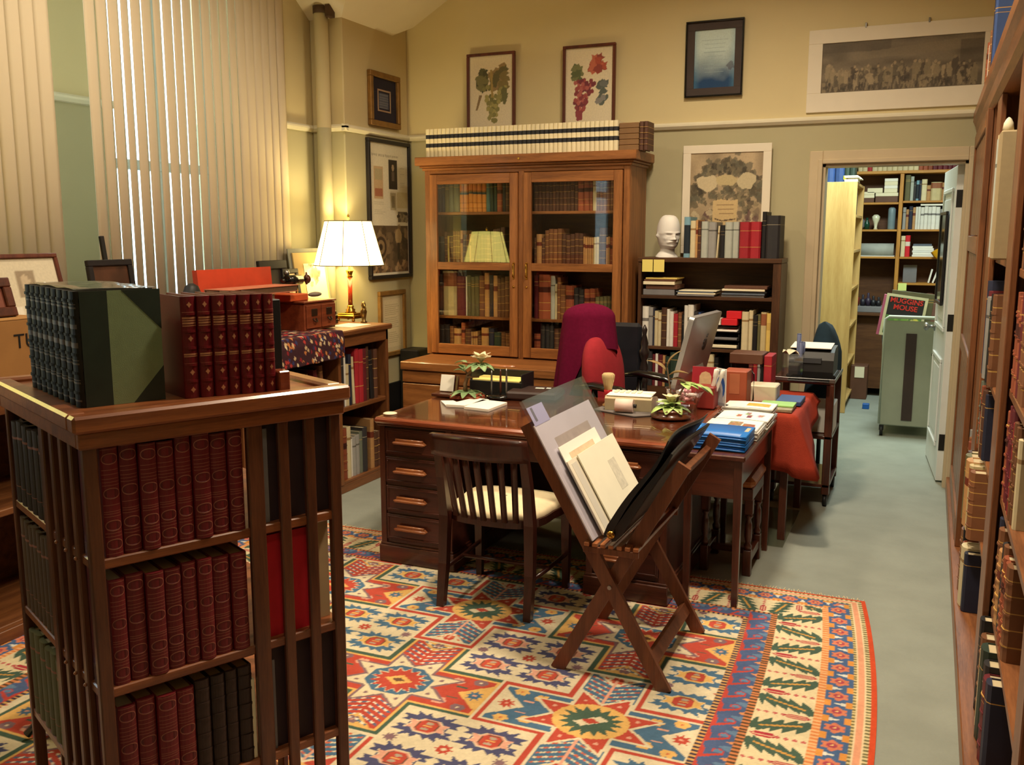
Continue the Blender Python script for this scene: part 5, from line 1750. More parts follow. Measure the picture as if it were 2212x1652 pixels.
spray('magnolia_spray', 'cream magnolia spray with grey-green leaves on a small red stand', (-2.265, 4.53, DZ_), [('leaf', M['leaf'], lv), ('leaf', M['leaf'], up_), ('petal', M['petal'], pt)], pot1)
# second spray beside the brochures
def pot2(t):
    part('pot', MB().lathe([(.05, 0), (.095, .004), (.10, .012), (.085, .02), (.08, .034), (.088, .04), (.07, .046), (.02, .046)], 22), M['brownpot'], t, False)
    part('stem', MB().tube([(.02, 0, .04), (.03, .02, .1), (.06, .04, .17)], [.007, .006, .004], 6).tube([(.0, .02, .04), (-.02, .05, .14), (-.04, .06, .24)], [.006, .005, .003], 6), mat('twig_bark_dark', (96, 72, 46), .8, .2), t, False)
lv = []
for a in range(0, 360, 45):
    lv.append(((0, 0, .05), (math.cos(R(a)), math.sin(R(a)), .15), .09 + .02 * rr.random(), .042, .15))
for a in range(22, 382, 60):
    lv.append(((0, 0, .06), (math.cos(R(a)), math.sin(R(a)), .7), .07, .034, .1))
up2 = [((.05, .03, .16), (math.cos(R(a)), math.sin(R(a)), .25), .085, .036, .15) for a in range(-60, 130, 38)] + [((.09, .03, .165), (1, -.2, .05), .09, .03, .1), ((.14, .02, .16), (1, -.3, -.1), .07, .026, .1)]
dry = [((-.045, .06, .22), (-.7, 0, .9), .10, .04, .0), ((-.04, .06, .24), (.3, .1, 1), .1, .035, .1), ((-.03, .06, .2), (.9, .2, .5), .09, .04, .1), ((-.02, .06, .18), (1, 0, .2), .08, .04, .1)]
pt = [((0, 0, .07), (math.cos(R(a)) * .5, math.sin(R(a)) * .5, 1.0), .06, .03, .15) for a in range(0, 360, 60)]
spray('magnolia_spray', 'green magnolia spray in a shallow brown pot beside the brochures', (-1.115, 4.46, DZ_), [('leaf', M['leaf2'], lv), ('leaf', M['leaf2'], up2), ('dry_leaf', M['dryleaf'], dry), ('petal', M['petal'], pt)], pot2)

# card holder
t = thing('card_holder', 'dark wooden card holder with an upright white card', 'holder', (-2.42, 4.57, DZ_))
part('stand', MB().box(-.065, .065, -.05, .06, 0, .018, .004).box(-.05, .06, .02, .035, .018, .12, .003, T=Matrix.Rotation(R(-14), 4, 'X')), M['walnut'], t, False)
part('card', MB().box(-.045, .04, -.004, .0, .022, .115, .002, T=Matrix.Translation((0, .012, 0)) @ Matrix.Rotation(R(-14), 4, 'X')), M['paper'], t, False)
# letter tray with a yellow pad
t = thing('desk_tray', 'black desk tray holding a yellow pad at the far side of the desk', 'tray', (-2.18, 4.80, DZ_))
b = MB().box(-.16, .16, -.09, .09, .0, .006, .002).box(-.16, .16, -.09, -.082, .006, .075, .002).box(-.16, -.152, -.082, .09, .006, .12, .002).box(.152, .16, -.082, .09, .006, .12, .002).box(-.152, .152, .082, .09, .006, .12, .002).box(-.155, .155, -.085, .085, .06, .066)
part('tray', b, M['black'], t, False)
part('rail', MB().tube([(-.24, -.02, .16), (-.12, -.0, .15), (.0, .0, .145), (.09, -.01, .152)], [.006, .012, .012, .006], 8), M['handle'], t, False)
solo('notepad', MB().box(-2.33, -2.04, 4.725, 4.875, DZ_ + .0665, DZ_ + .082, .002), mat('yellow_pad', (236, 218, 128), .7, .03), 'yellow notepad lying in the black desk tray', 'notepad')
# pen stand
t = thing('pen_stand', 'oval black pen stand holding three upright pens', 'pen stand', (-2.12, 4.63, DZ_))
part('base', MB().lathe([(.07, 0), (.078, .006), (.07, .018), (.03, .02)], 26), M['gloss_black'], t, False)
for i, (x, y, hh, mm) in enumerate(((-.04, -.01, .15, 'steel'), (.0, .02, .155, 'walnut_v'), (.045, .0, .165, 'steel'))):
    part('pen', MB().lathe([(.002, .014), (.006, .035), (.0062, .08), (.005, hh - .02), (.003, hh)], 10, (x, y, 0)), M[mm], t, False)
# white pads
def pad(name, label, quad, z, h, m, cat='notepad'):
    n = len(quad)
    b = MB().prism(quad, z, z + h, 'Z')
    return solo(name, b, m, label, cat)
pad('notepad', 'square white notepad before the magnolia stand on the desk', [(-2.262, 4.275), (-2.16, 4.285), (-2.12, 4.50), (-2.215, 4.52)], DZ_, .012, M['paper'])
pad('note_sheet', 'narrow white slip under the notepad by the magnolia stand', [(-2.36, 4.40), (-2.272, 4.29), (-2.24, 4.38), (-2.30, 4.43)], DZ_, .005, M['paper'], 'paper')
pad('notepad', 'white notepad lying before the pen stand', [(-2.148, 4.256), (-2.0, 4.236), (-1.995, 4.46), (-2.15, 4.487)], DZ_, .012, M['paper'])
solo('coaster', MB().lathe([(.034, 0), (.036, .004), (.03, .007), (.003, .007)], 22, (-2.425, 3.985, DZ_)), M['cream'], 'round white coaster at the near corner of the desk', 'coaster')
# brown leather box file with two white labels
t = thing('document_case', 'flat dark leather case with two white labels on the desk', 'case', (-1.93, 4.72, DZ_), R(8))
part('case', MB().box(-.15, .13, -.11, .12, 0, .045, .01), mat('dark_leather', (54, 38, 34), .5, .15), t, False)
part('label', MB().box(-.02, .03, .03, .055, .0452, .0465).box(.04, .065, .04, .065, .0452, .0465), M['paper'], t, False)
# shaving-brush like dusting brush
t = thing('desk_brush', 'upright dusting brush with pale bristles and red collar', 'brush', (-1.49, 4.62, DZ_))
part('handle', MB().lathe([(.026, 0), (.03, .01), (.018, .02), (.014, .05), (.02, .06)], 16), mat('pale_wood', (168, 126, 78), .5), t, False)
part('collar', MB().lathe([(.02, .06), (.022, .064), (.022, .088), (.019, .09)], 16), mat('red_enamel', (176, 30, 40), .35), t, False)
part('bristles', MB().lathe([(.019, .09), (.026, .12), (.033, .15), (.034, .168), (.026, .176), (.003, .178)], 18), stripes('bristle_hair', (160, 136, 92), (204, 180, 134), 'X', 60), t, False)
# adding machine with paper roll on a grey mat
pad('desk_mat', 'grey felt mat under the adding machine', [(-1.53, 4.50), (-1.28, 4.40), (-1.205, 4.47), (-1.20, 4.74), (-1.30, 4.76), (-1.5, 4.70)], DZ_, .004, mat('grey_felt', (104, 96, 92), .9, .08), 'mat')
t = thing('adding_machine', 'cream adding machine with a paper roll at its front', 'adding machine', (-1.36, 4.60, DZ_ + .0045), R(6))
b = MB().prism([(-.08, 0), (.11, 0), (.13, .03), (.10, .05), (-.06, .072), (-.085, .06)], -.12, .12, 'X')
part('body', b, mat('beige_plastic', (176, 160, 128), .5, .05), t, False)
part('cover', MB().box(-.115, .115, -.07, .09, .071, .077, .003), M['paper'], t, False)
b = MB()
for i in range(5):
    for j in range(3):
        b.box(-.09 + .03 * i, -.07 + .03 * i, .0 + .026 * j, .018 + .026 * j, .0775, .083, .002)
part('keys', b, M['cream'], t, False, kind='stuff')
part('paper_roll', MB().tube([(-.055, -.12, .034), (.035, -.12, .034)], .034, 22), mat('pinkish_paper', (226, 200, 188), .8, .02), t, False)
part('roll_core', MB().tube([(.034, -.12, .034), (.05, -.12, .034)], .01, 12), M['black'], t, False)
# loose envelopes and the sweets bowl
M['env_blue'] = mat('pale_blue_paper', (176, 184, 212), .7, .04)
M['env_red'] = mat('red_card', (206, 34, 62), .6, .04)
pad('envelope', 'pale blue envelope lying by the glass bowl', [(-1.26, 4.74), (-1.11, 4.70), (-1.10, 4.79), (-1.25, 4.83)], DZ_, .006, M['env_blue'], 'envelope')
pad('envelope', 'white envelope topmost of those by the glass bowl', [(-1.34, 4.80), (-1.16, 4.76), (-1.14, 4.87), (-1.32, 4.89)], DZ_ + .0065, .006, M['paper'], 'envelope')
pad('envelope', 'red card lying among the envelopes by the glass bowl', [(-1.22, 4.76), (-1.16, 4.745), (-1.14, 4.80), (-1.2, 4.82)], DZ_ + .013, .004, M['env_red'], 'envelope')
pad('envelope', 'pale yellow note beside the adding machine', [(-1.45, 4.78), (-1.36, 4.77), (-1.35, 4.83), (-1.44, 4.84)], DZ_, .02, mat('pale_yellow', (232, 216, 150), .7), 'envelope')
t = thing('sweet_bowl', 'clear bowl full of wrapped sweets behind the green spray', 'bowl', (-1.10, 4.69, DZ_))
part('bowl', MB().lathe([(.045, 0), (.05, .004), (.075, .05), (.1, .1), (.105, .112), (.1, .112), (.07, .05), (.045, .01)], 26), clear('bowl_glass', (250, 248, 248), .05, .06), t, False)
rb = random.Random(8)
for i in range(16):
    a, q = rb.uniform(0, 2 * PI), rb.uniform(0, .06)
    z = .05 + .05 * rb.random()
    c = rb.choice([(226, 214, 206), (206, 150, 150), (240, 232, 224), (190, 130, 140), (214, 190, 200)])
    b = MB().tube([(-.028, 0, 0), (-.016, 0, 0), (-.014, 0, 0), (.014, 0, 0), (.016, 0, 0), (.028, 0, 0)], [.011, .004, .011, .011, .004, .011], 7, T=Matrix.Translation((q * math.cos(a), q * math.sin(a), z)) @ Matrix.Rotation(rb.uniform(0, PI), 4, 'Z'))
    solo('wrapped_sweet', b, mat('sweet_wrapper_%d' % i, c, .25, .05), 'shiny wrapped sweet in the clear bowl', 'sweet', 'wrapped sweets in the bowl', loc=(-1.10, 4.69, DZ_))
# red leather box, booklet with an arch, white markers
solo('box', MB().box(-1.06, -.965, 4.755, 4.86, DZ_, DZ_ + .115, .006), mat('red_leather', (128, 40, 34), .45, .15), 'deep red leather pen box on the desk edge', 'box')
t = thing('booklet', 'red booklet with a pale arched picture behind the pen box', 'booklet', (-1.04, 4.875, DZ_))
part('cover', MB().box(-.075, .06, 0, .006, .06, .2, .001, T=Matrix.Rotation(R(-8), 4, 'X')), mat('crimson_card', (150, 26, 40), .5, .04), t, False)
b = MB().prism([(-.035, .085), (.028, .085), (.028, .15), (.018, .168), (-.004, .176), (-.025, .168), (-.035, .15)], -.001, 0, 'Y', T=Matrix.Rotation(R(-8), 4, 'X'))
part('picture', b, mat('buff_arch', (190, 156, 116), .6, .12, 40), t, False)
part('prop', MB().box(-.06, .05, .012, .06, 0, .06, .003), M['walnut'], t, False)
for i, (x, y, a) in enumerate(((-.985, 4.80, 8), (-.995, 4.815, 14), (-.972, 4.82, 18))):
    T = Matrix.Rotation(R(a), 4, 'Y')
    b = MB().lathe([(.008, 0), (.009, .01), (.009, .075), (.011, .078), (.011, .115), (.008, .12)], 10, T=T)
    o = solo('marker', b, [M['paper']], f"white marker pen, {nth(i + 1)} of three in the red leather box", 'pen', 'markers in the red leather box', loc=(x, y, DZ_ + .085))
# blue and white leaflet stand
t = thing('leaflet', 'upright blue and white leaflet beside the brochure piles', 'leaflet', (-.955, 4.86, DZ_), R(-38))
part('card', MB().box(-.04, .04, 0, .004, 0, .20, .001), M['whitebroch'], t, False)
k = Ink(.076, .192, 40, 80, (206, 206, 204), -.038, .004)
k.ell(0, .10, .034, .06, (44, 92, 170)); k.poly([(-.022, .01), (.022, .01), (.016, .1), (0, .135), (-.016, .1)], (186, 186, 190))
for i in range(5):
    k.rect(-.03 + .012 * i, -.022 + .012 * i, .165, .185, (96, 106, 130))
k.rect(-.036, .036, .0, .02, (150, 150, 156))
ink_part('print', k, M['print'], t, lambda X, Y: (X, np.full_like(X, -.0008), Y))
part('support', MB().box(-.03, .03, .004, .05, 0, .006), M['black'], t, False)

# ------------------------------------------------------------------ on the red cloth: computer, slipcase, books, white box
# all-in-one computer seen from behind
t = thing('computer', 'silver all-in-one computer seen from its aluminium back', 'computer', (-1.245, 5.33, CZ), R(85))
tilt = Matrix.Translation((0, 0, .075)) @ Matrix.Rotation(R(14), 4, 'X')
b = MB()
pts = []
w, hgt, rc = .264, .43, .02
for cx_, cz_, a0 in ((w - rc, rc, -90), (w - rc, hgt - rc, 0), (-w + rc, hgt - rc, 90), (-w + rc, rc, 180)):
    for q in range(5):
        a = R(a0 + q * 22.5)
        pts.append((cx_ + rc * math.cos(a), cz_ + rc * math.sin(a)))
b.prism(pts, -.016, .012, 'Y', T=tilt)
bul = [[(w * (.97) * (u_ - .5) * 2, -.016 - .02 * (1 - (2 * u_ - 1) ** 2) * (1 - (2 * v_ - 1) ** 4), .01 + (hgt - .02) * v_) for v_ in [q / 8 for q in range(9)]] for u_ in [q / 10 for q in range(11)]]
b.surf(bul, T=tilt)
part('housing', b, M['alu'], t, False)
part('screen', MB().box(-w + .015, w - .015, .0122, .0135, .09, hgt - .015, T=tilt), M['gloss_black'], t, False)
em = MB()
def ap(cx_, cz_, s):
    o_ = []
    for i in range(28):
        a = 2 * PI * i / 28
        r_ = s * (1 - .16 * math.exp(-((a - PI / 2) / .3) ** 2) - .10 * math.exp(-((a - 3 * PI / 2) / .25) ** 2))
        x_, z_ = r_ * math.cos(a) * .9, r_ * math.sin(a)
        if x_ < -s * .55 and abs(z_) < s * .4:
            x_ += s * .3 * (1 - abs(z_) / (s * .4))
        o_.append((cx_ + x_, cz_ + z_))
    return o_
em.prism(ap(0, .26, .036), -.039, -.0365, 'Y', T=tilt)
em.prism([(.004, .300), (.012, .302), (.022, .314), (.022, .324), (.010, .318), (.004, .308)], -.039, -.0365, 'Y', T=tilt)
part('emblem', em, mat('dark_emblem', (52, 52, 58), .3), t, False, label='dark fruit-shaped emblem')
part('stand', MB().box(-.09, .09, -.14, .06, 0, .006, .002).prism([(-.135, .006), (-.12, .006), (-.02, .27), (-.04, .27)], -.085, .085, 'X'), M['alu'], t, False)
# terracotta slipcase
b = MB().box(-.99, -.862, 5.10, 5.24, CZ, CZ + .205, .004)
t = thing('slipcase', 'upright brown-orange slipcase standing on the red cloth', 'slipcase', (-.925, 5.17, CZ))
part('case', b, mat('terracotta_case', (156, 74, 44), .55, .06), t)
part('label', MB().box(-.955, -.90, 5.0985, 5.0998, CZ + .08, CZ + .19, .0005, T=None), mat('faded_label', (170, 96, 62), .6), t)
# dark brown box with red book behind it
t = thing('book', 'dark brown fat book on a wire rest behind the slipcase', 'book', (-.93, 5.6, CZ))
b = MB().box(-1.04, -.85, 5.52, 5.70, CZ + .19, CZ + .25, .004)
part('volume', b, M['brownbook'], t)
for x in (-1.03, -.86):
    part('wire_rest', MB().tube([(x, 5.53, CZ), (x, 5.53, CZ + .187), (x, 5.69, CZ + .187), (x, 5.69, CZ)], .004, 6), M['black'], t)
solo('book', MB().box(-.845, -.80, 5.55, 5.72, CZ, CZ + .24, .003), M['red_cloth'], 'scarlet book upright behind the fat brown book', 'book')
solo('box', MB().box(-.90, -.74, 5.35, 5.50, CZ, CZ + .095, .006), mat('ivory_box', (214, 204, 178), .5, .03), 'ivory white box on the red cloth behind the slipcase', 'box')
solo('book', MB().box(-.85, -.62, 5.38, 5.40, CZ, CZ + .0, 0) if 0 else MB().box(-.735, -.60, 5.30, 5.52, CZ, CZ + .026, .003), M['blue_cloth'], 'dark blue book lying flat before the printer cart', 'book')
solo('book', MB().box(-.81, -.62, 5.085, 5.27, CZ, CZ + .016, .002), mat('floral_cover', (150, 136, 108), .6, .3, 40), 'mottled picture book, lower of the flat pair on the red cloth', 'book')
solo('book', MB().box(-.80, -.62, 5.15, 5.285, CZ + .0165, CZ + .026, .002), mat('pale_green_cover', (150, 196, 112), .6, .05), 'pale green booklet, upper of the flat pair on the red cloth', 'book')
# little lamp wire loop
t = thing('book_light', 'black wire reading light curving beside the ivory box', 'light', (-.87, 5.24, CZ))
part('wire', MB().tube([(-.885, 5.26, CZ + .004), (-.86, 5.25, CZ + .004), (-.85, 5.25, CZ + .03), (-.85, 5.25, CZ + .17), (-.87, 5.26, CZ + .195), (-.93, 5.28, CZ + .2)], .0045, 8), M['gloss_black'], t)
part('head', MB().lathe([(.012, 0), (.016, .01), (.008, .02)], 10, (-.885, 5.26, CZ)), M['steel'], t)
# ------------------------------------------------------------------ dark cart with the printer
ct = thing('equipment_cart', 'dark wheeled equipment cart carrying the printer beside the doorway', 'cart', (-.63, 5.86 + .3, 0))
cx0, cx1, cy0, cy1 = -.84, -.475, 5.86, 6.40
part('shelf', MB().box(cx0, cx1, cy0, cy1, .755, .775, .003), M['walnut'], ct)
part('shelf', MB().box(cx0, cx1, cy0, cy1, .42, .44, .003), M['walnut'], ct)
part('shelf', MB().box(cx0, cx1, cy0, cy1, .12, .14, .003), M['walnut'], ct)
for x in (cx0, cx1 - .045):
    for y in (cy0, cy1 - .05):
        part('post', MB().box(x, x + .045, y, y + .05, .075, .755, .004), M['walnut_v'], ct)
        b = MB().tube([(x + .022 - .012, y + .03, .036), (x + .022 + .012, y + .03, .036)], .036, 16).box(x + .008, x + .036, y + .02, y + .04, .045, .08, .003)
        part('caster', b, M['black'], ct, label='black rubber caster')
part('rim', MB().box(cx0, cx1, cy0 - .004, cy0, .768, .79, .001).box(cx1, cx1 + .004, cy0, cy1, .768, .79, .001), M['steel'], ct)
solo('carton', MB().box(-.52, -.478, 5.95, 6.2, .441, .62, .004).box(-.78, -.525, 5.95, 6.3, .441, .60, .004), M['whitebroch'], 'white paper packet on the middle shelf of the cart', 'packet')
t = thing('printer', 'rounded black printer with a white sheet on its lid', 'printer', (-.62, 6.05, .776))
P = []
for i in range(13):
    a = PI * i / 12
    P.append([(-.17 + .34 * i / 12, y, .0) for y in (0,)])
prof = [(-.145, 0), (-.155, .05), (-.145, .12), (-.11, .165), (-.05, .185), (.1, .19), (.14, .16), (.15, .1), (.15, 0)]
b = MB().prism(prof, -.13, .13, 'X', sm=False).box(-.145, .145, -.135, .14, 0, .03, .01)
part('body', b, M['black'], t, False)
part('control_strip', MB().box(-.1, .06, -.156, -.14, .1, .135, .002), mat('dark_grey', (60, 62, 66), .35), t, False)
part('sheet', MB().box(-.13, .11, -.10, .12, .1905, .196, .001, T=Matrix.Rotation(R(3), 4, 'X')), M['paper'], t, False)
part('input_tray', MB().box(-.12, .12, -.28, -.15, .002, .012, .002), M['gloss_black'], t, False)
# clear acrylic stand with blue tubes
t = thing('acrylic_stand', 'clear acrylic holder with slate blue rolls before the printer', 'holder', (-.70, 5.93, .776))
b = MB().box(-.79, -.665, 5.885, 5.89, .777, .93).box(-.79, -.785, 5.89, 5.97, .777, .93).box(-.67, -.665, 5.89, 5.97, .777, .93).box(-.79, -.665, 5.97, 5.975, .777, .93)
part('holder', b, clear('acrylic', (249, 250, 252), .03, .05), t)
for i, (x, y, h) in enumerate(((-.70, 5.94, .27), (-.685, 5.915, .225), (-.655 - .02, 5.945, .22))):
    solo('paper_roll', MB().tube([(x, y, .778), (x, y, .776 + h)], .013, 12).lathe([(.012, 0), (.012, .004), (.002, .005)], 12, (x, y, .776 + h)), mat('slate_blue_roll_%d' % i, (88, 96, 128), .6, .06), ('tallest', 'second', 'third')[i] + ' slate blue roll in the clear holder by the printer', 'roll', 'blue rolls in the clear holder')
solo('crumpled_slip', MB().sheet([[(-.79 + .02 * i + .004 * math.sin(3 * j), 5.90 + .022 * j, .935 + .016 * math.sin(i * 2.1 + j * 1.7)) for j in range(4)] for i in range(6)], .0015), CP, 'crumpled cream slip topping the clear holder', 'paper')

# jacket on a chair back in the doorway
t = thing('jacket', 'dark teal jacket hung on a stand beside the doorway', 'jacket', (-.61, 6.53, 0))
P = []
for i in range(18):
    a = 2 * PI * i / 18
    r_ = []
    for j in range(13):
        s = j / 12
        z = 1.075 - .66 * s ** 1.4
        rx = .004 + .08 * min(1, s * 2.4) ** .55 + .035 * s + .006 * math.sin(5 * a + 3 * s)
        ry = .025 + .055 * min(1, s * 3) ** .7 + .01 * s + .006 * math.sin(4 * a + 2 * s)
        r_.append((rx * math.cos(a) + .012 * math.sin(s * 4), ry * math.sin(a), z))
    P.append(r_)
part('cloth', MB().surf(P, closed_u=True), mat('teal_wool', (30, 52, 66), .9, .12, 20, bump=.3), t, False)
part('stand', MB().tube([(0, 0, 0.02), (0, 0, 1.05)], .014, 8).lathe([(.10, 0), (.10, .012), (.02, .03)], 18), M['black'], t, False)

# ------------------------------------------------------------------ chairs behind the desk
M['wood_black'] = wood('blackened_wood', (24, 18, 18), (44, 34, 32), .3, 'Z', coat=.4)
t = thing('armchair', 'black leather armchair with carved dark posts behind the draped chair', 'chair', (-1.80, 5.56, 0))
b = MB()
for x in (-2.11, -1.60):
    pst = [(.022, 0), (.022, .40), (.026, .41), (.024, .70), (.03, .72), (.02, .74), (.028, .80), (.018, .84), (.03, .875), (.034, .90), (.022, .92), (.026, .95), (.012, 1.0), (.018, 1.03), (.004, 1.06)]
    part('post', MB().lathe([(r_, z * 1.03) for r_, z in pst], 14, (x, 5.68, 0)), M['wood_black'], t)
part('backrest', MB().box(-2.09, -1.62, 5.665, 5.715, .56, 1.10, .03), mat('black_leather', (28, 28, 34), .38, .15, 12, coat=.2), t)
part('seat', MB().box(-2.09, -1.62, 5.47, 5.69, .42, .50, .03), bpy.data.materials['black_leather'], t)
for x in (-2.11, -1.60):
    part('arm', MB().box(x - .025, x + .025, 5.47, 5.68, .66, .70, .012), M['wood_black'], t)
    part('leg', MB().lathe([(.02, 0), (.024, .2), (.02, .42), (.022, .66)], 10, (x, 5.49, 0)), M['wood_black'], t)
# red office chair turned towards the computer
t = thing('office_chair', 'red office chair with glossy black arms behind the desk', 'chair', (-1.57, 5.20, 0), R(80))
# local: sits facing -y ; back at +y
P = []
for i in range(28):
    a = 2 * PI * i / 28
    r_ = []
    for q in range(17):
        v_ = -PI / 2 + PI * q / 16
        cv = abs(math.cos(v_)) ** .7
        r_.append((.215 * cv * math.copysign(abs(math.cos(a)) ** .8, math.cos(a)), .145 + .075 * cv * math.sin(a) + .03 * math.sin(v_), .80 + .27 * math.copysign(abs(math.sin(v_)) ** .8, math.sin(v_))))
    P.append(r_)
part('backrest', MB().surf(P, closed_u=True), mat('red_upholstery', (146, 28, 38), .9, .08, 30, bump=.3), t, False)
part('neck', MB().box(-.05, .05, .22, .26, 1.0, 1.12, .01), M['black'], t, False)
part('seat', MB().box(-.24, .24, -.25, .22, .43, .51, .04), bpy.data.materials['red_upholstery'], t, False)
part('column', MB().lathe([(.03, .1), (.03, .43)], 12), M['steel'], t, False)
part('headrest', MB().box(-.09, .09, .2, .25, 1.08, 1.17, .02), bpy.data.materials['red_upholstery'], t, False)
for s in (-1, 1):
    part('armrest', MB().tube([(s * .27, .17, .80), (s * .285, .05, .815), (s * .285, -.1, .80), (s * .27, -.24, .765)], [.03, .042, .042, .025], 12, flat=.55).tube([(s * .25, .05, .50), (s * .285, .05, .79)], .018, 8), M['gloss_black'], t, False, label='glossy black armrest')
b = MB()
for i in range(5):
    a = 2 * PI * i / 5
    lg = part('base_leg', MB().tube([(0, 0, .11), (.24 * math.cos(a), .24 * math.sin(a), .07)], [.03, .018], 8).lathe([(.025, 0), (.027, .025), (.02, .05)], 10, (.23 * math.cos(a), .23 * math.sin(a), 0)), M['black'], t, False)
# maroon sweater draped over the chair's headrest
def sweater():
    b = MB()
    nu, nv = 60, 30
    P = []
    for i in range(nu):
        a = 2 * PI * i / nu
        da = math.atan2(math.sin(a - 3.05), math.cos(a - 3.05))
        side = 1 / (1 + math.exp((abs(da) - 1.25) * 6))      # 1 on the window side
        hang = .17 + .33 * side + .06 * math.exp(-((a - .1) / .4) ** 2) + .06 * math.exp(-((a - 6.2) / .4) ** 2)
        r_ = []
        for j in range(nv):
            s = j / (nv - 1)
            if s < .3:
                q = s / .3 * PI / 2
                rx, ry, z = .155 * math.sin(q), .10 * math.sin(q), .085 * math.cos(q)
            else:
                q = (s - .3) / .7
                rx = .155 + .02 * q + .012 * q * math.sin(9 * a) + .035 * q * side
                ry = .10 + .03 * q + .012 * q * math.cos(8 * a + 1) + .02 * q * side
                z = -hang * q
            r_.append((rx * math.cos(a), ry * math.sin(a), z))
        P.append(r_)
    b.surf(P, closed_u=True)
    me = b.mesh('sweater', [mat('maroon_knit', (98, 14, 46), .95, .1, 60, spec=.1, bump=.5)])
    o = bpy.data.objects.new('sweater', me)
    C.objects.link(o)
    o.location = (-1.815, 5.24, 1.165)
    o.rotation_euler = (0, 0, R(23.5))
    return tag(o, 'maroon sweater draped over the top of the red office chair', 'sweater')
sweater()
# clear mat under the chairs
solo('floor_mat', MB().box(-2.25, -.62, 4.98, 5.72, .001, .004, .001), clear('clear_mat', (240, 242, 236), .15, .03), 'clear plastic floor mat under the office chair', 'mat')
solo('case', MB().box(-3.81, -3.64, 6.42, 6.62, 0, .745, .01), M['black'], 'tall black case in the corner behind the drawer chest', 'case')
# ------------------------------------------------------------------ slat-back chair before the desk
sc_ = thing('side_chair', 'dark slat-back wooden chair with cream seat pad at the desk', 'chair', (-1.70, 3.75, 0))
M['chairwood'] = wood('dark_chair_wood', (42, 18, 13), (70, 32, 22), .34, 'Z', coat=.35)
def bow(u, d=.055):
    return d * (1 - u * u)
# rear legs rise into back posts, raked
for s in (-1, 1):
    x = -1.70 + s * .205
    sx = s * .0
    rail_pts = [(x + s * .006, 3.545, 0), (x + s * .004, 3.575, .2), (x, 3.585, .42), (x - s * .0, 3.555, .6), (x - s * .004, 3.505, .80)]
    b = MB()
    P = []
    for (px, py, pz), w in zip(rail_pts, (.017, .02, .022, .019, .016)):
        P.append([(px - w, py - w, pz), (px + w, py - w, pz), (px + w, py + w, pz), (px - w, py + w, pz)])
    v = [p for q in P for p in q]
    f = []
    for i in range(len(P) - 1):
        for j in range(4):
            f.append((i * 4 + j, i * 4 + (j + 1) % 4, (i + 1) * 4 + (j + 1) % 4, (i + 1) * 4 + j))
    f += [(0, 1, 2, 3), tuple(len(v) - 4 + j for j in range(4))]
    b.add(v, f)
    part('rear_leg', b, M['chairwood'], sc_)
# crest rail
P = []
for i in range(15):
    u_ = i / 14 * 2 - 1
    x = -1.70 + .222 * u_
    y = 3.505 - bow(u_, .05)
    P.append([(x, y + .02 * (1 - q), .715 + .105 * q - .012 * (q * u_ * u_)) for q in (0, .25, .5, .75, 1)])
part('crest_rail', MB().sheet(P, .022), M['chairwood'], sc_)
# slats
for i in range(7):
    u_ = (i - 3) / 3.55
    x1, x0 = -1.70 + .19 * u_, -1.70 + .17 * u_
    pts = []
    b = MB()
    P = []
    for q in range(6):
        s = q / 5
        z = .425 + .30 * s
        y = 3.575 - .06 * s - bow(u_, .03 + .02 * s)
        x = x0 + (x1 - x0) * s
        P.append([(x - .013, y, z), (x + .013, y, z)])
    b.sheet(P, .010)
    part('back_slat', b, M['chairwood'], sc_)
# seat: shaped frame with pad
out = []
for i in range(32):
    a = 2 * PI * i / 32
    cx_, cy_ = math.cos(a), math.sin(a)
    wx = .235 + .05 * max(0, cy_)
    r_ = (abs(cx_) ** 3.2 + abs(cy_) ** 3.2) ** (-1 / 3.2)
    out.append((-1.70 + wx * r_ * cx_, 3.79 + .225 * r_ * cy_))
part('seat_frame', MB().prism(out, .395, .43, 'Z'), M['chairwood'], sc_)
P = []
for i in range(32):
    row_ = []
    for q, zz in ((1.0, .431), (1.0, .445), (.94, .458), (.7, .468), (.35, .474), (.02, .476)):
        row_.append((-1.70 + (out[i][0] + 1.70) * q * .97, 3.79 + (out[i][1] - 3.79) * q * .97 + .0, zz))
    P.append(row_)
part('seat_pad', MB().surf(P, closed_u=True), mat('cream_upholstery', (226, 208, 168), .85, .05, 30, bump=.2), sc_, label='cream upholstered seat pad')
for s in (-1, 1):
    b = MB()
    x = -1.70 + s * .225
    P = [[(x - w, 3.975 - w, z), (x + w, 3.975 - w, z), (x + w, 3.975 + w, z), (x - w, 3.975 + w, z)] for z, w in ((0, .014), (.2, .018), (.395, .021))]
    v = [p for q in P for p in q]
    f = [(i * 4 + j, i * 4 + (j + 1) % 4, (i + 1) * 4 + (j + 1) % 4, (i + 1) * 4 + j) for i in range(2) for j in range(4)] + [(0, 1, 2, 3), (8, 9, 10, 11)]
    b.add(v, f)
    part('front_leg', b, M['chairwood'], sc_)
    part('side_stretcher', MB().tube([(-1.70 + s * .207, 3.575, .17), (-1.70 + s * .216, 3.77, .165), (x, 3.965, .17)], .010, 8), M['chairwood'], sc_)
part('cross_stretcher', MB().tube([(-1.70 - .214, 3.77, .168), (-1.70, 3.77, .168), (-1.70 + .214, 3.77, .168)], .009, 8), M['chairwood'], sc_)

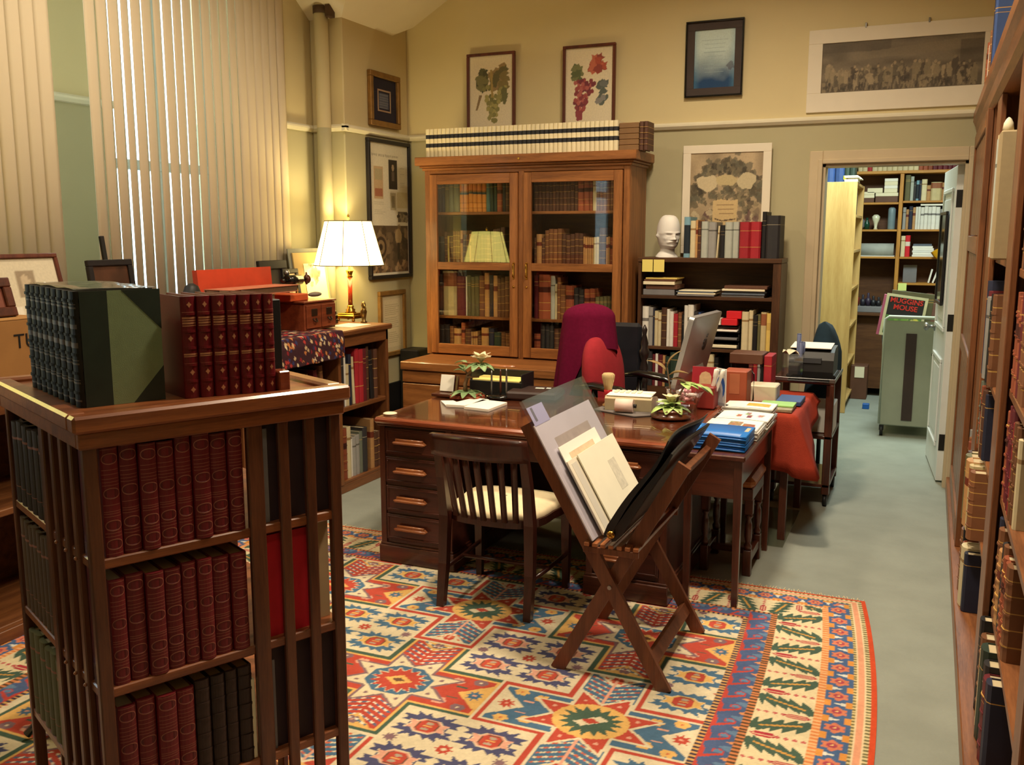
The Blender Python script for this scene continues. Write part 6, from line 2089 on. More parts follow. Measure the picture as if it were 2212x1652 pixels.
# ------------------------------------------------------------------ folding print rack
M['rackwood'] = wood('rack_walnut', (86, 48, 30), (122, 72, 46), .42, 'Z', coat=.2)
rk = thing('print_rack', 'folding walnut print rack with crossed legs standing on the rug', 'rack', (-.995, 3.44, 0))
def plank(b, p, q, w, th, yv):
    """flat bar from p to q in an x-z plane, width w in that plane, thickness th along y"""
    d = Vector((q[0] - p[0], 0, q[1] - p[1])).normalized()
    n = Vector((-d.z, 0, d.x)) * w / 2
    pts = [(p[0] + n.x, p[1] + n.z), (p[0] - n.x, p[1] - n.z), (q[0] - n.x, q[1] - n.z), (q[0] + n.x, q[1] + n.z)]
    return b.prism(pts, yv, yv + th, 'Y')
AX, BXx = (-1.335, -.785), (-.742, -1.215)
tl = {}
for yA, yB in ((3.155, 3.177), (3.715, 3.693)):
    part('leg', plank(MB(), (AX[0], .955), (AX[1], .0), .052, .02, yA), M['rackwood'], rk)
    part('leg', plank(MB(), (BXx[0], .852), (BXx[1], .0), .052, .02, yB), M['rackwood'], rk)
    part('pivot_bolt', MB().tube([(-1.0, yA - .005, .372), (-1.0, yB + .025, .372)], .008, 10), M['steel'], rk)
def lerp(a, c, z, top):
    return a + (c - a) * (top - z) / top
# bars joining near and far legs
for z, name in ((.105, 'low_bar'), (.90, 'top_bar')):
    x = lerp(AX[0], AX[1], z, .955)
    b = MB().box(-.012, .012, 3.175, 3.715, -.025, .025, .002, T=Matrix.Translation((x, 0, z)) @ Matrix.Rotation(math.atan2(-.55, .955), 4, 'Y'))
    part(name, b, M['rackwood'], rk)
for z in (.79,):
    x = lerp(BXx[0], BXx[1], z, .852)
    b = MB().box(-.012, .012, 3.197, 3.693, -.025, .025, .002, T=Matrix.Translation((x, 0, z)) @ Matrix.Rotation(math.atan2(.473, .852), 4, 'Y'))
    part('top_bar', b, M['rackwood'], rk)
# slatted rest
for i in range(7):
    x = -1.085 + i * .031
    part('rest_slat', MB().box(x - .010, x + .010, 3.135, 3.735, .525, .54, .002), M['handle'], rk)
for y in (3.14, 3.72):
    part('rest_rail', MB().box(-1.10, -.89, y, y + .012, .50, .524, .002), M['rackwood'], rk)
# sheets leaning against the window-side legs; they face the doorway and upwards
ang = math.atan2(.55, .955)
def at_slope(off, l):
    x = lerp(AX[0], AX[1], .541, .955) + .032 + off * math.cos(ang) - l * math.sin(ang)
    return x, .5415 + off * math.sin(ang) + l * math.cos(ang)
def slope_box(b, off0, off1, y0, y1, l0, l1, k=0, tw=0.0):
    v = []
    for y, l in ((y0, l0), (y1, l0), (y1, l1), (y0, l1)):
        for o_ in (off0, off1):
            yy = y + tw * (l - l0)
            x, z = at_slope(o_, l)
            v.append((x, yy, z))
    b.add(v, [(0, 2, 4, 6), (1, 7, 5, 3), (0, 1, 3, 2), (2, 3, 5, 4), (4, 5, 7, 6), (6, 7, 1, 0)], k)
    return b
# stiff board in a plastic sleeve
t = thing('sleeved_print', 'large grey mounted print in a clear plastic sleeve, rearmost in the rack', 'print', (-1.1, 3.42, .541))
part('board', slope_box(MB(), .004, .009, 3.135, 3.74, .004, .475), mat('lavender_grey_board', (226, 218, 226), .7, .03), t)
part('mount_window', slope_box(MB(), .0092, .0098, 3.245, 3.62, .12, .40), mat('pale_grey_print', (196, 180, 172), .7, .1, 30), t)
part('label', slope_box(MB(), .0092, .0102, 3.14, 3.29, .47, .545), mat('lilac_label', (190, 186, 226), .7, .03), t)
part('label_strip', slope_box(MB(), .0103, .0107, 3.165, 3.185, .485, .54), mat('grey_strip', (120, 116, 130), .7, .03), t)
part('sleeve', slope_box(MB(), .0, .001, 3.13, 3.80, .0, .577), clear('plastic_sleeve', (250, 250, 252), .14, .05), t)
part('sleeve', slope_box(MB(), .0125, .0132, 3.13, 3.80, .0, .577), bpy.data.materials['plastic_sleeve'], t)
# white sheets and the folder in front
t = thing('mounted_sheet', 'white mounted sheet with a pale brown strip, just before the clear sleeve', 'print', (-1.05, 3.40, .541))
part('sheet', slope_box(MB(), .020, .024, 3.205, 3.62, .0, .362), M['paper'], t)
part('print', slope_box(MB(), .0242, .0248, 3.27, 3.54, .29, .325), mat('pale_brown_print', (214, 190, 160), .7, .1, 30), t)
t = thing('mounted_sheet', 'narrow white mount with a grey border strip leaning just behind the cream folder', 'print', (-1.04, 3.40, .541))
part('sheet', slope_box(MB(), .031, .036, 3.19, 3.60, .0, .30), M['mat_white'], t)
part('edge_strip', slope_box(MB(), .0362, .0368, 3.215, 3.265, .01, .285), mat('pale_beige_strip', (206, 200, 188), .7, .04), t)
t = thing('folder', 'cream paper folder standing foremost in the print rack', 'folder', (-1.02, 3.45, .541))
part('cover', slope_box(MB(), .042, .047, 3.28, 3.71, .0, .303), mat('folder_cream', (236, 230, 208), .75, .03), t)
part('address_print', slope_box(MB(), .0472, .0476, 3.52, 3.60, .09, .22), mat('faint_grey_print', (214, 208, 190), .7, .12, 60), t)
# black portfolio slumped on the other side
def folio(off, t0, t1, s1, y0, y1, wob):
    P = []
    ax, az, bx_, bz = -.985 + off[0], .568 + off[1], -.775 + off[0], .915 + off[1]
    d = Vector((bx_ - ax, 0, bz - az))
    n_ = Vector((-d.z, 0, d.x)).normalized()
    prof = []
    for q in range(13):
        s = s1 * q / 12
        prof.append((s, (t0 * max(0, 1 - s) ** .7 + t1) * (1 if q else .55)))
    loop = [(-.03, 0)] + [(s, w) for s, w in prof] + [(s, -w) for s, w in prof[::-1]]
    for j in range(10):
        q = j / 9
        y = y0 + (y1 - y0) * q
        P.append([tuple(Vector((ax, y, az)) + d * s + n_ * (w + wob * math.sin(q * 5 + s * 6) * s)) for s, w in loop] )
    b = MB()
    for r_ in P:
        r_.append(r_[0])
    b.surf(P)
    b.add(P[0][:-1], [tuple(range(len(P[0]) - 1))])
    b.add(P[-1][:-1], [tuple(range(len(P[-1]) - 1))[::-1]])
    return b
M['portfolio'] = mat('portfolio_black', (26, 24, 27), .38, .15, 10, coat=.25)
t = thing('portfolio', 'black leather portfolio slumped against the doorway-side legs of the rack', 'portfolio', (-.9, 3.43, .541))
part('back_cover', folio((.004, -.002), .016, .003, .97, 3.13, 3.72, .006), M['portfolio'], t)
part('front_cover', folio((-.024, .012), .013, .002, 1.06, 3.125, 3.70, .012), M['portfolio'], t)
part('clasp', MB().lathe([(.015, 0), (.015, .004), (.006, .008)], 14, T=Matrix.Translation((-.988, 3.122, .585)) @ Matrix.Rotation(R(90), 4, 'X')).box(-.012, .012, -.0095, -.0075, -.002, .002, 0, 0, Matrix.Translation((-.988, 3.122, .585)) @ Matrix.Rotation(R(45), 4, 'Y')).box(-.012, .012, -.0095, -.0075, -.002, .002, 0, 0, Matrix.Translation((-.988, 3.122, .585)) @ Matrix.Rotation(R(-45), 4, 'Y')), [M['brass']], t, label='small brass clasp')
# ------------------------------------------------------------------ revolving bookcase in the foreground (local: u along the face with slats, v along the other face)
RA = (-1.616, 1.41)
RZr = math.atan2(.902, .431)
rv = thing('revolving_bookcase', 'square oak revolving bookcase with slatted sides, loaded with red sets', 'bookcase', (RA[0], RA[1], 0), RZr)
UW, VW, RH = .622, .68, 1.28
def rpart(name, b, m, **k):
    return part(name, b, m, rv, False, **k)
# local axes: x = u, y = v
rpart('top', MB().box(-.012, UW + .012, -.012, VW + .012, RH - .035, RH - .012, .004), M['revolve'])
b = MB()
for (x0, x1, y0, y1) in ((-.022, UW + .022, -.022, .022), (-.022, UW + .022, VW - .022, VW + .022), (-.022, .022, .022, VW - .022), (UW - .022, UW + .022, .022, VW - .022)):
    b.box(x0, x1, y0, y1, RH - .038, RH, .006)
rpart('top_rim', b, M['revolve'])
b = MB()
for (x0, x1, y0, y1) in ((-.009, UW + .009, -.009, .012), (-.009, UW + .009, VW - .012, VW + .009), (-.009, .012, .012, VW - .012), (UW - .012, UW + .009, .012, VW - .012)):
    b.box(x0, x1, y0, y1, RH - .075, RH - .038, .003)
rpart('frieze', b, M['revolve'])
LV = [.055, .355, .655, .955]
for z in LV:
    rpart('shelf', MB().box(.004, UW - .004, .004, VW - .004, z - .024, z, .003), M['revolve'])
rpart('core', MB().box(.24, .43, .27, .47, .056, RH - .05), M['oakdk'])
# posts
for x, y in ((0, 0), (UW - .03, 0), (0, VW - .03), (UW - .03, VW - .03)):
    rpart('post', MB().box(x, x + .03, y, y + .022, .03, RH - .04, .003), M['revolve_v'])
# slats on each face, pinwheel fashion
def slat(x0, x1, y0, y1, nm='slat'):
    rpart(nm, MB().box(x0, x1, y0, y1, .035, RH - .04, .003), M['revolve_v'])
slat(.368, .408, -.004, .014, 'stile')
slat(.448, .476, -.004, .012)
slat(.520, .548, -.004, .012)
for y in (.075, .15, .225):
    slat(-.004, .012, y, y + .026)
slat(-.004, .014, .30, .335, 'stile')
slat(UW - .014, UW + .004, .37, .41, 'stile')
slat(UW - .012, UW + .004, .50, .526)
slat(.25, .285, VW - .014, VW + .004, 'stile')
for x in (.07, .16):
    slat(x, x + .026, VW - .012, VW + .004)
# little pegs where shelves meet slats
b = MB()
for z in LV:
    for y in (.088, .163, .238):
        b.lathe([(.004, 0), (.005, .003), (.002, .006)], 8, T=Matrix.Translation((-.004, y, z - .012)) @ Matrix.Rotation(R(-90), 4, 'Y'))
rpart('peg', b, M['handle'], kind='stuff')
# turntable and feet
rpart('turntable', MB().lathe([(.2, .012), (.22, .018), (.22, .03)], 28, (UW / 2, VW / 2, 0)), M['black'])
b = MB()
for a in (45, 135, 225, 315):
    b.tube([(UW / 2 + .1 * math.cos(R(a)), VW / 2 + .1 * math.sin(R(a)), .018), (UW / 2 + .30 * math.cos(R(a)), VW / 2 + .30 * math.sin(R(a)), .012)], .012, 8)
rpart('foot', b, M['black'])

Rm = Matrix.Translation((RA[0], RA[1], 0)) @ Matrix.Rotation(RZr, 4, 'Z')
def rw(u_, v_, z):
    return Rm @ Vector((u_, v_, z))
def set_book(t_, h, d, style, oval=False, name='book'):
    """a larger volume built as a thing: cover, page block, raised bands, title panels"""
    return None
M['panel_red'] = mat('oval_label_red', (84, 18, 22), .45, .1)
M['gilt'] = mat('gold_tooling', (200, 156, 84), .35, .1, metal=.6)
M['dullgilt'] = mat('faded_tooling', (150, 92, 72), .5, .15)
def volume(label, t_, h, d, m, loc, rz, group, ovals=(), ribs=(), lozenges=(), lines=(), rnd=0, gm=None):
    t = thing('bound_volume', label, 'volume', loc, rz, group)
    key = ('vol', round(t_, 4), round(h, 4), m, d, tuple(ovals), tuple(ribs), tuple(lozenges))
    if key not in _bk:
        n = 9
        def arc(z0, z1, ex=0):
            return [(t_ / 2 + t_ / 2 * math.cos(PI * q / (n - 1)), .004 - (t_ * .26 + ex) * math.sin(PI * q / (n - 1))) for q in range(n)]
        cov_ = MB().prism([(t_, d)] + arc(0, h) + [(0, d), (.0025, d), (.0025, .007), (t_ - .0025, .007), (t_ - .0025, d)], 0, h, 'Z')
        for z in ribs:
            cov_.prism([(t_, .006)] + arc(0, 0, .0028) + [(0, .006)], h * z - .0032, h * z + .0032, 'Z')
        pg = MB().box(.0027, t_ - .0027, .0075, d - .004, .004, h - .005)
        dec = MB()
        def onspine(a_, z):
            ph = PI / 2 - a_
            return (t_ / 2 + (t_ / 2) * math.cos(ph), .004 - t_ * .26 * math.sin(ph) - .0007, z)
        lab = MB()
        for zc in ovals:
            ring, inn_ = [], []
            for q in range(18):
                w = 2 * PI * q / 18
                ring.append(onspine(1.05 * math.cos(w), h * zc + .0128 * math.sin(w)))
                inn_.append(onspine(.93 * math.cos(w), h * zc + .0108 * math.sin(w)))
            v = ring + inn_
            dec.add(v, [(q, (q + 1) % 18, 18 + (q + 1) % 18, 18 + q) for q in range(18)])
            lab.add(inn_, [tuple(range(18))])
        for zc in lozenges:
            P_ = [onspine(.36 * math.cos(w), h * zc + .0075 * math.sin(w)) for w in (0, PI / 4, PI / 2, 3 * PI / 4, PI, 5 * PI / 4, 3 * PI / 2, 7 * PI / 4)]
            for q in (1, 3, 5, 7):
                P_[q] = tuple((Vector(P_[q]) * .6 + Vector(onspine(0, h * zc)) * .4))
            dec.add(P_, [tuple(range(8))])
        for zc, hw in lines:
            P_ = [[onspine(a_, h * zc - hw), onspine(a_, h * zc + hw)] for a_ in (-1.15, -.6, 0, .6, 1.15)]
            dec.surf(P_)
        _bk[key] = (cov_.mesh('cover', [m]), pg.mesh('page_block', [M['pages']]), dec.mesh('tooling', [gm or M['gilt']]) if dec.v else None, lab.mesh('label_panel', [M['panel_red']]) if lab.v else None)
    for nm, me in zip(('cover', 'page_block', 'tooling', 'label_panel'), _bk[key]):
        if me is not None:
            o = bpy.data.objects.new(nm, me)
            C.objects.link(o)
            o.parent = t
            if nm in ('tooling', 'label_panel'):
                o['kind'] = 'stuff'
    return t
M['oxblood'] = banded('oxblood_leather', (104, 28, 32), [], rnd=.14, rough=.42, mott=.22)
M['maroon_gloss'] = banded('polished_maroon_leather', (98, 24, 30), [], rnd=.06, rough=.3, mott=.12)
M['dkribbed'] = banded('dark_ribbed_leather', (46, 32, 26), [], rnd=.15, rough=.42)
FACE = RZr                          # spines face away from v (towards the camera): local -y
ov = (.90, .585, .29, .115)
lns = [(z, .0006) for z in (.03, .19, .22, .375, .40, .42, .48, .66, .69, .72, .76, .80, .985)]
def tier(z, ws, word, h=.245):
    x = .036
    for i, w in enumerate(ws):
        p = rw(x, .012 + .004 * math.sin(i * 2.3), z + .0005)
        volume(f"dark red oval-labelled volume, {nth(i + 1)} from the near corner, revolving case's {word} tier", w, h + .004 * math.sin(i * 1.7), .17, M['oxblood'], p, FACE, f"dark red set on the {word} tier", ov, (), (), lns, gm=M['dullgilt'])
        x += w + .0015
    return x
tier(.955, [.039, .040, .039, .040, .037, .042, .041, .037], 'topmost')
tier(.655, [.036, .041, .042, .040, .034, .036, .043, .041], 'second')
x = tier(.355, [.042, .043, .046, .043], 'third')
for i, w in enumerate((.037, .036, .030, .037)):
    volume(f"near-black ribbed volume, {nth(i + 1)} beyond the red ones, revolving case's third tier", w, .25, .17, M['dkribbed'], rw(x, .014, .3555), FACE, 'near-black ribbed volumes on the third tier', (), (.12, .28, .44, .6, .76, .9), (), ())
    x += w + .0015
solo('pamphlet', MB().box(0, .010, 0, .16, 0, .21, .001), CP, 'thin cream pamphlet ending the third tier of the revolving case', 'pamphlet', loc=rw(.352 + .004, .012, .3555), rz=RZr)
# volumes behind the slats: boards face outwards
def board(u0, u1, v0, v1, z, h, m, label, edge=None):
    b = MB().box(u0, u1, v0, v0 + .003, z, z + h).box(u0, u1, v1 - .003, v1, z, z + h).box(u1 - .004, u1, v0 + .003, v1 - .003, z, z + h)
    b.box(u0 + .004, u1 - .004, v0 + .003, v1 - .003, z + .004, z + h - .004, 0, 1)
    c = rw((u0 + u1) / 2, (v0 + v1) / 2, z)
    me = b.mesh('book', [m, M['pages']], ((u0 + u1) / 2, (v0 + v1) / 2, z))
    o = bpy.data.objects.new('book', me)
    C.objects.link(o)
    o.location = c
    o.rotation_euler = (0, 0, RZr)
    return tag(o, label, 'book', 'books behind the slats of the revolving case')
M['scarlet_cloth'] = mat('scarlet_cloth', (186, 20, 34), .7, .06, 30)
M['buff_cloth'] = mat('buff_cloth', (176, 150, 112), .75, .05, 20)
M['plum_cloth'] = mat('plum_dark_cloth', (48, 30, 34), .6, .1, 16)
M['slate_cloth'] = mat('slate_cloth', (64, 58, 58), .6, .12, 16)
board(.42, .604, .024, .045, .9555, .25, M['plum_cloth'], 'dark plum board behind the slats, topmost tier of revolving case')
board(.428, .604, .05, .075, .9555, .25, M['slate_cloth'], 'slate grey book second behind the slats, topmost tier')
solo('card_strip', MB().box(0, .016, 0, .003, 0, .235), M['greybook'], 'pale grey card strip behind the first slat, topmost tier', 'card', loc=rw(.412, .018, .9555), rz=RZr)
board(.412, .548, .024, .046, .6555, .265, M['scarlet_cloth'], 'bright red board behind the slats, second tier of revolving case')
board(.412, .604, .05, .08, .6555, .27, M['buff_cloth'], 'buff cream board beside the bright red one, second tier')
board(.42, .604, .024, .05, .3555, .27, M['plum_cloth'], 'dark plum board behind the slats, third tier of revolving case')
board(.425, .604, .055, .085, .3555, .27, M['slate_cloth'], 'slate board second behind the slats, third tier')
solo('card_strip', MB().box(0, .012, 0, .003, 0, .24), M['greybook'], 'pale grey card strip behind the first slat, third tier', 'card', loc=rw(.412, .018, .3555), rz=RZr)
# the other visible face: spines face -u
def side_tier(z, n, w, h, m, word, desc, ribs=()):
    for i in range(n):
        p = rw(.012, .342 + i * (w + .0012) + w, z + .0005)
        volume(f"{desc} volume, {nth(i + 1)} from the slats, window-facing side, {word} tier", w, h * (1 + .02 * math.sin(i * 2.1)), .16, m, p, RZr - PI / 2, f"{desc} volumes on the window-facing {word} tier", (), ribs, (), [(.8, .003), (.2, .001)], gm=M['dullgilt'])
M['brown_cloth'] = banded('mid_brown_cloth', (86, 62, 40), [], rnd=.15)
M['moss_cloth'] = banded('moss_cloth', (96, 92, 62), [], rnd=.1)
side_tier(.955, 6, .0495, .22, M['dkribbed'], 'topmost', 'dark leather')
side_tier(.655, 8, .037, .25, M['brown_cloth'], 'second', 'brown cloth')
side_tier(.355, 6, .0495, .24, M['moss_cloth'], 'third', 'moss green')

# ------------------------------------------------------------------ on top of the revolving case
TZ = RH - .0115
# green set: spines towards the window, last board towards the camera
gw = .0455
M['bottle_leather'] = banded('bottle_green_leather', (36, 34, 28), [], rnd=.15, rough=.65, mott=.4, spec=.2)
M['dimgilt'] = mat('dim_tooling', (84, 66, 46), .5, .2, 40)
for i in range(9):
    v0 = .146 + i * (gw + .0004)
    volume(f"dark green ribbed volume in clear film, {nth(i + 1)} from the near corner, on the revolving case", gw, .262, .185, M['bottle_leather'], rw(.05, v0 + gw, TZ), RZr - PI / 2, 'green half-leather set on the revolving case', (), (.13, .3, .46, .62, .78, .92), (), [(.54, .006), (.70, .005), (.215, .002), (.38, .002), (.86, .002), (.24, .001), (.41, .001), (.89, .001), (.06, .002)], gm=M['dimgilt'])
gl = [o for o in C.objects if o.get('group') == 'green half-leather set on the revolving case'][0]
M['sage_cloth'] = mat('sage_green_cloth', (112, 128, 92), .75, .05, 40, bump=.2)
M['bottle'] = mat('bottle_green_corner', (34, 44, 36), .45, .15, 20)
# boards of the nearest volume: half leather with corners (local to that volume: x = t towards the camera end, y = depth)
gd, gh = .185, .262
b = MB().box(gw, gw + .0012, .062, gd, 0, gh)
o = part('cloth_side', b, M['sage_cloth'], gl, False, label='sage green cloth side')
b = MB().box(gw + .0001, gw + .0018, .006, .066, 0, gh)
b.prism([(.098, gh), (gd + .0005, gh), (gd + .0005, gh - .094)], gw + .0001, gw + .002, 'X')
b.prism([(.112, 0), (gd + .0005, 0), (gd + .0005, .082)], gw + .0001, gw + .002, 'X')
part('leather_corner', b, M['bottle'], gl, False)
b = MB()
P = [[rw(.052 + .18 * q, .15 + .40 * s, TZ + .264 + .004 * abs(math.sin(9 * s + 4 * q)) * (1 - .5 * q)) for s in [k_ / 16 for k_ in range(17)]] for q in (0, .25, .5, .75, 1)]
b.sheet([[tuple(p) for p in r_] for r_ in P], .0004)
solo('plastic_film', b, clear('film', (249, 250, 252), .12, .10), 'clear plastic film lying over the green set', 'film')
# red set: spines towards the camera
rib5 = (.172, .332, .498, .662, .832)
M['rosegilt'] = mat('rose_gold_tooling', (186, 132, 96), .4, .15, metal=.4)
mw = [.036, .033, .033, .027, .031, .026, .025]
x = .272
for i, w in enumerate(mw):
    volume(f"polished maroon gilt volume, {nth(i + 1)} from the green set, on the revolving case", w, .243, .175, M['maroon_gloss'], rw(x, .115 - .006 * i, TZ), RZr, 'polished maroon set on the revolving case', (), rib5, (.92, .59, .258, .085), [(.79, .0022), (.765, .0016), (.74, .0022), (.715, .0012), (.435, .002), (.415, .0012), (.845, .0008), (.665, .0022), (.505, .0008), (.338, .0022), (.165, .0008)], gm=M['rosegilt'])
    x += w + .0012
board_ = MB().box(0, .03, 0, .16, 0, .225, .002)
solo('book', board_, M['black'], 'black upright book ending the maroon set on the revolving case', 'book', loc=rw(.50, .12, TZ), rz=RZr)
solo('wood_block', MB().box(0, .03, 0, .05, 0, .05, .003), M['card_wood'], 'small brown wooden block at the end of the maroon set', 'block', loc=rw(.492, .066, TZ), rz=RZr)

# black saber-legged stool half hidden beyond the case
t = thing('footstool', 'black curved-leg footstool half hidden behind the revolving bookcase', 'stool', (-2.42, 2.25, .008))
part('seat', MB().box(-.17, .17, -.15, .15, .34, .39, .02), M['black'], t, False)
for sx in (-1, 1):
    for sy in (-1, 1):
        part('leg', MB().tube([(sx * .13, sy * .11, .345), (sx * .12, sy * .12, .22), (sx * .15, sy * .18, .1), (sx * .21, sy * .26, .014)], [.024, .022, .019, .014], 10), M['gloss_black'], t, False)
# ------------------------------------------------------------------ tall oak shelving along the door-side wall
QX = .235
qs = thing('tall_shelving', 'tall red-brown oak shelving with cornice running up to the doorway', 'shelves', (.45, 4.2, 0))
QY0, QY1 = 1.35, 6.60
part('plinth', MB().box(.187, .70, QY0, QY1, 0, .085, .004), M['rich_y'], qs)
part('back_panel', MB().box(.68, .70, QY0, QY1, .085, 2.28), M['oakdk'], qs)
b = MB().prism([(QX, 2.24), (.215, 2.26), (.205, 2.30), (.19, 2.33), (.19, 2.38), (.70, 2.38), (.70, 2.24)], QY0, QY1, 'Y')
part('cornice', b, M['rich_y'], qs)
# uprights: front stile and dividing board
for y0, y1 in ((2.08, 2.20), (3.36, 3.58), (4.58, 4.86)):
    part('stile', MB().box(QX, QX + .022, y0, y1, .085, 2.24, .003), M['rich'], qs)
    part('divider', MB().box(QX + .022, .68, (y0 + y1) / 2 - .012, (y0 + y1) / 2 + .012, .085, 2.24), M['rich'], qs)
# panelled end bay by the doorway
part('end_stile', MB().box(.207, .235, 5.10, 5.22, .085, 2.24, .003), M['rich'], qs)
part('end_stile', MB().box(.207, .235, 6.46, 6.58, .085, 2.24, .003), M['rich'], qs)
for z0, z1 in ((.085, .20), (.96, 1.04), (1.55, 1.64), (2.16, 2.24)):
    part('end_rail', MB().box(.205, .235, 5.22, 6.46, z0, z1, .003), M['rich_y'], qs)
for z0, z1 in ((.20, .96), (1.04, 1.55), (1.64, 2.16)):
    for i in range(5):
        y = 5.24 + i * .246
        part('panel_board', MB().box(.216, .232, y, y + .235, z0, z1, .006), M['rich'], qs)
part('divider', MB().box(.237, .68, 5.10, 5.13, .085, 2.24), M['rich'], qs)
bays = [(4.86, 5.10), (3.58, 4.58), (2.20, 3.36), (1.35, 2.08)]
lev = {0: (.40, .74, 1.03, 1.46, 1.85), 1: (.42, .74, 1.055, 1.56), 2: (.44, .82, 1.17, 1.55, 1.95), 3: (.5, .87, 1.2, 1.6, 1.98)}
for k_, (a, c) in enumerate(bays):
    for z in lev[k_]:
        part('shelf', MB().box(QX + .024, .675, a + .012, c - .012, z - .028, z, .003), M['rich_y'], qs)
def rrow(specs, y, z, where, depth=.26, out=0.0):
    k_ = [i for i, (a, c) in enumerate(bays) if a < y - .01 <= c][0]
    room = min([q - .03 - z for q in lev[k_] if q > z + .05] + [2.24 - z]) - .006
    specs = [(m_[:2] + (min(m_[2], room),) + tuple(m_[3:])) if not isinstance(m_[0], int) else (m_[:3] + (min(m_[3], room - .01),) + tuple(m_[4:])) for m_ in specs]
    row('large_book', where, 'doorway', many(specs), y, (0, -1), (QX + .03 - out, y, z), R(-90), 'books on the door-side shelving', depth)
rrow([('maroon_cloth', .05, .3), ('brown_leather', .05, .28, 0, 4), ('navy_cloth', .04, .3)], 5.08, 1.03, 'narrow bay beside the panelled end, third shelf', .3)
rrow([('grey_cloth', .04, .30), ('brown_leather', .05, .27, 0, 4), ('redbrown_leather', .05, .26)], 5.08, .40, 'narrow bay beside the panelled end, lowest shelf', .3, .03)
rrow([('charcoal_cloth', .02, .46), ('cream_cloth', .06, .50), ('vellum', .07, .40), ('palegrey_cloth', .09, .47), ('dark_brown_leather', .06, .36)], 4.56, 1.56, 'second bay, fourth shelf', .34, .03)
rrow([('navy_cloth', .07, .40), ('maroon_cloth', .06, .36), ('grey_cloth', .08, .34), ('dark_green_cloth', .06, .33), ('black_cloth', .05, .36), ('brown_leather', .05, .36, 0, 4), ('brown_leather', .05, .36, 0, 4)], 4.56, 1.055, 'second bay, third shelf', .34, .02)
rrow([('greygreen_cloth', .04, .29, 0, 4), ('brown_leather', .04, .25), ('redbrown_leather', .06, .27, 0, 4), ('dark_brown_leather', .05, .24), ('cream_cloth', .06, .2), ('dark_brown_leather', .07, .28), ('navy_cloth', .04, .27)], 4.56, .74, 'second bay, second shelf', .3, .02)
rrow([('dark_brown_leather', .06, .29), ('olive_cloth', .09, .3), ('tan_leather', .10, .3), ('vellum', .06, .28), ('charcoal_cloth', .05, .26), ('brown_leather', .07, .28, 0, 4)], 4.56, .42, 'second bay, lowest shelf', .36, .05)
rrow([('dark_brown_leather', .05, .27), ('brown_leather', .07, .28, 0, 4), ('black_cloth', .04, .3), ('redbrown_leather', .06, .25), ('cream_cloth', .09, .26), ('navy_cloth', .05, .25)], 4.56, .0865, 'second bay, on the plinth', .36, .05)
rrow([(3, 'redbrown_leather', .055, .30, 0, 4), ('maroon_cloth', .05, .31), (3, 'brown_leather', .05, .28, 0, 4)], 3.34, 1.17, 'third bay, third shelf', .24)
rrow([('redbrown_leather', .06, .28, 0, 5), (3, 'maroon_cloth', .05, .3, 0, 5), ('red_cloth', .05, .28), (2, 'brown_leather', .05, .29, 0, 4), ('cream_cloth', .04, .26)], 3.34, .82, 'third bay, second shelf', .24)
rrow([('navy_cloth', .05, .31), ('brown_leather', .06, .29, 0, 5), ('tan_leather', .07, .24, 0, 4), ('charcoal_cloth', .05, .28), ('brown_leather', .05, .29, 0, 5), ('redbrown_leather', .05, .27, 0, 5), ('redbrown_leather', .05, .27, 0, 5), ('brown_leather', .06, .28, 0, 5)], 3.34, .44, 'third bay, lowest shelf', .24)
rrow([('black_cloth', .05, .35), ('brown_leather', .06, .28, 0, 4), ('cream_cloth', .07, .26), ('dark_green_cloth', .08, .3), ('charcoal_cloth', .06, .28), ('maroon_cloth', .07, .26, 0, 4), ('navy_cloth', .06, .28)], 3.34, .0865, 'third bay, on the plinth', .3, .03)
rrow([('tan_leather', .04, .26), ('brown_leather', .06, .3, 0, 4), ('charcoal_cloth', .06, .3)], 3.34, 1.55, 'third bay, fourth shelf', .2)
rrow([('maroon_cloth', .05, .28), ('brown_leather', .05, .3)], 3.34, 1.95, 'third bay, highest shelf', .2)
# things lying along the cornice top
row('large_book', 'standing on the shelving cornice', 'doorway', [('brown_leather', .05, .16), ('redbrown_leather', .06, .2), ('white_plain', .03, .18), (None, .12, 0), ('brown_leather', .04, .22), ('black_cloth', .03, .24), (None, .1, 0), ('cream_cloth', .03, .22), ('navy_cloth', .05, .33), ('blue_cloth', .04, .33)], 5.4, (0, -1), (.20, 5.45, 2.3805), R(-90), 'books on the shelving cornice', .18)
# rolled print standing among the large books
t = thing('rolled_poster', 'cream-capped dark poster tube standing on the shelving plinth', 'tube', (.245, 3.02, .086))
t.location = (.222, 2.62, .086)
# beige folio with a finger tab on the second bay's upper shelf
t = thing('slipcase', 'beige linen folio case with a tab projecting from the second bay', 'slipcase', (.26, 4.02, 1.561))
part('case', MB().box(-.055, .28, -.15, -.03, 0, .46, .006), mat('beige_linen', (160, 140, 104), .8, .05, 40), t, False)
part('tab', MB().lathe([(.02, .0), (.016, .03), (.008, .045), (.002, .05)], 12, (-.03, -.09, .46)), M['cream_paper'], t, False)
bpy.data.objects.remove(bpy.data.objects['rolled_poster'])
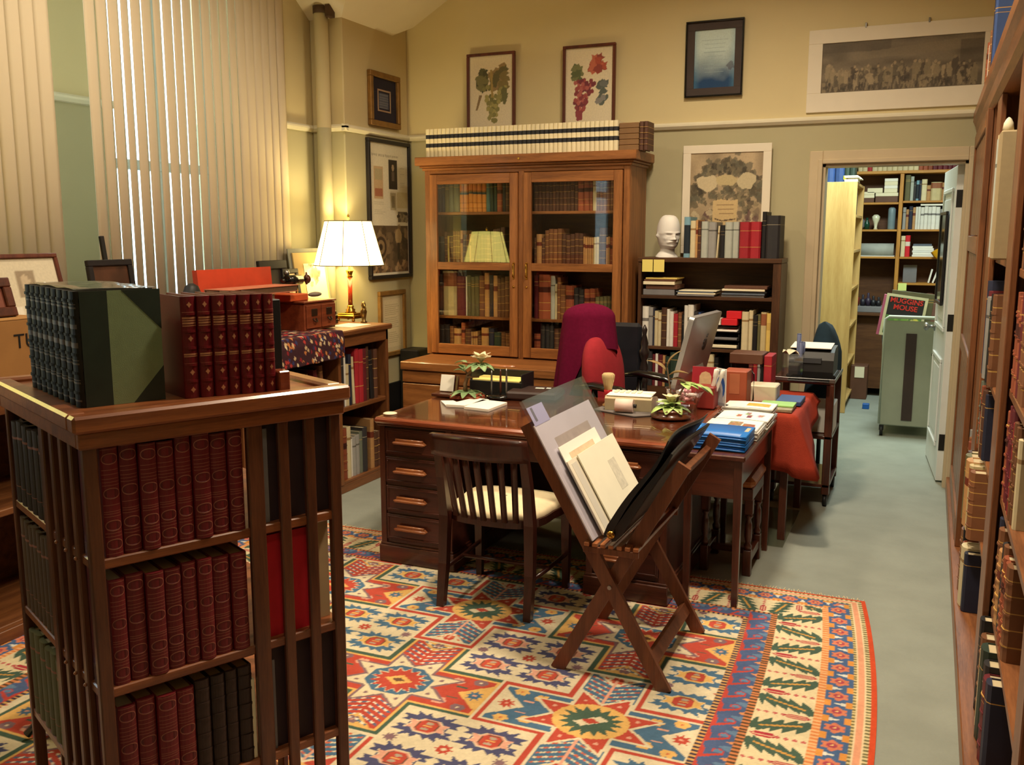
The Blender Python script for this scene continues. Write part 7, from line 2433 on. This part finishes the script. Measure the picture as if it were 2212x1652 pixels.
# ------------------------------------------------------------------ room beyond the door
yb = thing('bookcase', 'tall pale yellow oak bookcase end seen through the doorway', 'bookcase', (-.79, 9.7, 0))
part('end_panel', MB().box(-.955, -.635, 9.10, 9.135, 0, 2.11, .004), M['yellowoak'], yb)
part('end_panel', MB().box(-.955, -.635, 10.05, 10.085, 0, 2.11, .004), M['yellowoak'], yb)
part('back_panel', MB().box(-.955, -.94, 9.135, 10.05, 0, 2.11), M['yellowoak'], yb)
for z in (.1, .45, .8, 1.15, 1.5, 1.82, 2.11):
    part('shelf', MB().box(-.94, -.64, 9.135, 10.05, z - .025, z, .002), M['yellowoak'], yb)
row('library_book', 'top shelf inside the pale oak bookcase', 'near', [('navy_cloth', .05, .22), ('charcoal_cloth', .05, .22), ('white_plain', .04, .2), ('cream_cloth', .05, .2), ('navy_cloth', .05, .2), ('charcoal_cloth', .05, .22)], 0, (0, 1), (-.655, 9.14, 1.8205), R(90), 'books in the pale oak bookcase', .2)
row('library_book', 'fourth shelf inside the pale oak bookcase', 'near', [('charcoal_cloth', .05, .26), ('dark_green_cloth', .05, .26), ('navy_cloth', .05, .26), ('charcoal_cloth', .05, .26)], 0, (0, 1), (-.655, 9.14, 1.5005), R(90), 'books in the pale oak bookcase', .2)
row('library_book', 'on top of the pale oak bookcase', 'window', [('blue_cloth', .085, .27), ('blue_cloth', .085, .27), ('dark_green_cloth', .045, .26), ('dark_green_cloth', .05, .26)], 0, (1, 0), (-.955, 9.5, 2.1105), 0, 'books on top of the pale oak bookcase', .2)
solo('label', MB().box(-.79, -.705, 9.492, 9.496, 2.15, 2.185, .001), mat('neon_label', (236, 230, 40), .6, .02), 'bright yellow label on the dark green volumes above the oak end', 'label')
b = MB()
rr = random.Random(4)
for i in range(5):
    solo('paper_sheaf', MB().box(-.74 + rr.uniform(-.02, .02), -.63 + rr.uniform(-.01, .03), 9.12 + rr.uniform(0, .05), 9.4, 2.1115 + .011 * i, 2.1215 + .011 * i, .002), (PM, CP)[i % 2], f"white paper sheaf, {nth(i + 1)} from the bottom, on the pale oak bookcase", 'paper', 'papers on the pale oak bookcase')
# wall shelving at the far end
FY = 10.42
fs = thing('far_shelving', 'yellow-edged brown wall shelving across the far room', 'shelves', (-.3, 10.6, 0))
M['edgeoak'] = wood('shelf_edge_oak', (166, 108, 40), (206, 150, 70), .5, 'X', coat=.1)
M['edgeoak_v'] = wood('shelf_edge_oak_upright', (166, 108, 40), (206, 150, 70), .5, 'Z', coat=.1)
M['brownback'] = wood('shelf_back_brown', (76, 46, 24), (104, 66, 36), .6, 'X', coat=0)
part('back_panel', MB().box(-1.0, .56, 10.72, 10.74, 0, 2.32), M['brownback'], fs)
for x in (-.98, -.305, .30):
    part('upright', MB().box(x - .018, x + .018, FY, 10.72, .86 if x < -.3 else .86, 2.245, .003), M['edgeoak_v'], fs)
part('top', MB().box(-1.0, .56, FY - .005, 10.72, 2.246, 2.275, .003), M['edgeoak'], fs)
LFT = (1.415, 1.69, 1.962)
RGT = (1.15, 1.415, 1.69, 1.975)
for z in LFT:
    part('shelf', MB().box(-.96, -.325, FY + .01, 10.72, z - .02, z, .002), M['edgeoak'], fs)
for z in RGT:
    part('shelf', MB().box(-.285, .28, FY + .01, 10.72, z - .02, z, .002), M['edgeoak'], fs)
part('counter', MB().box(-1.0, .56, 10.12, 10.72, .83, .86, .004), M['brownback'], fs)
part('cupboard', MB().box(-.98, .54, 10.2, 10.70, .08, .829, .003), M['brownback'], fs)
where = 'along the top of the far wall shelving'
row('library_book', where, 'window', [(None, .2, 0)] + many([(2, 'cream_cloth', .045, .2), ('red_cloth', .042, .2), (9, 'cream_cloth', .046, .2), (3, 'redbrown_leather', .042, .22), (6, 'maroon_cloth', .042, .22), (3, 'red_cloth', .042, .22)]), 0, (1, 0), (-.93, FY + .03, 2.2755), 0, 'books on top of the far shelving', .2)
row('library_book', "far shelving's highest shelf, door side", 'window', many([('olive_cloth', .05, .255), ('palegrey_cloth', .03, .24), ('charcoal_cloth', .022, .19), ('lightblue_cloth', .026, .2), ('navy_cloth', .02, .2), ('cream_cloth', .05, .21), ('tan_leather', .034, .15), ('vellum', .10, .18), ('tan_leather', .05, .175), ('brown_leather', .03, .17), ('maroon_cloth', .03, .2), ('tan_leather', .03, .21)]), 0, (1, 0), (-.275, FY + .04, 1.9755), 0, 'books on the far highest shelf', .2)
row('library_book', "far shelving's second shelf, door side", 'window', many([('grey_cloth', .03, .22), ('tan_leather', .025, .2), ('navy_cloth', .035, .23), ('tan_leather', .025, .22), (2, 'white_plain', .022, .22), (5, 'white_cloth', .034, .225), ('grey_cloth', .055, .2), ('red_cloth', .02, .21), ('charcoal_cloth', .04, .215), ('white_plain', .014, .22), ('black_cloth', .03, .22)]), 0, (1, 0), (-.28, FY + .04, 1.6905), 0, 'books on the far second shelf', .2)
solo('flat_box', MB().box(-.12, .17, FY + .04, FY + .22, 1.925, 1.945, .003), PM, 'flat white box lying over the white volumes of the far second shelf', 'box')
row('library_book', "far shelving's third shelf, door side", 'window', [('cream_cloth', .04, .21), ('bright_red', .045, .215)], 0, (1, 0), (-.28, FY + .04, 1.4155), 0, 'books on the far third shelf', .2)
z = 1.4155
for i in range(6):
    solo('magazine', MB().box(-.17 + .006 * (i % 2), .06 - .01 * i, FY + .03, FY + .24, z, z + .021, .002), (M['whitebroch'], PM, M['bluegrey'])[i % 3 if i > 3 else i % 2], f"magazine in the white pile, {nth(i + 1)} from the bottom, far third shelf", 'magazine', 'magazines on the far third shelf')
    z += .0217
# yellow toy flower on a stem
t = thing('ornament', 'bright yellow flower-shaped ornament on a thin stem by the far shelves', 'ornament', (.12, FY - .06, .861))
part('stem', MB().tube([(0, 0, 0), (0, 0, .54)], .009, 8), mat('yellow_enamel', (222, 160, 30), .4, .05), t, False)
b = MB()
P = [[((.02 + .085 * q) * math.cos(2 * PI * i / 18) * (1 + .12 * math.cos(4 * 2 * PI * i / 18)), (.02 + .085 * q) * .5 * math.sin(2 * PI * i / 18), .53 + .09 * q * q + .02 * math.cos(3 * 2 * PI * i / 18) * q) for q in (0, .33, .66, 1)] for i in range(18)]
b.surf(P, closed_u=True)
part('petals', b, bpy.data.materials['yellow_enamel'], t, False)
part('tail', MB().tube([(.05, 0, .6), (.09, 0, .66), (.10, 0, .71)], [.02, .02, .006], 8), mat('orange_enamel', (214, 120, 30), .4, .05), t, False)
# left unit: stacked paperbacks, small things, rolled maps
def flat(x0, x1, z, items, desc):
    for i, (h, m) in enumerate(items):
        solo('book', MB().box(x0, x1, FY + .03, FY + .2, z + .0003, z + h, .003), m, f"flat book, {nth(i + 1)} from the bottom, {desc}", 'book', 'flat books on the far highest shelf')
        z += h + .0006
flat(-.70, -.56, 1.9625, [(.045, M['brownbook']), (.032, CP), (.03, CP)], 'first pile on the far highest shelf')
flat(-.55, -.335, 1.9625, [(.06, M['brownbook']), (.035, CP)], 'broad pile beside the upright on the far highest shelf')
flat(-.47, -.345, 2.0590, [(.04, CP), (.032, PM), (.038, CP), (.03, PM)], 'top pile beside the upright on the far highest shelf')
flat(-.63, -.485, 2.0590, [(.048, CP)], 'lone cream volume on the far highest shelf')
solo('bag', MB().lathe([(.06, 0), (.085, .03), (.08, .09), (.04, .13), (.05, .14)], 14, (-.72, FY + .12, 1.6905)), M['greybook'], 'grey cloth bag on the far second shelf', 'bag')
solo('bottle', MB().lathe([(.026, 0), (.028, .06), (.012, .09), (.012, .12)], 12, (-.62, FY + .1, 1.6905)), mat('green_glass_bottle', (16, 64, 48), .2), 'small green bottle on the far second shelf', 'bottle')
solo('trophy', MB().lathe([(.022, 0), (.014, .02), (.02, .06), (.036, .1), (.04, .13), (.02, .15), (.003, .152)], 14, (-.535, FY + .1, 1.6905)), mat('bright_glass', (236, 236, 206), .15, .05, metal=.2), 'bright glass trophy on the far second shelf', 'trophy')
solo('canister', MB().lathe([(.035, 0), (.037, .005), (.037, .2), (.03, .22), (.012, .23)], 16, (-.385, FY + .1, 1.6905)), mat('pale_blue_canister', (120, 140, 146), .4), 'tall pale blue canister on the far second shelf', 'canister')
solo('map_roll', MB().tube([(-.70, FY + .08, 1.487), (-.345, FY + .08, 1.487)], .062, 20), mat('grey_paper_roll', (166, 168, 160), .7), 'thick grey paper roll lying on the far third shelf', 'roll')
solo('board', MB().box(-.72, -.335, FY + .02, FY + .25, 1.4155, 1.424, .001), PM, 'white board lying under the paper roll', 'board')
# desk corner things
solo('picture_card', MB().box(-.245, -.115, FY + .14, FY + .15, 1.1505, 1.33, .002), M['greybook'], 'grey picture card leaning on the far lowest shelf', 'card')
for i, (x, h, a) in enumerate(((.0, .14, 12), (.04, .13, 18), (.075, .2, 8))):
    T = Matrix.Translation((x, FY + .08, 1.1535)) @ Matrix.Rotation(R(a), 4, 'Y')
    solo('cd_case', MB().box(-.008, .008, 0, .12, 0, h, .001, T=T), PM, f"pale leaning case, {nth(i + 1)} along the far lowest shelf", 'case', 'leaning cases on the far lowest shelf')
solo('box', MB().box(.10, .19, FY + .03, FY + .2, 1.1505, 1.28, .003), PM, 'white box beside the leaning cases on the far lowest shelf', 'box')
solo('sticky_note', MB().box(-.28, -.20, FY - .02, FY - .018, 1.075, 1.15), mat('lime_note', (226, 236, 140), .7, .02), 'lime sticky note under the far lowest shelf', 'note')
for i, (x, h, c) in enumerate(((-.72, .10, (40, 36, 44)), (-.66, .14, (120, 30, 34)), (-.60, .11, (38, 36, 48)), (-.55, .13, (50, 40, 60)), (-.50, .10, (28, 28, 34)), (-.45, .09, (30, 28, 34)))):
    solo('pen_pot', MB().lathe([(.024, 0), (.026, h * .6), (.012, h * .62), (.012, h), (.003, h + .004)], 10, (x, 10.25, .9205)), mat('pot_%d' % i, c, .45), f"small dark bottle or pot, {nth(i + 1)} from the window end, far counter", 'pot', 'small pots on the far counter')
solo('tray', MB().box(-.78, -.38, 10.15, 10.4, .861, .92, .004), M['greybook'], 'grey flat box under the pots on the far counter', 'box')
solo('backpack', MB().lathe([(.10, 0), (.12, .04), (.11, .12), (.07, .18), (.02, .2)], 14, (.02, 10.3, .861)), M['brownbook'], 'brown bag heaped on the far counter', 'bag')
solo('bag', MB().lathe([(.08, 0), (.09, .05), (.06, .12), (.015, .15)], 14, (.22, 10.28, .861)), M['navy_cloth'], 'navy bag on the far counter beside the brown bag', 'bag')
solo('carton', MB().box(-.66, -.50, 9.95, 10.15, 0, .34, .004), M['brownbook'], 'brown carton on the floor beyond the yellow bookcase end', 'carton')
solo('paper_sign', MB().box(-.62, -.53, 9.944, 9.949, .22, .33), CP, 'cream paper on the brown carton', 'paper')
solo('wedge', MB().box(-.50, -.44, 9.4, 9.46, .0, .05, .004), mat('blue_tape', (30, 92, 170), .5), 'small blue object lying on the carpet in the far room', 'object')

# grey book truck
bt = thing('book_truck', 'grey metal book truck with a dark end stripe beyond the door', 'cart', (-.09, 8.5, 0))
M['truckgrey'] = mat('grey_beige_enamel', (150, 156, 142), .5, .04)
b = MB()
for y in (8.20, 8.95):
    b = MB().box(-.30, .11, y, y + .022, .09, .955, .008)
    part('end_panel', b, M['truckgrey'], bt)
    b = MB().tube([(-.298, y + .011, .1), (-.298, y + .011, .965), (-.27, y + .011, .985), (.08, y + .011, .985), (.108, y + .011, .965), (.108, y + .011, .1)], .014, 8)
    part('end_tube', b, mat('truck_edge', (176, 182, 168), .45, .03), bt)
part('stripe', MB().box(-.135, -.055, 8.192, 8.199, .14, .855, .001), mat('dark_brown_stripe', (58, 44, 42), .6), bt, label='dark brown stripe')
for z in (.16, .50, .80):
    part('shelf', MB().box(-.285, .095, 8.224, 8.948, z - .02, z, .002), M['truckgrey'], bt)
part('handle', MB().tube([(.10, 8.195, .70), (.10, 8.15, .70), (.06, 8.15, .70)], .01, 8), M['black'], bt)
for x in (-.28, .09):
    for y in (8.215, 8.955):
        part('caster', MB().tube([(x - .012, y, .04), (x + .012, y, .04)], .04, 16).box(x - .018, x + .018, y - .012, y + .012, .045, .088, .002), M['black'], bt)
# large picture books slanting on the truck
t = thing('picture_book', 'black picture book with red title lettering slanting on the book truck', 'book', (-.19, 8.345, .802), R(-3))
T = Matrix.Rotation(R(-9), 4, 'X') @ Matrix.Rotation(R(7), 4, 'Y')
part('cover', MB().box(-.16, .16, -.012, -.008, 0, .35, .001, T=T).box(-.16, .16, .008, .012, 0, .35, .001, T=T).box(-.16, -.156, -.008, .008, 0, .35, T=T), mat('black_cover', (26, 26, 28), .45), t, False)
part('page_block', MB().box(-.155, .155, -.0078, .0078, .003, .347, T=T), M['pages'], t, False)
part('border', MB().frame(-.16, .16, 0, .35, .022, -.0135, -.0122, .0003, T=T), mat('cream_border', (206, 200, 160), .6), t, False)
k = Ink(.27, .15, 50, 30, (92, 132, 66), -.135, .025)
for _ in range(30):
    blob(k, rp.uniform(-.12, .12), rp.uniform(.04, .16), .02, rp.choice([(120, 160, 70), (60, 100, 50), (220, 210, 90), (200, 190, 120)]), 8, .5)
ink_T(t, k, M['print'], T, -.0126)
lettering('MUGGINS', .057, mat('red_title', (206, 44, 34), .5), t, T @ Matrix.Translation((0, -.0128, .30)) @ Matrix.Rotation(R(90), 4, 'X'), bold=.0012)
lettering('MOUSE', .057, bpy.data.materials['red_title'], t, T @ Matrix.Translation((0, -.0128, .245)) @ Matrix.Rotation(R(90), 4, 'X'), bold=.0012)
solo('picture_book', MB().box(-.16, .17, .0, .016, 0, .375, .002, T=Matrix.Rotation(R(-8), 4, 'X') @ Matrix.Rotation(R(6), 4, 'Y')), M['olive_cloth'], 'olive green large book behind the red-lettered one', 'book', loc=(-.15, 8.45, .802))
solo('picture_book', MB().box(-.15, .12, .0, .014, 0, .34, .002, T=Matrix.Rotation(R(-9), 4, 'X') @ Matrix.Rotation(R(8), 4, 'Y')), mat('pink_cover', (186, 92, 120), .5), 'pink edged large book just behind the red-lettered one', 'book', loc=(-.225, 8.375, .802))
solo('folio_board', MB().box(-.17, .17, .0, .012, 0, .27, .002, T=Matrix.Rotation(R(-6), 4, 'X') @ Matrix.Rotation(R(-6), 4, 'Y')), mat('dull_brown_board', (120, 82, 66), .6, .05), 'large dull brown board standing on the truck beside the door', 'board', loc=(.06, 8.62, .802))
solo('framed_sheet', MB().box(-.02, -.004, .0, .3, 0, .33, .002, T=Matrix.Rotation(R(-7), 4, 'Y')), M['greybook'], 'grey sheet leaning on the window side of the truck', 'sheet', loc=(-.272, 8.4, .501))
# narrow dark framed mirror hung on the open door
t = thing('framed_mirror', 'narrow dark framed mirror hung on the open white door', 'mirror', (.172, 6.775, 0), R(94.6))
part('frame', MB().frame(.22, .62, 1.17, 1.80, .022, LT + .013, LT + .03, .003), M['frame_black'], t, False)
m_ = mat('mirror_silver', (170, 184, 190), .12, .02, metal=1.0)
part('mirror_glass', MB().box(.24, .60, LT + .014, LT + .022, 1.19, 1.78), m_, t, False)
# ------------------------------------------------------------------ star-patterned rug
IV, RED, ORD, YEL, BLU, NAV, GRN, PUR, PNK, BRN = (208, 194, 164), (178, 74, 60), (192, 100, 70), (212, 168, 100), (76, 106, 132), (78, 78, 108), (72, 92, 78), (128, 100, 106), (208, 154, 132), (104, 76, 60)
gx0, gx1, gy0, gy1 = -3.45, -.06, .55, 4.345
st_ = .0056
k = Ink(gx1 - gx0, gy1 - gy0, int((gx1 - gx0) / st_), int((gy1 - gy0) / st_), IV, gx0, gy0)
rr = random.Random(17)
def sgn(a):
    return np.where(a >= 0, 1, -1)
def star8(cx, cy, r1, r2, col, rot=0, n=8, sx=1, sy=1):
    k.poly([(cx + sx * (r1 if i % 2 == 0 else r2) * math.cos(PI * i / n + rot), cy + sy * (r1 if i % 2 == 0 else r2) * math.sin(PI * i / n + rot)) for i in range(2 * n)], col)
def cross(cx, cy, a, b_, w, h, col):
    k.poly([(cx - w, cy - b_), (cx + w, cy - b_), (cx + w, cy - h), (cx + a, cy - h), (cx + a, cy + h), (cx + w, cy + h), (cx + w, cy + b_), (cx - w, cy + b_), (cx - w, cy + h), (cx - a, cy + h), (cx - a, cy - h), (cx - w, cy - h)], col)
def rosette(cx, cy, r, c1, c2):
    for i in range(6):
        a = PI * i / 3
        k.ell(cx + r * .62 * math.cos(a) * 1.2, cy + r * .62 * math.sin(a), r * .5, r * .42, c1)
    k.ell(cx, cy, r * .55, r * .5, c1)
    k.ell(cx, cy, r * .25, r * .22, c2)
def star(cx, cy, par):
    main, line1, line2, notch, ns = (RED, GRN, YEL, YEL, BLU) if par == 0 else (BLU, RED, IV, IV, RED)
    a, b_, w, h = .385, .372, .135, .152
    cross(cx, cy, a + .012, b_ + .012, w + .012, h + .012, IV)
    cross(cx, cy, a, b_, w, h, line1)
    cross(cx, cy, a - .02, b_ - .02, w - .02, h - .02, line2)
    cross(cx, cy, a - .032, b_ - .032, w - .032, h - .032, main)
    q = .032
    for s in (-1, 1):
        k.poly([(cx + s * (a - q), cy - h + q + .025), (cx + s * (a - q), cy + h - q - .025), (cx + s * (a - q - .105), cy)], notch)
        star8(cx + s * (a - q - .038), cy, .036, .019, ns)
        k.ell(cx + s * (a - q - .038), cy, .007, .007, PNK)
        k.poly([(cx - w + q + .02, cy + s * (b_ - q)), (cx + w - q - .02, cy + s * (b_ - q)), (cx, cy + s * (b_ - q - .075))], notch)
        rosette(cx, cy + s * (b_ - q - .026), .024, PUR if par == 0 else RED, PNK)
        for t_ in (-1, 1):
            for xx, cc in ((.21, PNK if par == 0 else YEL), (.295, PUR if par == 0 else YEL)):
                rosette(cx + s * xx, cy + t_ * (.078 if xx < .25 else .098), .024, cc, ORD if par else IV)
            k.rect(cx + s * .245 - .02, cx + s * .245 + .02, cy + t_ * .04 - .004, cy + t_ * .04 + .004, GRN if par == 0 else PNK)
        # herringbone in the vertical arms
        for i in range(6):
            y = cy + s * (.15 + .03 * i)
            for t_ in (-1, 1):
                for d in range(6):
                    x0_ = cx + t_ * (.006 + .0155 * d)
                    yy = y + s * (-.004 - .0075 * d) * -1
                    if abs(yy - cy) > b_ - .04:
                        continue
                    c_ = ((220, 214, 196), BLU)[d % 2] if par == 0 else (IV, ORD)[(d + i) % 2]
                    k.poly([(x0_, yy - .004), (x0_ + t_ * .0155, yy + s * .0075 - .004), (x0_ + t_ * .0155, yy + s * .0075 + .005), (x0_, yy + .005)], c_)
        if par:
            k.rect(cx - .006, cx + .006, min(cy, cy + s * .32), max(cy, cy + s * .32), PNK)
    c1, c2 = (PUR, IV) if par == 0 else (IV, RED)
    rot = PI / 8
    star8(cx, cy, .262, .15, c1, rot, 8, 1.0, .86)
    star8(cx, cy, .236, .132, c2, rot, 8, 1.0, .86)
    for i in range(8):
        a_ = rot + PI * i / 4
        k.ell(cx + .165 * math.cos(a_), cy + .142 * math.sin(a_), .008, .008, PUR if par == 0 else PNK)
    if par == 0:
        k.poly([(cx + .135 * math.cos(PI / 8 + PI * i / 4), cy + .115 * math.sin(PI / 8 + PI * i / 4)) for i in range(8)], BLU)
        star8(cx, cy, .118, .085, IV, 0, 16, 1, .86); star8(cx, cy, .112, .078, RED, 0, 16, 1, .86)
        k.poly([(cx - .058, cy), (cx, cy - .04), (cx + .058, cy), (cx, cy + .04)], YEL)
        k.poly([(cx - .03, cy), (cx, cy - .016), (cx + .03, cy), (cx, cy + .016)], BRN)
    else:
        k.ell(cx, cy, .135, .115, YEL)
        star8(cx, cy, .118, .078, GRN, 0, 16, 1, .86)
        k.poly([(cx - .058, cy - .02), (cx - .02, cy - .042), (cx + .058, cy + .02), (cx + .02, cy + .042)], IV)
        k.poly([(cx - .034, cy), (cx, cy - .02), (cx + .034, cy), (cx, cy + .02)], RED)
def turtle(cx, cy, warm):
    out, inn = (BLU, YEL) if warm else (NAV, PNK)
    def pl(pts, col):
        k.poly([(cx + a * .86, cy + c * .84) for a, c in pts], col)
    for s in (-1, 1):
        for t_ in (-1, 1):
            pl([(s * .0, t_ * .062), (s * .03, t_ * .098), (s * .042, t_ * .075), (s * .085, t_ * .10), (s * .07, t_ * .055)], out)
            pl([(s * .06, t_ * .012), (s * .125, t_ * .02), (s * .108, t_ * .04), (s * .138, t_ * .062), (s * .09, t_ * .066), (s * .05, t_ * .06)], out)
    pl([(-.05, -.07), (.05, -.07), (.085, -.045), (.085, .045), (.05, .07), (-.05, .07), (-.085, .045), (-.085, -.045)], out)
    pl([(-.034, -.054), (.034, -.054), (.058, -.03), (.092, -.034), (.074, 0), (.092, .034), (.058, .03), (.034, .054), (-.034, .054), (-.058, .03), (-.092, .034), (-.074, 0), (-.092, -.034), (-.058, -.03)], IV)
    pl([(-.032, -.05), (.032, -.05), (.054, -.027), (.086, -.03), (.07, 0), (.086, .03), (.054, .027), (.032, .05), (-.032, .05), (-.054, .027), (-.086, .03), (-.07, 0), (-.086, -.03), (-.054, -.027)], inn)
    pl([(-.026, -.043), (.026, -.043), (.044, -.024), (.044, .024), (.026, .043), (-.026, .043), (-.044, .024), (-.044, -.024)], BRN)
    pl([(-.024, -.04), (.024, -.04), (.041, -.022), (.041, .022), (.024, .04), (-.024, .04), (-.041, .022), (-.041, -.022)], RED)
    for s in (-1, 1):
        k.ell(cx + s * .002, cy + s * .018, .014, .008, (166, 150, 130))
    k.rect(cx - .016, cx + .016, cy - .0035, cy + .0035, YEL)
px_, py_ = .757, .722
for i in range(-4, 5):
    for j in range(-4, 4):
        cx, cy = -1.722 + px_ * i, 2.842 + py_ * j
        if cx < gx0 or cx > -.55 or cy < gy0 - .3 or cy > 4.2:
            continue
        for s, t_ in ((1, 1), (1, -1), (-1, 1), (-1, -1)):
            turtle(cx + px_ / 2 + s * .118, cy + py_ / 2 + t_ * .106, (i + s) % 2 == 0)
        star8(cx + px_ / 2, cy + py_ / 2, .034, .02, RED)
        star8(cx + px_ / 2, cy + py_ / 2, .034 * .3, .02 * .3, IV)
        for s in (-1, 1):
            star8(cx + px_ / 2 + s * .2, cy + py_ / 2, .028, .016, PUR)
for i in range(-4, 5):
    for j in range(-4, 4):
        cx, cy = -1.722 + px_ * i, 2.842 + py_ * j
        if cx < gx0 - .3 or cx > -.6 or cy < gy0 - .3 or cy > 4.4:
            continue
        star(cx, cy, (i + j) % 2)
# borders, counted inwards from the nearest edge
X, Y = k.X, k.Y
uR, uL, uT, uB = gx1 - X, X - gx0, (gy1 - Y) * 1.32, (Y - gy0) * 1.0
u_ = np.minimum(np.minimum(uR, uL), np.minimum(uT, uB))
side = (u_ == uR) | (u_ == uL)
v_ = np.where(side, Y, X * 1.0)
def lay(mask, col, a=1.0):
    c = np.array(lin(col)[:3])
    k.c[mask] = k.c[mask] * (1 - a) + c * a
lay(u_ < .54, IV)
lay(u_ < .022, (190, 74, 44))
tick = (np.floor(v_ / .011) % 2 == 0)
def ticks(a, b_, c1, c2):
    m_ = (u_ >= a) & (u_ < b_)
    lay(m_, c1); lay(m_ & tick, c2)
ticks(.022, .034, (200, 184, 140), (110, 104, 72))
lay((u_ >= .034) & (u_ < .07), (212, 150, 118)); lay((u_ >= .034) & (u_ < .042), (216, 196, 160)); lay((u_ >= .062) & (u_ < .07), (216, 196, 160))
ticks(.07, .084, (200, 180, 130), (116, 106, 70))
# blue border with rosettes and slanting bars
m_ = (u_ >= .084) & (u_ < .178)
lay(m_, (74, 98, 136))
P_ = .118
vv = (v_ / P_) % 1 - .5
uu = (u_ - .131) / .047
fl = m_ & ((vv / .26) ** 2 + (uu / .72) ** 2 < 1 + .3 * np.cos(6 * np.arctan2(uu, vv * 3)))
lay(fl, (200, 120, 92)); lay(m_ & ((vv / .12) ** 2 + (uu / .35) ** 2 < 1), (160, 70, 84)); lay(m_ & ((vv / .05) ** 2 + (uu / .15) ** 2 < 1), (220, 180, 120))
alt = np.floor(v_ / P_) % 2 * 2 - 1
bar = m_ & (np.abs(np.abs(vv) - .5 + .0 + .09 * 0) < .06 + 0 * uu) 
vb = ((v_ / P_) % 1)
lay(m_ & (np.abs((vb - .0 - .12 * uu * alt)) < .045), (206, 206, 196)); lay(m_ & (np.abs((vb - 1 - .12 * uu * alt)) < .045), (206, 206, 196))
lay(m_ & ((np.abs(vv) > .32) & (np.abs(uu) > .55)), (206, 140, 70))
ticks(.178, .204, (206, 128, 76), (222, 170, 120))
# ivory border of serrated leaves
m_ = (u_ >= .204) & (u_ < .402)
lay(m_, (214, 198, 160))
P_ = .160
kk = np.floor((v_ - 2.83) / P_)
q = ((v_ - 2.83) / P_ - kk) - .5
s_ = np.where(kk % 2 == 0, 1, -1)
p = (u_ - .204) / .198
d = (q - s_ * (p - .5) * .40)
saw = (p * 4.5) % 1
th = .12 + .17 * np.abs(np.where(d * s_ > 0, saw, 1 - saw)) * np.where(d * s_ > 0, 1 - .6 * p, .4 + .6 * p) * 1.5
th = th * np.clip(8 * np.minimum(p, 1 - p) + .5, 0, 1)
lay(m_ & (np.abs(d) < th), GRN)
lay(m_ & (np.abs(d) < .032) & (p > .14) & (p < .86), (196, 146, 74))
e = np.where(q > 0, q - .5, q + .5)
s2 = np.where(np.floor((v_ - 2.83) / P_ + .5) % 2 == 0, .27, .73)
lay(m_ & (np.abs(e) < .095) & (np.abs(p - s2) < .24 - np.abs(e) * 1.1), (168, 58, 66)); lay(m_ & (np.abs(e) < .045) & (np.abs(p - s2) < .19 - np.abs(e)), (214, 170, 140)); lay(m_ & (np.abs(e) < .015) & (np.abs(p - s2) < .16), (160, 56, 64))
p3 = ((p * 7) % 1 - .5)
lay(m_ & (np.abs(p - (1 - s2)) < .24) & (np.abs(e) / .06 + np.abs(p3) / .42 < 1), (184, 96, 92))
ticks(.402, .428, (196, 124, 80), (92, 70, 52))
# running hooks
m_ = (u_ >= .428) & (u_ < .522)
lay(m_, (76, 92, 128))
H1 = [(0, .04), (.12, .04), (.5, .80), (.72, .80), (.84, .62), (.76, .40), (.58, .40), (.54, .52), (.66, .56), (.64, .66), (.56, .66), (.34, .16), (.62, .16), (.9, .04), (1, .04), (1, -.02), (0, -.02)]
H2 = [(.18, .98), (.4, .98), (.3, .72)]
H3 = [(.7, .98), (1.08, .98), (1.0, .56), (.93, .56)]
for nn in range(46):
    for h_, c_ in ((H1, (178, 70, 60)), (H2, (206, 140, 96)), (H3, (96, 122, 150)), ([(.60, .43), (.72, .43), (.79, .6), (.70, .75), (.6, .75)], (96, 126, 156))):
        y_ = gy0 + nn * .105
        if y_ < gy1 - .42:
            k.poly([(gx1 - .522 + .094 * p_, y_ + .105 * w_) for w_, p_ in h_], c_)
            k.poly([(gx0 + .522 - .094 * p_, y_ + .105 * w_) for w_, p_ in h_], c_)
        x_ = gx0 + .45 + nn * .105
        if x_ < gx1 - .56:
            k.poly([(x_ + .105 * w_, gy1 - .395 + .071 * p_) for w_, p_ in h_], c_)
ticks(.522, .545, (196, 150, 92), (64, 56, 70))
k.noise(.07, 5, 40)
k.noise(.06, 9, 160)
def lie(X, Y):
    t_ = np.clip((Y - 2.9) / 1.45, 0, 1)
    s = (X - gx0) / (gx1 - gx0)
    rng = np.random.default_rng(2)
    return X - .112 * t_ ** 2 * np.clip((s - .55) / .45, 0, 1), Y + .02 * s, .0035 + .0008 * np.sin(X * 7) * np.sin(Y * 5) + .0012 * rng.random(X.shape)
me = k.mesh('rug', M['wool'], lie)
rug = bpy.data.objects.new('rug', me)
C.objects.link(rug)
tag(rug, 'large red, blue and ivory star-patterned wool rug on the carpet', 'rug')
# fringe at the far end
b = MB()
for i in range(260):
    x = gx0 + .02 + (gx1 - gx0 - .14) * i / 259
    s = (x - gx0) / (gx1 - gx0)
    y = gy1 + .02 * s
    dx, ln = rr.uniform(-.01, .01), rr.uniform(.015, .04)
    b.add([(x - .003, y - .004, .004), (x + .003, y - .004, .004), (x + dx + .0015, y + ln, .002), (x + dx - .0015, y + ln, .002), (x, y - .004, .007)], [(0, 1, 2, 3), (0, 4, 1), (1, 4, 2), (0, 3, 4), (4, 3, 2)])
o = part('fringe', b, mat('cream_fringe', (206, 186, 150), .9), rug, False, kind='stuff')
